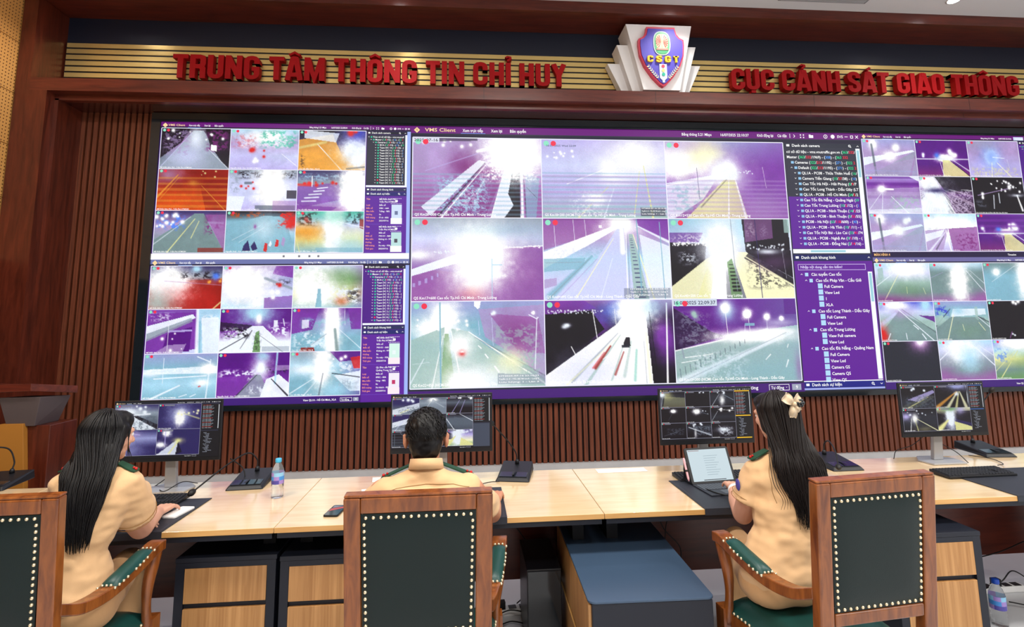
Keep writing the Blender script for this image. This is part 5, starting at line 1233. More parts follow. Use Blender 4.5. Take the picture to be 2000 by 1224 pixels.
# ---------------------------------------------------------------- keyboards
def keyboard(cx, cy, rz, label, w_=0.44, d=0.14, zz=0.0):
    t = thing('keyboard', label, 'keyboard', (cx, cy, DZ + 0.0006 + zz), rz, group='black keyboards')
    MB().hexa([(-w_ / 2, -d / 2, 0), (w_ / 2, -d / 2, 0), (w_ / 2, d / 2, 0), (-w_ / 2, d / 2, 0)], [(-w_ / 2, -d / 2, 0.012), (w_ / 2, -d / 2, 0.012), (w_ / 2, d / 2, 0.022), (-w_ / 2, d / 2, 0.022)]).build('base', MT['plastic'], t, bevel=0.003)
    k = MB()
    rows, cols = 6, 21
    for r in range(rows):
        y = -d / 2 + 0.01 + r * (d - 0.02) / rows
        z = 0.0125 + (y + d / 2) / d * 0.010
        c = 0
        while c < cols:
            if c in (15, 16) and r in (1, 2) or c == 15 and False: c += 1; continue
            span = 6 if (r == 0 and c == 4) else 1
            x = -w_ / 2 + 0.008 + c * (w_ - 0.016) / cols
            x2 = x + span * (w_ - 0.016) / cols - 0.003
            k.hexa([(x, y, z), (x2, y, z), (x2, y + 0.017, z + 0.001), (x, y + 0.017, z + 0.001)], [(x + 0.0015, y + 0.0015, z + 0.006), (x2 - 0.0015, y + 0.0015, z + 0.006), (x2 - 0.0015, y + 0.0145, z + 0.007), (x + 0.0015, y + 0.0145, z + 0.007)])
            c += span
    k.build('keys', MT['key'], t)
    return t
keyboard(-1.765, 3.19, 0.0, 'black keyboard under the left monitor beside the woman\'s hand', zz=0.0045)
keyboard(1.46, 3.272, 0.0, 'black keyboard partly hidden behind the tablet', zz=0)
keyboard(3.02, 3.13, 0.02, 'black keyboard in front of the rightmost monitor', zz=0.0045)

# ---------------------------------------------------------------- conference microphones
def gooseneck(cx, cy, rz, path, head, label):
    """path: points of the neck in world coordinates relative to the base"""
    t = thing('conference_microphone', label, 'microphone', (cx, cy, DZ + 0.0006), rz, group='gooseneck conference microphones')
    MB().hexa([(-0.105, -0.145, 0), (0.105, -0.145, 0), (0.10, 0.145, 0), (-0.10, 0.145, 0)], [(-0.09, -0.125, 0.022), (0.09, -0.125, 0.022), (0.095, 0.14, 0.055), (-0.095, 0.14, 0.055)]).build('base', MT['plastic'], t, bevel=0.006)
    MB().hexa([(-0.083, -0.122, 0.0225), (0.083, -0.122, 0.0225), (0.085, -0.05, 0.0316), (-0.085, -0.05, 0.0316)], [(-0.083, -0.122, 0.026), (0.083, -0.122, 0.026), (0.082, -0.05, 0.035), (-0.082, -0.05, 0.035)]).build('control_panel', MT['gloss_black'], t, bevel=0.002)
    MB().box(-0.006, 0.006, -0.121, -0.053, 0.0352, 0.0372).build('talk_button', MT['plastic'], t)
    MB().lathe([(0.014, 0.0), (0.012, 0.02), (0.006, 0.028)], 14, loc=(0.0, 0.09, 0.049)).build('socket', MT['plastic'], t)
    pts = arc([(0, 0.09, 0.07)] + path, 10)
    nk = MB().tube(pts, 0.0045, 8).build('neck', MT['cable'], t)
    a, b = Vector(pts[-3]), Vector(pts[-1])
    d = (b - a).normalized()
    hp = [b + d * (head * k / 6) for k in range(7)]
    MB().tube(hp, [0.006, 0.013, 0.0165, 0.0175, 0.0165, 0.0125, 0.004], 12).build('foam_head', MT['cable'], t)
    return t
gooseneck(-1.31, 3.51, 0.06, [(-0.005, 0.09, 0.12), (-0.05, 0.05, 0.165), (-0.12, -0.10, 0.13), (-0.20, -0.30, 0.058)], 0.05, 'black gooseneck microphone bent down to the left beside the water bottle')
gooseneck(0.288, 3.47, -0.22, [(-0.01, 0.09, 0.12), (-0.06, 0.06, 0.20), (-0.135, 0.0, 0.30)], 0.045, 'black gooseneck microphone right of the man leaning towards his monitor')
gooseneck(3.60, 3.62, -0.1, [(0.0, 0.10, 0.14), (0.05, 0.09, 0.26), (0.13, 0.05, 0.40)], 0.05, 'black gooseneck microphone pointing up right of the rightmost monitor')
gooseneck(-2.85, 3.66, 0.1, [(0.0, 0.10, 0.12), (-0.03, 0.08, 0.20), (-0.10, 0.0, 0.22), (-0.2, -0.1, 0.2)], 0.05, 'black gooseneck microphone on the desk at the far left edge')
gooseneck(2.36, 3.44, 0.0, [(0, 0.08, 0.12), (-0.02, 0.0, 0.15), (-0.08, -0.14, 0.12), (-0.16, -0.27, 0.075)], 0.05, 'black gooseneck microphone peeking out beside the wavy haired woman')

# ---------------------------------------------------------------- bottles
def bottle(loc, label, capcol, s=1.0):
    t = thing('water_bottle', label, 'bottle', loc, group='small water bottles')
    P = [(0.027, 0), (0.032, 0.004), (0.0325, 0.03), (0.030, 0.036), (0.0325, 0.042), (0.030, 0.055), (0.0325, 0.062), (0.0325, 0.135), (0.031, 0.145), (0.024, 0.165), (0.015, 0.180), (0.013, 0.19)]
    MB().lathe([(r * s, z * s) for r, z in P], 28).build('body', MT['pet'], t)
    lb = MB()
    n = 36
    for k in range(n):
        a, b = 2 * PI * k / n, 2 * PI * (k + 1) / n
        r = 0.0332 * s
        for q, (za, zb) in enumerate(((0.075, 0.095), (0.095, 0.115), (0.115, 0.135))):
            col = [(.30, .28, .62), (.25, .55, .85), (.55, .78, .92)][q]
            if (k // 5 + q) % 3 == 0: col = (.62, .52, .80)
            lb.quad((r * math.cos(a), r * math.sin(a), za * s), (r * math.cos(b), r * math.sin(b), za * s), (r * math.cos(b), r * math.sin(b), zb * s), (r * math.cos(a), r * math.sin(a), zb * s), lin(col))
    lb.build('label', MT['paint'], t, colors=True)
    MB().lathe([(0.0158 * s, 0.186 * s), (0.0165 * s, 0.19 * s), (0.0165 * s, 0.204 * s), (0.0145 * s, 0.207 * s)], 24).build('cap', capcol, t)
bottle((-1.06, 3.21, DZ + 0.0006), 'small clear water bottle with a light blue cap standing on the desk', MT['cap'], 1.0)
bottle((2.93, 2.98, 0.0006), 'clear water bottle with a dark blue cap standing on the floor at right', mat('dark_blue_cap', rgb(24, 70, 170), 0.4), 1.15)

# ---------------------------------------------------------------- phones
def phone(cx, cy, rz, face, label, zz=0.0, w_=0.074, d=0.155):
    t = thing('smartphone', label, 'phone', (cx, cy, DZ + 0.0006 + zz), rz, group='smartphones on the desks')
    MB().slab(rpoly(-w_ / 2, w_ / 2, -d / 2, d / 2, 0.011), 0, 0.008).build('body', MT['plastic'] if face == 'dark' else MT['white'], t, bevel=0.001)
    mb = MB().slab(rpoly(-w_ / 2 + 0.003, w_ / 2 - 0.003, -d / 2 + 0.003, d / 2 - 0.003, 0.009), 0.0081, 0.009)
    mb.build('screen', MT['phone'] if face == 'dark' else MT['paper'], t)
    if face == 'dark':
        g_ = MB().slab([(-0.03, -0.02), (0.03, 0.03), (0.03, 0.055), (-0.03, 0.02)], 0.0091, 0.0094, rgb(170, 70, 72)).slab([(-0.028, 0.03), (0.02, 0.06), (-0.028, 0.062)], 0.0091, 0.0094, rgb(120, 124, 140))
        g_.build('screen_picture', MT['paint'], t, colors=True)
phone(-0.675, 2.93, -0.12, 'dark', 'dark phone with a reddish picture lying left of the middle chair')
phone(-1.470, 2.992, -0.15, 'light', 'white phone lying on the mat beside the woman\'s hand', 0.0045)

# ---------------------------------------------------------------- tablet with keyboard cover and pink pen
t = thing('tablet', 'tablet propped in a dark keyboard cover showing a pale page', 'tablet', (1.42, 3.06, DZ + 0.0052), 0.10)
Mt = Matrix.Translation((0, 0.07, 0.004)) @ Matrix.Rotation(math.radians(-24), 4, 'X')
MB().prism(rr(-0.14, 0.14, 0.0, 0.200, 0.012), 0, 0.012, M=Mt).build('body', MT['plastic'], t, bevel=0.002)
sc = MB()
def tq(x0, x1, z0, z1, c, y):
    sc.add([tuple(Mt @ Vector(p)) for p in ((x0, y, z0), (x1, y, z0), (x1, y, z1), (x0, y, z1))], [(0, 1, 2, 3)], lin(c))
tq(-0.125, 0.125, 0.014, 0.188, (.80, .87, .90), -0.001)
for k in range(9):
    tq(-0.03, 0.06 - (k % 3) * 0.012, 0.15 - k * 0.013, 0.1525 - k * 0.013, (.62, .70, .74), -0.0016)
tq(-0.12, -0.05, 0.180, 0.183, (.6, .45, .45), -0.0016)
tq(-0.06, 0.08, 0.018, 0.022, (.2, .22, .25), -0.0016)
sc.build('screen', MT['emit_mon'], t, colors=True)
MB().box(-0.14, 0.14, -0.135, 0.068, 0, 0.007).build('keyboard_cover', MT['leathermat'], t, bevel=0.002)
kk = MB()
for r in range(5):
    for c in range(14):
        x = -0.128 + c * 0.0184; y = -0.045 + r * 0.0195
        kk.box(x, x + 0.0155, y, y + 0.0165, 0.0072, 0.0095)
kk.box(-0.05, 0.05, -0.125, -0.06, 0.0072, 0.0078)
kk.build('keys', mat('cover_keys', rgb(70, 76, 86), 0.5), t)
MB().add([tuple(Vector(p)) for p in ((-0.14, 0.07, 0.0071), (0.14, 0.07, 0.0071), (0.14, 0.17, 0.0071), (-0.14, 0.17, 0.0071), (-0.14, 0.1635, 0.10), (0.14, 0.1635, 0.10), (-0.14, 0.10, 0.0072), (0.14, 0.10, 0.0072))], [(0, 1, 2, 3), (3, 2, 5, 4)]).build('stand_flap', MT['leathermat'], t)
MB().tube([Mt @ Vector((-0.152, 0.006, 0.02 + 0.016 * k)) for k in range(9)], [0.003] + [0.0065] * 7 + [0.005], 12).build('stylus_pen', mat('pink_plastic', rgb(214, 168, 178), 0.4), t)
MB().tube([Mt @ Vector((-0.152, 0.006, 0.072)), Mt @ Vector((-0.152, 0.006, 0.082))], 0.0085, 12).build('pen_loop', MT['cable'], t)

# ---------------------------------------------------------------- lectern at the left
t = thing('lectern', 'dark wooden lectern with a slanting top and a tan front board at far left', 'lectern', (-3.07, 4.15, 0.03))
MB().hexa([(-0.46, -0.17, 1.235), (0.10, -0.17, 1.245), (0.22, 0.10, 1.20), (-0.46, 0.30, 1.21)], [(-0.46, -0.17, 1.285), (0.10, -0.17, 1.295), (0.22, 0.10, 1.25), (-0.46, 0.30, 1.26)]).build('reading_top', MT['wallwood_h'], t, bevel=0.003)
MB().hexa([(-0.10, -0.08, 1.0), (0.08, -0.08, 1.0), (0.08, 0.14, 1.0), (-0.10, 0.14, 1.0)], [(-0.14, -0.12, 1.20), (0.13, -0.12, 1.20), (0.15, 0.14, 1.18), (-0.14, 0.16, 1.18)]).build('neck', mat('grey_brown_board', rgb(84, 74, 76), 0.5), t, bevel=0.003)
MB().box(-0.24, 0.17, -0.06, 0.2, 0.05, 1.0).build('column', MT['wallwood'], t, bevel=0.004)
MB().prism([(-0.13, 0.04), (0.09, 0.04), (0.065, 0.60), (0.02, 1.02), (-0.13, 1.02)], -0.10, -0.0605).build('front_board', mat('tan_board', rgb(168, 112, 44), 0.45, var=0.08, vscale=3), t, bevel=0.002)
MB().box(-0.34, 0.26, -0.14, 0.30, 0.0, 0.05).build('plinth', MT['wallwood_h'], t)

# ---------------------------------------------------------------- cables and power strips
def cable(pts, r, label, group='black cables around the desks'):
    o = MB().tube(arc(pts, 8), r, 6).build('cable', MT['cable'])
    return tag(o, label, 'cable', group)
def power_strip(x, y, rz, label):
    t = thing('power_strip', label, 'power strip', (x, y, 0.0006), rz, group='power strips under the desk')
    MB().box(-0.14, 0.14, -0.028, 0.028, 0, 0.035).build('body', MT['white'], t, bevel=0.004)
    s_ = MB()
    for k in range(4):
        s_.box(-0.12 + k * 0.065, -0.075 + k * 0.065, -0.02, 0.02, 0.0352, 0.038)
    s_.build('sockets', MT['plastic'], t)
    MB().box(-0.055, -0.01, -0.018, 0.018, 0.0385, 0.075).build('plug', MT['cable'], t, bevel=0.003)
power_strip(0.22, 3.38, 0.1, 'white power strip on the floor beyond the middle chair')
power_strip(3.30, 3.32, 0.0, 'white power strip on the floor under the right desk')
cable([(-1.60, 3.455, 0.776), (-1.66, 3.40, 0.80), (-1.70, 3.30, 0.78), (-1.80, 3.42, 0.757)], 0.0025, 'thin cable curling at the left monitor foot')
cable([(-1.95, 3.30, 0.78), (-1.90, 3.36, 0.758), (-1.86, 3.46, 0.756), (-1.80, 3.56, 0.82), (-1.76, 3.47, 0.93)], 0.0025, 'thin cable rising from the left keyboard to the monitor back')
cable([(-1.44, 3.50, 0.90), (-1.38, 3.53, 0.84), (-1.36, 3.52, 0.78), (-1.42, 3.50, 0.757)], 0.004, 'thick cable loop right of the left monitor neck')
cable([(0.06, 3.28, 0.757), (0.12, 3.32, 0.758), (0.18, 3.33, 0.757)], 0.0025, 'thin cable beside the microphone right of the man')
cable([(1.31, 3.02, 0.765), (1.34, 2.93, 0.765), (1.42, 2.86, 0.762), (1.47, 2.83, 0.762), (1.50, 2.735, 0.765), (1.51, 2.71, 0.60), (1.50, 2.70, 0.35), (1.44, 2.66, 0.12), (1.42, 2.60, 0.01)], 0.003, 'grey cable from the tablet hanging over the desk edge to the floor')
for i, (pts, l_) in enumerate([
    ([(0.03, 3.46, 0.60), (0.2, 3.46, 0.54), (0.42, 3.46, 0.52)], 'cable strung along the board right of the middle chair'),
    ([(0.02, 3.46, 0.46), (0.20, 3.46, 0.47), (0.26, 3.46, 0.48), (0.36, 3.45, 0.36), (0.44, 3.45, 0.30)], 'bent cable low on the board right of the middle chair'),
    ([(1.18, 3.40, 0.68), (1.16, 3.42, 0.55), (1.20, 3.42, 0.42), (1.30, 3.42, 0.30), (1.28, 3.42, 0.15)], 'black cable hanging beside the side cabinet'),
    ([(1.36, 3.40, 0.69), (1.30, 3.42, 0.58), (1.22, 3.42, 0.45), (1.20, 3.42, 0.25)], 'black cable crossing behind the side cabinet'),
    ([(1.10, 3.41, 0.64), (1.25, 3.41, 0.60), (1.42, 3.41, 0.60), (1.45, 3.41, 0.69)], 'black cable looped under the desk above the side cabinet'),
    ([(0.44, 3.44, 0.20), (0.36, 3.42, 0.10), (0.28, 3.40, 0.045)], 'black lead running down to the power strip'),
    ([(0.02, 3.25, 0.012), (0.12, 3.18, 0.03), (0.24, 3.26, 0.02), (0.34, 3.16, 0.03), (0.28, 3.04, 0.01), (0.14, 3.08, 0.02), (0.08, 3.20, 0.05)], 'tangled black cable on the floor right of the middle chair'),
    ([(0.05, 3.08, 0.01), (0.16, 3.0, 0.04), (0.26, 3.06, 0.05), (0.36, 3.24, 0.04), (0.24, 3.32, 0.05), (0.10, 3.26, 0.03)], 'second cable loop in the floor tangle near the middle chair'),
    ([(3.10, 3.30, 0.01), (3.20, 3.22, 0.10), (3.34, 3.26, 0.14), (3.44, 3.20, 0.04), (3.30, 3.10, 0.02), (3.16, 3.14, 0.03)], 'tangled black cable on the floor under the right desk'),
    ([(3.05, 3.44, 0.22), (3.2, 3.42, 0.16), (3.4, 3.42, 0.18), (3.6, 3.42, 0.24)], 'black cable drooping under the right desk'),
    ([(-2.0, 3.44, 0.64), (-1.7, 3.40, 0.62), (-1.45, 3.42, 0.66), (-1.42, 3.42, 0.60), (-1.52, 3.42, 0.42), (-1.6, 3.42, 0.3)], 'black cable bundle under the left desk'),
    ([(3.1, 3.46, 0.93), (3.16, 3.50, 0.86), (3.24, 3.46, 0.80), (3.22, 3.36, 0.757)], 'thin cable behind the rightmost monitor neck'),
    ([(2.84, 3.52, 0.757), (2.90, 3.56, 0.80), (2.98, 3.52, 0.84), (3.06, 3.48, 0.92)], 'cable arching left of the rightmost monitor neck'),
    ([(3.28, 3.22, 0.775), (3.40, 3.30, 0.76), (3.46, 3.44, 0.757), (3.40, 3.54, 0.757)], 'thin keyboard cable at right')]):
    cable(pts, 0.0035 if i < 11 else 0.0025, l_)

# ---------------------------------------------------------------- chairs
def studs(mb, pts, r=0.0075, ydir=None, M=None):
    for p in pts: mb.ball(p, r, 8, 6, M=M)

def make_chair(label, loc, rz):
    t = thing('armchair', label, 'chair', loc, rz, group='green leather armchairs with wooden frames')
    # the back leans towards -y at the top; local frame: u across, s up along the back
    tilt = math.radians(5)
    Mb = Matrix.Translation((0, 0, 0.50)) @ Matrix.Rotation(tilt, 4, 'X')
    Hb = 0.61
    w0, w1 = 0.243, 0.252          # half widths at bottom and top
    def post(sg):
        x0a, x0b = sg * w0, sg * (w0 - 0.056)
        x1a, x1b = sg * w1, sg * (w1 - 0.056)
        if sg > 0: x0a, x0b, x1a, x1b = x0b, x0a, x1b, x1a
        return MB().hexa([(x0a, -0.022, -0.14), (x0b, -0.022, -0.14), (x0b, 0.022, -0.14), (x0a, 0.022, -0.14)], [(x1a, -0.022, Hb), (x1b, -0.022, Hb), (x1b, 0.022, Hb), (x1a, 0.022, Hb)], M=Mb)
    for sg in (-1, 1):
        post(sg).build('back_post', MT['chairwood'], t, bevel=0.006, segs=3)
    MB().box(-w1 + 0.0565, w1 - 0.0565, -0.0215, 0.0215, Hb - 0.052, Hb, M=Mb).build('top_rail', MT['chairwood'], t, bevel=0.006, segs=3)
    MB().box(-w1 + 0.001, w1 - 0.001, -0.019, 0.024, Hb + 0.0004, Hb + 0.009, M=Mb).build('crest_moulding', MT['chairwood'], t, bevel=0.004)
    MB().box(-w0 + 0.0565, w0 - 0.0565, -0.0215, 0.0215, 0.11, 0.155, M=Mb).build('lower_rail', MT['chairwood'], t, bevel=0.006, segs=3)
    px, pz0, pz1 = w0 - 0.0575, 0.1565, Hb - 0.0535
    # slightly domed upholstery, both faces
    pm = MB()
    nx_, nz_ = 12, 14
    for side, yy, dome in ((-1, -0.016, -0.010), (1, 0.016, 0.022)):
        vs, fs = [], []
        for j in range(nz_ + 1):
            for i in range(nx_ + 1):
                a, b = i / nx_ * 2 - 1, j / nz_ * 2 - 1
                d_ = (1 - abs(a) ** 6) * (1 - abs(b) ** 6)
                wx = px + (w1 - w0) * j / nz_
                vs.append((a * wx, yy + dome * d_, pz0 + (pz1 - pz0) * j / nz_))
        for j in range(nz_):
            for i in range(nx_):
                q = (j * (nx_ + 1) + i, j * (nx_ + 1) + i + 1, (j + 1) * (nx_ + 1) + i + 1, (j + 1) * (nx_ + 1) + i)
                fs.append(q if side < 0 else q[::-1])
        pm.add(vs, fs, smooth=True, M=Mb)
    pm.build('back_upholstery', MT['green'], t)
    st = MB()
    pts = []
    n1, n2 = 15, 18
    for k in range(n1):
        x = -px + 0.012 + (2 * px - 0.024) * k / (n1 - 1)
        pts += [(x, -0.019, pz0 + 0.012), (x * 1.02, -0.019, pz1 - 0.012)]
    for k in range(1, n2 - 1):
        z = pz0 + 0.012 + (pz1 - pz0 - 0.024) * k / (n2 - 1)
        for sg in (-1, 1): pts.append((sg * (px - 0.011 + (w1 - w0) * k / n2), -0.019, z))
    studs(st, pts, 0.0062, M=Mb)
    st.build('nailhead_trim', MT['brass'], t)
    # seat
    SZ = 0.485
    MB().hexa([(-0.235, 0.02, 0.36), (0.235, 0.02, 0.36), (0.285, 0.53, 0.36), (-0.285, 0.53, 0.36)], [(-0.235, 0.02, 0.425), (0.235, 0.02, 0.425), (0.285, 0.53, 0.425), (-0.285, 0.53, 0.425)]).build('seat_frame', MT['chairwood'], t, bevel=0.006)
    cu = MB()
    vs, fs = [], []
    n = 14
    for j in range(n + 1):
        for i in range(n + 1):
            a, b = i / n * 2 - 1, j / n * 2 - 1
            yy = 0.275 + b * 0.262
            wx = 0.238 + (yy - 0.02) / 0.51 * 0.05
            d_ = (1 - abs(a) ** 5) * (1 - abs(b) ** 5)
            vs.append((a * wx, yy, 0.428 + 0.065 * d_ ** 0.6))
    for j in range(n):
        for i in range(n):
            fs.append((j * (n + 1) + i, j * (n + 1) + i + 1, (j + 1) * (n + 1) + i + 1, (j + 1) * (n + 1) + i))
    cu.add(vs, fs, smooth=True)
    base = [(-0.238, 0.013), (0.238, 0.013), (0.289, 0.537), (-0.289, 0.537)]
    cu.slab(base, 0.4255, 0.4279)
    cu.build('seat_cushion', MT['green2'], t)
    st = MB(); pts = []
    for k in range(22):
        y = 0.03 + 0.49 * k / 21
        for sg in (-1, 1): pts.append((sg * (0.238 + y / 0.51 * 0.049), y, 0.432))
        x = -0.28 + 0.56 * k / 21
        pts.append((x, 0.537, 0.432))
    studs(st, pts, 0.0058); st.build('nailhead_trim', MT['brass'], t)
    # arms, supports, legs
    for sg in (-1, 1):
        bk = Vector((sg * 0.226, -0.005, 0.715))
        path = arc([bk, (sg * 0.240, 0.10, 0.672), (sg * 0.262, 0.22, 0.668), (sg * 0.285, 0.34, 0.700), (sg * 0.300, 0.455, 0.735), (sg * 0.306, 0.50, 0.738)], 6)
        am = MB()
        vs, fs = [], []
        for i, p in enumerate(path):
            w_ = 0.022 + 0.010 * math.sin(min(1, i / len(path) * 1.2) * PI / 2)
            hh = 0.021
            for dx, dz in ((-w_, -hh), (w_, -hh), (w_, hh), (-w_, hh)): vs.append((p.x + dx, p.y, p.z + dz))
        for i in range(len(path) - 1):
            for k in range(4): fs.append((i * 4 + k, i * 4 + (k + 1) % 4, i * 4 + 4 + (k + 1) % 4, i * 4 + 4 + k))
        fs.append((3, 2, 1, 0)); m4 = (len(path) - 1) * 4; fs.append((m4, m4 + 1, m4 + 2, m4 + 3))
        am.add([v_ for v_ in vs], [f_[::-1] for f_ in fs])
        arm = am.build('arm', MT['chairwood'], t, bevel=0.005, segs=3)
        pad = MB(); vs, fs = [], []
        pp = [p for p in path if 0.20 < p.y < 0.43]
        m_ = 7
        for i, p in enumerate(pp):
            e = 1 - abs(2 * i / (len(pp) - 1) - 1) ** 6
            for k in range(m_):
                a = PI * k / (m_ - 1)
                vs.append((p.x + 0.031 * math.cos(a), p.y, p.z + 0.016 + (0.004 + 0.024 * e) * math.sin(a) ** 0.7))
        for i in range(len(pp) - 1):
            for k in range(m_ - 1): fs.append((i * m_ + k, i * m_ + k + 1, (i + 1) * m_ + k + 1, (i + 1) * m_ + k))
        fs.append(tuple(range(m_))[::-1]); fs.append(tuple(range((len(pp) - 1) * m_, len(pp) * m_)))
        pad.add(vs, [f_[::-1] for f_ in fs], smooth=True)
        pad.build('arm_pad', MT['green2'], arm)
        st = MB(); pts = []
        for k in range(9):
            p = pp[min(len(pp) - 1, int(k * (len(pp) - 1) / 8))]
            for s2 in (-1, 1): pts.append((p.x + s2 * 0.032, p.y, p.z + 0.017))
        for q in (pp[0], pp[-1]):
            for dx in (-0.016, 0, 0.016): pts.append((q.x + dx, q.y, q.z + 0.026))
        studs(st, pts, 0.0055); st.build('nailhead_trim', MT['brass'], arm)
        # curved arm support rising from the seat rail
        sp = arc([(sg * 0.283, 0.50, 0.38), (sg * 0.286, 0.47, 0.50), (sg * 0.296, 0.455, 0.60), (sg * 0.303, 0.485, 0.72)], 6)
        MB().tube(sp, [0.026, 0.024, 0.022, 0.020, 0.019, 0.018, 0.018, 0.018, 0.019, 0.020, 0.021, 0.022, 0.023, 0.024, 0.025, 0.026, 0.026, 0.026, 0.026][:len(sp)], 10).build('arm_support', MT['chairwood'], t)
        MB().box(sg * 0.283 - 0.03, sg * 0.283 + 0.03, 0.48, 0.54, 0.33, 0.44).lathe([(0.016, 0.0), (0.022, 0.02), (0.018, 0.05), (0.026, 0.09), (0.030, 0.20), (0.024, 0.28), (0.032, 0.30), (0.030, 0.33)], 16, loc=(sg * 0.283, 0.51, 0.0)).build('leg', MT['chairwood'], t)
        MB().hexa([(sg * 0.216 - 0.021, -0.10, 0), (sg * 0.216 + 0.021, -0.10, 0), (sg * 0.216 + 0.021, -0.06, 0), (sg * 0.216 - 0.021, -0.06, 0)], [(sg * 0.216 - 0.024, -0.01, 0.365), (sg * 0.216 + 0.024, -0.01, 0.365), (sg * 0.216 + 0.024, 0.035, 0.365), (sg * 0.216 - 0.024, 0.035, 0.365)]).build('leg', MT['chairwood'], t, bevel=0.004)
    return t

CH = make_chair('green leather wooden armchair of the man, in the middle', (-0.170, 2.005, 0), 0.0)
c2 = copy_tree(CH); c2.location = (-1.665, 2.13, 0.0); c2.rotation_euler.z = 0.02
c2['label'] = 'green leather wooden armchair of the straight haired woman, cut off at left'
c3 = copy_tree(CH); c3.location = (1.468, 1.992, 0.0); c3.rotation_euler.z = 0.11
c3['label'] = 'green leather wooden armchair of the woman with the hair bow, at right'
# ---------------------------------------------------------------- people
from mathutils.bvhtree import BVHTree

def sphere_pts(c, r, sc=(1, 1, 1), rot=None, n=14, m=9):
    out = []
    for i in range(m + 1):
        t = PI * i / m
        for k in range(n if 0 < i < m else 1):
            a = 2 * PI * k / n
            p = Vector((r * sc[0] * math.sin(t) * math.cos(a), r * sc[1] * math.sin(t) * math.sin(a), r * sc[2] * math.cos(t)))
            if rot: p = rot @ p
            out.append(Vector(c) + p)
    return out

def hull(bm, pts):
    vs = [bm.verts.new(p) for p in pts]
    r = bmesh.ops.convex_hull(bm, input=vs)
    junk = [g for g in r['geom_interior'] if isinstance(g, bmesh.types.BMVert)] + [g for g in r['geom_unused'] if isinstance(g, bmesh.types.BMVert)]
    if junk: bmesh.ops.delete(bm, geom=list(set(junk)), context='VERTS')

class Blob:
    """overlapping tapered limbs and volumes fused into one continuous surface"""
    def __init__(s): s.bm = bmesh.new()
    def cap(s, a, ra, b, rb, sc=(1, 1, 1)):
        hull(s.bm, sphere_pts(a, ra, sc) + sphere_pts(b, rb, sc)); return s
    def chain(s, pts, rs, sc=(1, 1, 1)):
        for i in range(len(pts) - 1): s.cap(pts[i], rs[i], pts[i + 1], rs[i + 1], sc)
        return s
    def ell(s, c, r, rot=None):
        hull(s.bm, sphere_pts(c, 1, r, rot, 20, 12)); return s
    def hul(s, *ells):
        pts = []
        for c, r in ells: pts += sphere_pts(c, 1, r, None, 18, 10)
        hull(s.bm, pts); return s
    def build(s, name, material, parent, voxel=0.006, smooth=6, wrinkle=0.0, wfreq=(9, 9, 18), seed=0):
        bmesh.ops.recalc_face_normals(s.bm, faces=s.bm.faces)
        me = bpy.data.meshes.new(name); s.bm.to_mesh(me); s.bm.free()
        o = bpy.data.objects.new(name, me); C.objects.link(o)
        r = o.modifiers.new('r', 'REMESH'); r.mode = 'VOXEL'; r.voxel_size = voxel
        sm = o.modifiers.new('s', 'SMOOTH'); sm.iterations = smooth; sm.factor = 0.6
        dg = bpy.context.evaluated_depsgraph_get()
        me2 = bpy.data.meshes.new_from_object(o.evaluated_get(dg))
        me2.name = name
        if wrinkle:
            off = Vector((seed * 3.1, seed * 1.7, seed))
            nn = [v.normal.copy() for v in me2.vertices]
            for v, n_ in zip(me2.vertices, nn):
                p = Vector((v.co.x * wfreq[0], v.co.y * wfreq[1], v.co.z * wfreq[2])) + off
                d = noise.noise(p + 0.6 * noise.noise_vector(p * 0.5)) + 0.45 * noise.noise(p * 2.3)
                v.co += n_ * d * wrinkle
        me2.polygons.foreach_set('use_smooth', [True] * len(me2.polygons))
        me2.materials.clear(); me2.materials.append(material)
        me2.update()
        o.modifiers.clear(); o.data = me2
        bpy.data.meshes.remove(me)
        if parent: o.parent = parent
        return o

def head_parts(B, c, yaw, pitch=0.0, s=1.0):
    """adds skull, face, ears to blob B; local +Y is the way the face looks"""
    M_ = Matrix.Translation(c) @ Matrix.Rotation(yaw, 4, 'Z') @ Matrix.Rotation(pitch, 4, 'X') @ Matrix.Scale(s, 4)
    P = lambda x, y, z: M_ @ Vector((x, y, z))
    R_ = M_.to_3x3()
    B.ell(P(0, -0.012, 0.02), (0.073, 0.092, 0.088), R_)
    B.ell(P(0, 0.022, -0.02), (0.062, 0.066, 0.082), R_)
    B.cap(P(-0.03, 0.03, -0.065), 0.026, P(0.03, 0.03, -0.065), 0.026)
    B.cap(P(0, 0.058, -0.088), 0.019, P(0, 0.045, -0.07), 0.030)
    B.cap(P(0, 0.082, 0.008), 0.008, P(0, 0.102, -0.028), 0.0115)          # nose
    B.cap(P(-0.012, 0.090, -0.032), 0.007, P(0.012, 0.090, -0.032), 0.007)
    B.cap(P(-0.016, 0.078, -0.058), 0.0065, P(0.016, 0.078, -0.058), 0.0065)  # lips
    B.cap(P(-0.045, 0.064, 0.022), 0.012, P(0.045, 0.064, 0.022), 0.012)
    for sg in (-1, 1):
        B.cap(P(sg * 0.040, 0.052, -0.018), 0.022, P(sg * 0.048, 0.02, -0.03), 0.022)
        B.ell(P(sg * 0.083, -0.012, -0.014), (0.010, 0.019, 0.033), R_)
        B.cap(P(sg * 0.089, -0.022, 0.008), 0.0065, P(sg * 0.088, -0.020, -0.028), 0.006)
    return M_

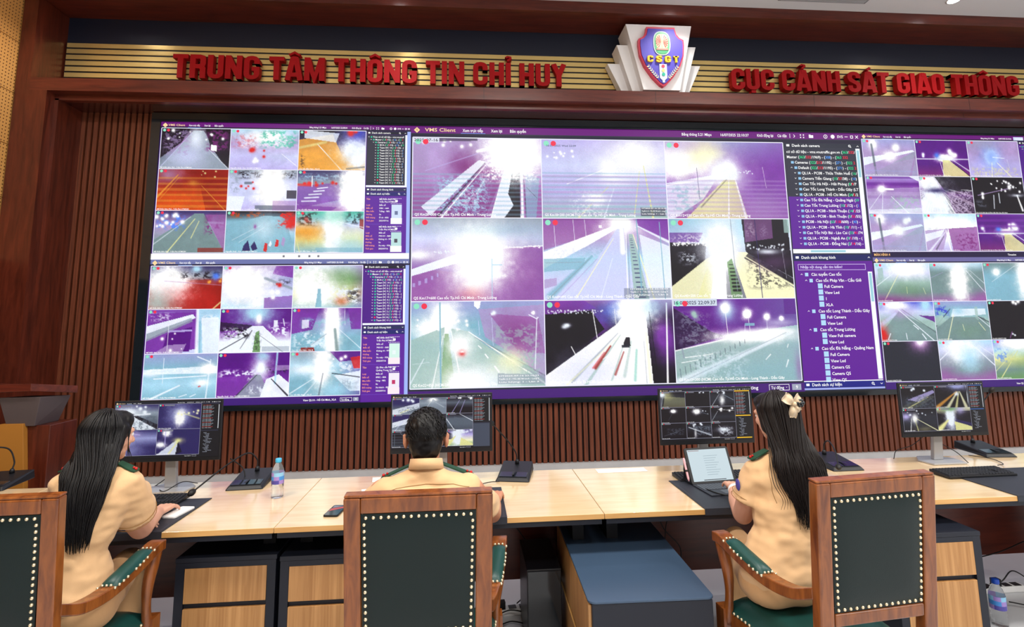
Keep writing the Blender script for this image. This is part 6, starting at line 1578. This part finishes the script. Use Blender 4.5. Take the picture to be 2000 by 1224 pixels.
def face_details(parent, M_):
    ey = MB()
    for sg in (-1, 1):
        ey.ball((sg * 0.030, 0.0735, 0.003), 0.0105, 12, 8, M=M_)
    ey.build('eyes', MT['white'], parent)
    ir = MB()
    for sg in (-1, 1):
        ir.ball((sg * 0.030, 0.0805, 0.003), 0.0048, 10, 6, M=M_)
    ir.build('irises', MT['hair'], parent)
    br = MB()
    for sg in (-1, 1):
        br.tube([M_ @ Vector(p) for p in ((sg * 0.014, 0.0805, 0.026), (sg * 0.030, 0.0795, 0.030), (sg * 0.046, 0.068, 0.026))], [0.003, 0.0035, 0.0015], 6)
    br.build('eyebrows', MT['hair'], parent)
    MB().tube([M_ @ Vector(p) for p in ((-0.020, 0.080, -0.058), (0, 0.0865, -0.057), (0.020, 0.080, -0.058))], [0.003, 0.0045, 0.003], 8).build('mouth', mat('lips', rgb(176, 84, 84), 0.45), parent)

def hand(B, w, d, side, curl=0.35, down=Vector((0, 0, -1)), s=1.0, spread=1.0):
    """wrist w, finger direction d, side = +1 thumb towards local +x"""
    d = Vector(d).normalized()
    x = d.cross(-down).normalized()      # local +x
    if side < 0: thumb = -x
    else: thumb = x
    up_ = -down
    def Q(a, b, c): return Vector(w) + (x * a + d * b + up_ * c) * s
    kn = [(-0.031, 0.080), (-0.0105, 0.088), (0.0105, 0.088), (0.031, 0.080)]
    if side < 0: pass
    for kx, ky in kn:
        B.cap(Q(kx * 0.55, 0.0, 0), 0.0165 * s, Q(kx, ky, 0.006), 0.0125 * s)
    L = [0.062, 0.078, 0.074, 0.060]
    if side > 0: L = L[::-1]; L[0], L[3] = 0.052, 0.066
    else: L[0], L[3] = 0.066, 0.052
    for i, (kx, ky) in enumerate(kn):
        sp = (i - 1.5) * 0.007 * spread
        l1, l2, l3 = L[i] * 0.45, L[i] * 0.32, L[i] * 0.26
        a1, a2, a3 = curl * (0.4 + 0.08 * i), curl * (1.3 + 0.1 * i), curl * 2.2
        p0 = (kx, ky, 0.006)
        p1 = (kx + sp * 0.5, ky + l1 * math.cos(a1), 0.006 - l1 * math.sin(a1))
        p2 = (kx + sp * 0.9, p1[1] + l2 * math.cos(a2), p1[2] - l2 * math.sin(a2))
        p3 = (kx + sp * 1.1, p2[1] + l3 * math.cos(a3), p2[2] - l3 * math.sin(a3))
        B.chain([Q(*p0), Q(*p1), Q(*p2), Q(*p3)], [0.0105 * s, 0.0088 * s, 0.008 * s, 0.0068 * s])
    sx_ = 1 if side > 0 else -1
    B.chain([Q(sx_ * 0.018, 0.016, -0.002), Q(sx_ * 0.042, 0.046, -0.010), Q(sx_ * 0.052, 0.076, -0.014), Q(sx_ * 0.050, 0.098, -0.018)], [0.0155 * s, 0.0115 * s, 0.0095 * s, 0.0075 * s])

def strands(name, material, parent, paths, r0=0.0032, seed=1):
    mb = MB()
    rs = random.Random(seed)
    for pts in paths:
        n = len(pts)
        rr_ = [r0 * (1 - 0.75 * (k / (n - 1)) ** 2) for k in range(n)]
        mb.tube(pts, rr_, 5)
    return mb.build(name, material, parent)

def epaulettes(parent, L, Rr, neckL, neckR):
    for a, b in ((neckL, L), (neckR, Rr)):
        a, b = Vector(a), Vector(b)
        d = (b - a).normalized(); f_ = Vector((0, 1, 0)); u_ = d.cross(f_).normalized()
        if u_.z < 0: u_ = -u_
        q = MB(); vs = []
        for t_, w_ in ((0, 0.020), (0.85, 0.026), (1.0, 0.018)):
            for hh in (0, 0.005):
                for sg in (-1, 1): vs.append(a + (b - a) * t_ + f_ * sg * w_ + u_ * hh)
        fs = []
        for i in (0, 1):
            o = i * 4
            fs += [(o, o + 1, o + 5, o + 4), (o + 2, o + 6, o + 7, o + 3), (o, o + 4, o + 6, o + 2), (o + 1, o + 3, o + 7, o + 5)]
        fs += [(0, 2, 3, 1), (8, 9, 11, 10)]
        q.add(vs, fs)
        ep = q.build('epaulette', MT['epaulette'], parent)
        m_ = MB(); m_.ball(a + (b - a) * 0.9 + u_ * 0.009, 0.0065, 8, 6).ball(a + (b - a) * 0.78 + u_ * 0.009, 0.005, 8, 6)
        m_.build('pip', MT['epred'], ep)

def seam(parent, shirt, pts, r=0.0012):
    """sewn line laid on the cloth: pts are (x, z) seen from behind"""
    dg = bpy.context.evaluated_depsgraph_get()
    me = shirt.data
    tree = BVHTree.FromPolygons([v.co for v in me.vertices], [p.vertices for p in me.polygons])
    out = []
    for k in range(len(pts) - 1):
        for t_ in range(8):
            x = pts[k][0] + (pts[k + 1][0] - pts[k][0]) * t_ / 8
            z = pts[k][1] + (pts[k + 1][1] - pts[k][1]) * t_ / 8
            h_ = tree.ray_cast(Vector((x, 1.0, z)), Vector((0, 1, 0)))
            if h_[0]: out.append(h_[0] + Vector((0, -0.0006, 0)))
    if len(out) > 3: MB().tube(out, r, 5).build('seam', MT['seamc'], shirt)
MT['seamc'] = mat('seam_thread', rgb(150, 112, 66), 0.9)
MT['shoe'] = mat('black_shoe', rgb(18, 18, 20), 0.3)
MT['trousers'] = mat('sand_trouser_cloth', rgb(200, 158, 112), 0.88, bump=0.12, bscale=420, sheen=0.1)

def legs(parent, hx, hy, hz, kx=0.11, knee_y=0.46, dk=0.0):
    B = Blob()
    B.hul(((hx - 0.06, hy, hz), (0.115, 0.13, 0.095)), ((hx + 0.06, hy, hz), (0.115, 0.13, 0.095)))
    sh = Blob()
    for sg in (-1, 1):
        k = (hx + dk + sg * kx, hy + knee_y, hz + 0.0)
        B.cap((hx + sg * 0.08, hy + 0.02, hz - 0.01), 0.092, k, 0.062)
        B.chain([k, (hx + dk + sg * kx, hy + knee_y + 0.02, 0.30), (hx + dk + sg * kx, hy + knee_y + 0.0, 0.10)], [0.060, 0.058, 0.052])
        sh.hul(((hx + dk + sg * kx, hy + knee_y - 0.02, 0.045), (0.038, 0.045, 0.045)), ((hx + dk + sg * (kx + 0.02), hy + knee_y + 0.15, 0.03), (0.038, 0.06, 0.03)))
    t_ = B.build('trousers', MT['trousers'], parent, 0.009, 8, 0.006, (7, 9, 9), 3)
    sh.build('shoes', MT['shoe'], parent, 0.007, 3)
    return t_

def sleeve_end(B, a, ra, b, rb):
    a, b = Vector(a), Vector(b)
    q = (b - a).to_track_quat('Z', 'Y')
    hull(B.bm, sphere_pts(a, ra) + [b + q @ Vector((rb * math.cos(k * PI / 12), rb * math.sin(k * PI / 12), dz)) for k in range(24) for dz in (-0.01, 0.0)])
    B.rings = getattr(B, 'rings', []) + [[b + q @ Vector(((rb - dr) * math.cos(k * PI / 12), (rb - dr) * math.sin(k * PI / 12), -dz)) for k in range(25)] for dz, dr in ((0.022, 0.0015), (0.0, 0.003))]

def cuffs(B_rings, shirt):
    for r_ in B_rings: MB().tube(r_, 0.0016, 5).build('cuff_seam', MT['seamc'], shirt)

def collar(parent, c, r, h_, tilt=0.25, back=True):
    mb = MB(); n = 28
    vs = []
    for k in range(n):
        a = 2 * PI * k / n
        for rr_, zz_ in ((r + 0.012, -0.012), (r + 0.005, h_), (r + 0.001, h_), (r + 0.006, -0.012)):
            y = rr_ * math.sin(a)
            vs.append((c[0] + rr_ * math.cos(a), c[1] + y, c[2] + zz_ - y * tilt))
    fs = []
    for k in range(n):
        k2 = (k + 1) % n
        for q in range(4): fs.append((k * 4 + q, k * 4 + (q + 1) % 4, k2 * 4 + (q + 1) % 4, k2 * 4 + q))
    mb.add(vs, [f_[::-1] for f_ in fs], smooth=True)
    mb.build('collar', MT['shirt'], parent)

# ---- the man in the middle
pm = thing('person', 'short black haired man in a sand uniform shirt sitting with his back to us', 'person', (0, 0, 0), group='uniformed officers at the desks')
hc = Vector((-0.176, 2.33, 1.225))
B = Blob()
HM = head_parts(B, hc, 0.0, -0.05, 1.0)
B.cap((-0.172, 2.29, 1.06), 0.050, (-0.175, 2.305, 1.17), 0.056)
B.ell((-0.17, 2.28, 0.93), (0.12, 0.07, 0.14))
# right arm on the desk
B.chain([(0.01, 2.29, 1.02), (0.080, 2.48, 0.885), (0.112, 2.66, 0.80)], [0.05, 0.044, 0.040])
B.chain([(0.112, 2.66, 0.80), (0.122, 2.76, 0.80), (0.134, 2.90, 0.79)], [0.040, 0.036, 0.026])
hand(B, (0.135, 2.905, 0.79), (0.06, 1, -0.02), -1, 0.6)
B.chain([(-0.35, 2.29, 1.02), (-0.44, 2.46, 0.88), (-0.43, 2.66, 0.80)], [0.05, 0.044, 0.040])
B.chain([(-0.43, 2.66, 0.80), (-0.38, 2.76, 0.80), (-0.29, 2.88, 0.79)], [0.041, 0.038, 0.026])
hand(B, (-0.285, 2.885, 0.79), (0.4, 1, -0.02), 1, 0.4)
B.build('body', MT['skin_man'], pm, 0.0045, 4)
face_details(pm, HM)
B = Blob()
B.hul(((-0.17, 2.27, 0.66), (0.165, 0.115, 0.08)), ((-0.17, 2.26, 0.80), (0.152, 0.11, 0.08)))
B.hul(((-0.17, 2.26, 0.80), (0.152, 0.11, 0.08)), ((-0.17, 2.26, 0.95), (0.178, 0.118, 0.09)))
B.hul(((-0.17, 2.26, 0.95), (0.178, 0.118, 0.09)), ((-0.315, 2.275, 1.028), (0.05, 0.062, 0.05)), ((-0.025, 2.275, 1.028), (0.05, 0.062, 0.05)))
B.hul(((-0.315, 2.275, 1.03), (0.048, 0.058, 0.046)), ((-0.025, 2.275, 1.03), (0.048, 0.058, 0.046)), ((-0.172, 2.28, 1.10), (0.066, 0.056, 0.03)))
B.chain([(-0.01, 2.285, 1.015), (0.045, 2.37, 0.95), (0.075, 2.45, 0.905)], [0.066, 0.062, 0.062])
B.chain([(-0.33, 2.285, 1.015), (-0.395, 2.37, 0.95), (-0.43, 2.44, 0.90)], [0.066, 0.062, 0.062])
sh = B.build('shirt', MT['shirt'], pm, 0.006, 5, 0.012, (8, 8, 15), 1)
seam(pm, sh, [(-0.36, 1.035), (-0.28, 1.055), (-0.17, 1.064), (-0.06, 1.062), (0.01, 1.045)])
collar(pm, (-0.173, 2.290, 1.115), 0.060, 0.030)
epaulettes(pm, (-0.355, 2.315, 1.066), (0.018, 2.315, 1.066), (-0.235, 2.315, 1.116), (-0.11, 2.315, 1.116))
legs(pm, -0.17, 2.30, 0.585)
B = Blob()
Mh = HM
R_ = Mh.to_3x3()
B.ell(Mh @ Vector((0, -0.022, 0.030)), (0.082, 0.094, 0.088), R_)
B.ell(Mh @ Vector((0, -0.050, -0.015)), (0.069, 0.058, 0.075), R_)
B.ell(Mh @ Vector((0, -0.046, -0.052)), (0.056, 0.044, 0.045), R_)
B.ell(Mh @ Vector((0, 0.035, 0.068)), (0.064, 0.052, 0.044), R_)
for sg in (-1, 1): B.cap(Mh @ Vector((sg * 0.066, 0.01, 0.035)), 0.016, Mh @ Vector((sg * 0.070, 0.008, 0.0)), 0.010)
B.build('hair', MT['hair'], pm, 0.0045, 3, 0.0035, (40, 40, 26), 5)
# short tufts give the cropped hair its texture
rs = random.Random(4)
pth = []
for k in range(420):
    th, ph = rs.uniform(0, 2 * PI), math.acos(rs.uniform(-0.25, 1))
    n_ = Vector((math.sin(ph) * math.cos(th), math.sin(ph) * math.sin(th), math.cos(ph)))
    if n_.y > 0.6 and n_.z < 0.5: continue
    c0 = Vector((0, -0.022, 0.030)); p = c0 + Vector((n_.x * 0.083, n_.y * 0.095, n_.z * 0.088))
    sw = Vector((0.4, -0.3, -0.5)) + Vector((rs.uniform(-.3, .3), rs.uniform(-.3, .3), rs.uniform(-.3, .3)))
    tdir = (sw - n_ * sw.dot(n_)).normalized()
    pth.append([Mh @ (p - n_ * 0.002), Mh @ (p + n_ * 0.002 + tdir * 0.010), Mh @ (p + n_ * 0.001 + tdir * 0.022)])
strands('hair_tufts', MT['hair'], pm, pth, 0.0016)

# ---- the woman at left with long straight hair
pw1 = thing('person', 'woman in a sand uniform with very long straight black hair, seated at left', 'person', (0, 0, 0), group='uniformed officers at the desks')
hc = Vector((-1.560, 2.55, 1.222))
B = Blob()
HM = head_parts(B, hc, math.radians(-28), -0.08, 0.97)
B.cap((-1.555, 2.51, 1.06), 0.052, (-1.558, 2.53, 1.17), 0.046)
B.ell((-1.555, 2.50, 0.95), (0.11, 0.075, 0.14))
B.chain([(-1.445, 2.51, 1.03), (-1.468, 2.60, 0.88), (-1.478, 2.690, 0.795)], [0.050, 0.056, 0.050])
B.chain([(-1.478, 2.690, 0.797), (-1.497, 2.79, 0.803), (-1.520, 2.895, 0.792)], [0.050, 0.043, 0.027])
hand(B, (-1.521, 2.900, 0.792), (0.02, 1, -0.02), -1, 0.42, s=0.95)
B.chain([(-1.670, 2.51, 1.03), (-1.715, 2.61, 0.90), (-1.735, 2.69, 0.800)], [0.046, 0.044, 0.040])
B.chain([(-1.735, 2.69, 0.800), (-1.68, 2.74, 0.795), (-1.615, 2.775, 0.786)], [0.040, 0.036, 0.026])
hand(B, (-1.612, 2.777, 0.786), (1, 0.28, -0.02), 1, 0.4, s=0.92)
B.build('body', MT['skin'], pw1, 0.0045, 4)
face_details(pw1, HM)
B = Blob()
B.hul(((-1.605, 2.44, 0.63), (0.160, 0.130, 0.09)), ((-1.605, 2.465, 0.79), (0.112, 0.096, 0.07)))
B.hul(((-1.605, 2.465, 0.79), (0.112, 0.096, 0.07)), ((-1.565, 2.49, 0.94), (0.132, 0.106, 0.08)))
B.hul(((-1.565, 2.49, 0.94), (0.132, 0.106, 0.08)), ((-1.694, 2.50, 1.045), (0.050, 0.057, 0.048)), ((-1.448, 2.50, 1.038), (0.048, 0.055, 0.048)))
B.hul(((-1.694, 2.50, 1.045), (0.048, 0.054, 0.044)), ((-1.448, 2.50, 1.038), (0.046, 0.052, 0.044)), ((-1.556, 2.505, 1.10), (0.055, 0.05, 0.025)))
sleeve_end(B, (-1.448, 2.51, 1.03), 0.062, (-1.470, 2.615, 0.872), 0.086)
sleeve_end(B, (-1.692, 2.51, 1.035), 0.062, (-1.712, 2.61, 0.89), 0.072)
RG = B.rings
sh = B.build('shirt', MT['shirt'], pw1, 0.006, 5, 0.013, (9, 9, 15), 2)
cuffs(RG, sh)
collar(pw1, (-1.556, 2.512, 1.108), 0.050, 0.026)
epaulettes(pw1, (-1.72, 2.51, 1.090), (-1.415, 2.51, 1.080), (-1.62, 2.51, 1.118), (-1.49, 2.51, 1.118))
legs(pw1, -1.605, 2.45, 0.580, 0.075, 0.42, -0.09)
Mh = HM; R_ = Mh.to_3x3()
def long_hair(parent, Mh, material, curtain, n, wave, seed, top=1.0, shift=0.0):
    """curtain: (z, x centre, half width, y, thickness) rows going down the back"""
    R_ = Mh.to_3x3()
    B = Blob()
    B.ell(Mh @ Vector((0, -0.022, 0.026)), (0.086, 0.100, 0.092), R_)
    B.ell(Mh @ Vector((0, -0.045, -0.02)), (0.084, 0.075, 0.10), R_)
    B.ell(Mh @ Vector((0, 0.028, 0.066)), (0.070, 0.056, 0.044), R_)
    for sg in (-1, 1): B.cap(Mh @ Vector((sg * 0.070, 0.012, 0.04)), 0.020, Mh @ Vector((sg * 0.078, -0.012, -0.05)), 0.024)
    for a, b in zip(curtain[:-1], curtain[1:]):
        B.hul(((a[1], a[3], a[0]), (a[2], a[4], 0.02)), ((b[1], b[3], b[0]), (b[2], b[4], 0.02)))
    B.build('hair', material, parent, 0.006, 5, 0.004, (70, 30, 5), seed)
    rs = random.Random(seed)
    paths = []
    zs = [c[0] for c in curtain]
    for k in range(n):
        th = rs.uniform(-1, 1)
        side = th
        lay = rs.uniform(0.82, 1.03)
        ang = th * 1.75
        pts = []
        for j in range(5):
            ph = 0.15 + 0.37 * j
            nx_, ny_, nz_ = math.sin(ang) * math.sin(ph), -math.cos(ang) * math.sin(ph) , math.cos(ph)
            pts.append(Mh @ Vector((nx_ * 0.090 * lay, -0.018 + ny_ * 0.104 * lay, 0.022 + nz_ * 0.097 * lay)))
        fz = rs.uniform(0, 0.16) ** 1.0
        for ci, (z_, xc, hw_, y_, th_) in enumerate(curtain[1:]):
            t_ = ci / max(1, len(curtain) - 2)
            w_ = wave * math.sin(t_ * 9 + k * 0.7 + seed) * (0.3 + t_)
            x_ = xc + th * hw_ * (0.98 + 0.08 * rs.random()) + w_
            y2 = y_ - th_ * math.sqrt(max(0, 1 - th * th)) * lay * 1.02 - 0.002
            pts.append(Vector((x_, y2 + rs.uniform(-.003, .003), z_ - (0.11 * rs.random() - 0.035 if ci == len(curtain) - 2 else 0))))
        paths.append(arc(pts, 3))
    strands('hair_strands', material, parent, paths, 0.0034, seed)
long_hair(pw1, HM, MT['hair'], [(1.20, -1.560, 0.085, 2.495, 0.06), (1.12, -1.565, 0.098, 2.46, 0.055), (1.05, -1.560, 0.092, 2.425, 0.050), (0.98, -1.552, 0.078, 2.402, 0.042), (0.925, -1.548, 0.060, 2.392, 0.032), (0.885, -1.545, 0.042, 2.384, 0.020)], 300, 0.0, 11)
# loose lock beside the cheek
strands('loose_lock', MT['hair'], pw1, [arc([HM @ Vector((0.072, 0.03 + 0.004 * k, 0.04)), HM @ Vector((0.080, 0.035, -0.03)), HM @ Vector((0.078, 0.040 + 0.006 * k, -0.085)), HM @ Vector((0.082, 0.05 + 0.01 * k, -0.13))], 6) for k in range(4)], 0.0018)

# ---- the woman at right with the bow
pw2 = thing('person', 'woman in a sand uniform with wavy brown hair and a cream bow, seated at right', 'person', (0, 0, 0), group='uniformed officers at the desks')
hc = Vector((1.412, 2.45, 1.245))
B = Blob()
HM = head_parts(B, hc, math.radians(20), -0.12, 0.96)
B.cap((1.415, 2.41, 1.04), 0.050, (1.413, 2.435, 1.18), 0.045)
B.ell((1.40, 2.41, 0.93), (0.11, 0.075, 0.14))
B.chain([(1.285, 2.42, 1.005), (1.262, 2.455, 0.90), (1.268, 2.53, 0.795)], [0.036, 0.046, 0.044])
B.chain([(1.268, 2.53, 0.795), (1.300, 2.64, 0.82), (1.345, 2.755, 0.845)], [0.045, 0.040, 0.027])
hand(B, (1.348, 2.762, 0.846), (0.30, 1, -0.12), 1, 0.45, s=0.92)
B.chain([(1.535, 2.42, 0.97), (1.60, 2.52, 0.88), (1.60, 2.66, 0.80)], [0.046, 0.043, 0.040])
B.chain([(1.60, 2.66, 0.80), (1.58, 2.75, 0.80), (1.54, 2.85, 0.792)], [0.040, 0.036, 0.026])
hand(B, (1.538, 2.855, 0.792), (-0.2, 1, -0.02), -1, 0.4, s=0.92)
B.build('body', MT['skin'], pw2, 0.0045, 4)
face_details(pw2, HM)
B = Blob()
B.hul(((1.335, 2.36, 0.62), (0.175, 0.135, 0.10)), ((1.375, 2.38, 0.78), (0.128, 0.100, 0.08)))
B.hul(((1.375, 2.38, 0.78), (0.128, 0.100, 0.08)), ((1.405, 2.40, 0.91), (0.148, 0.108, 0.09)))
B.hul(((1.405, 2.40, 0.91), (0.148, 0.108, 0.09)), ((1.295, 2.41, 1.020), (0.048, 0.055, 0.048)), ((1.535, 2.41, 0.985), (0.048, 0.055, 0.048)))
B.hul(((1.295, 2.41, 1.020), (0.046, 0.052, 0.044)), ((1.535, 2.41, 0.985), (0.046, 0.052, 0.044)), ((1.414, 2.41, 1.085), (0.055, 0.05, 0.025)))
sleeve_end(B, (1.285, 2.42, 1.01), 0.058, (1.254, 2.455, 0.885), 0.070)
B.chain([(1.540, 2.42, 0.975), (1.575, 2.46, 0.93), (1.595, 2.51, 0.885)], [0.058, 0.060, 0.060])
RG = B.rings
sh = B.build('shirt', MT['shirt'], pw2, 0.006, 5, 0.013, (9, 9, 15), 4)
cuffs(RG, sh)
seam(pw2, sh, [(1.325, 1.065), (1.305, 1.01), (1.308, 0.95), (1.318, 0.90)])
collar(pw2, (1.414, 2.415, 1.092), 0.050, 0.026)
epaulettes(pw2, (1.262, 2.42, 1.064), (1.572, 2.42, 1.028), (1.345, 2.42, 1.102), (1.485, 2.42, 1.09))
legs(pw2, 1.335, 2.37, 0.578, 0.07, 0.44, 0.10)
MB().ball((1.204, 2.43, 0.955), 0.026, 14, 10, (0.22, 0.7, 1.0)).build('sleeve_patch', mat('sleeve_patch_blue', rgb(74, 66, 150), 0.7), pw2)
MB().tube([Vector((1.330, 2.715, 0.838)), Vector((1.337, 2.733, 0.8415))], 0.0335, 16).build('wristband', MT['white'], pw2)
long_hair(pw2, HM, MT['hair_brown'], [(1.20, 1.420, 0.082, 2.40, 0.055), (1.13, 1.430, 0.092, 2.365, 0.055), (1.06, 1.436, 0.108, 2.335, 0.052), (0.99, 1.440, 0.100, 2.315, 0.045), (0.93, 1.436, 0.066, 2.300, 0.035), (0.885, 1.430, 0.036, 2.290, 0.020)], 320, 0.009, 23)
strands('loose_lock', MT['hair_brown'], pw2, [arc([HM @ Vector((-0.066, 0.0 + 0.006 * k, 0.0)), HM @ Vector((-0.080, -0.01, -0.08)), Vector((1.312 + 0.01 * k, 2.34, 1.06)), Vector((1.300 + 0.012 * k, 2.30, 0.99)), Vector((1.325 + 0.01 * k, 2.285, 0.93)), Vector((1.315 + 0.014 * k, 2.285, 0.89))], 6) for k in range(4)], 0.002)
# the bow clip
bw = MB()
bc = HM @ Vector((-0.018, -0.128, 0.060))
satin = mat('cream_satin', rgb(212, 190, 158), 0.35, sheen=0.3)
def petal(ang, ln, wd, off):
    vs, fs = [], []
    ca, sa = math.cos(ang), math.sin(ang)
    for i in range(7):
        t_ = i / 6
        w_ = wd * (0.25 + 0.75 * math.sin(min(1.0, t_ * 1.1) * PI * 0.62))
        for j in range(5):
            s_ = (j / 4 - 0.5) * 2
            lx, lz = t_ * ln, s_ * w_
            ly = -0.018 * math.sin(t_ * PI) * (1 - 0.5 * s_ * s_) - 0.003 + 0.004 * math.sin(s_ * 5)
            vs.append((bc.x + lx * ca - lz * sa, bc.y + ly + off, bc.z + lx * sa + lz * ca))
    n0 = len(vs)
    vs += [(x, y + 0.006, z) for x, y, z in vs]
    for i in range(6):
        for j in range(4):
            q = (i * 5 + j, i * 5 + j + 1, (i + 1) * 5 + j + 1, (i + 1) * 5 + j)
            fs.append(q[::-1]); fs.append(tuple(a + n0 for a in q))
    for i in range(6):
        fs.append((i * 5, (i + 1) * 5, (i + 1) * 5 + n0, i * 5 + n0)); fs.append((i * 5 + 4 + n0, (i + 1) * 5 + 4 + n0, (i + 1) * 5 + 4, i * 5 + 4))
    fs.append(tuple([30, 31, 32, 33, 34]) + tuple([34 + n0, 33 + n0, 32 + n0, 31 + n0, 30 + n0]))
    bw.add(vs, fs, smooth=True)
petal(math.radians(140), 0.050, 0.024, 0.0)
petal(math.radians(35), 0.046, 0.024, 0.001)
petal(math.radians(-98), 0.062, 0.017, 0.002)
petal(math.radians(-50), 0.045, 0.013, 0.003)
bw.ball(tuple(bc + Vector((0, -0.010, 0))), 0.011, 10, 8)
bow = bw.build('hair_bow', satin, pw2)
fl = MB()
fc = bc + Vector((0.028, -0.012, 0.004))
for k in range(6):
    a = k * PI / 3
    fl.ball((fc.x + 0.012 * math.cos(a), fc.y, fc.z + 0.012 * math.sin(a)), 0.0085, 8, 6)
fl.ball(tuple(fc + Vector((0, -0.006, 0))), 0.007, 8, 6)
fl.build('bow_flower', MT['gloss_black'], bow)
bpy.data.objects.remove(GLY.ob)
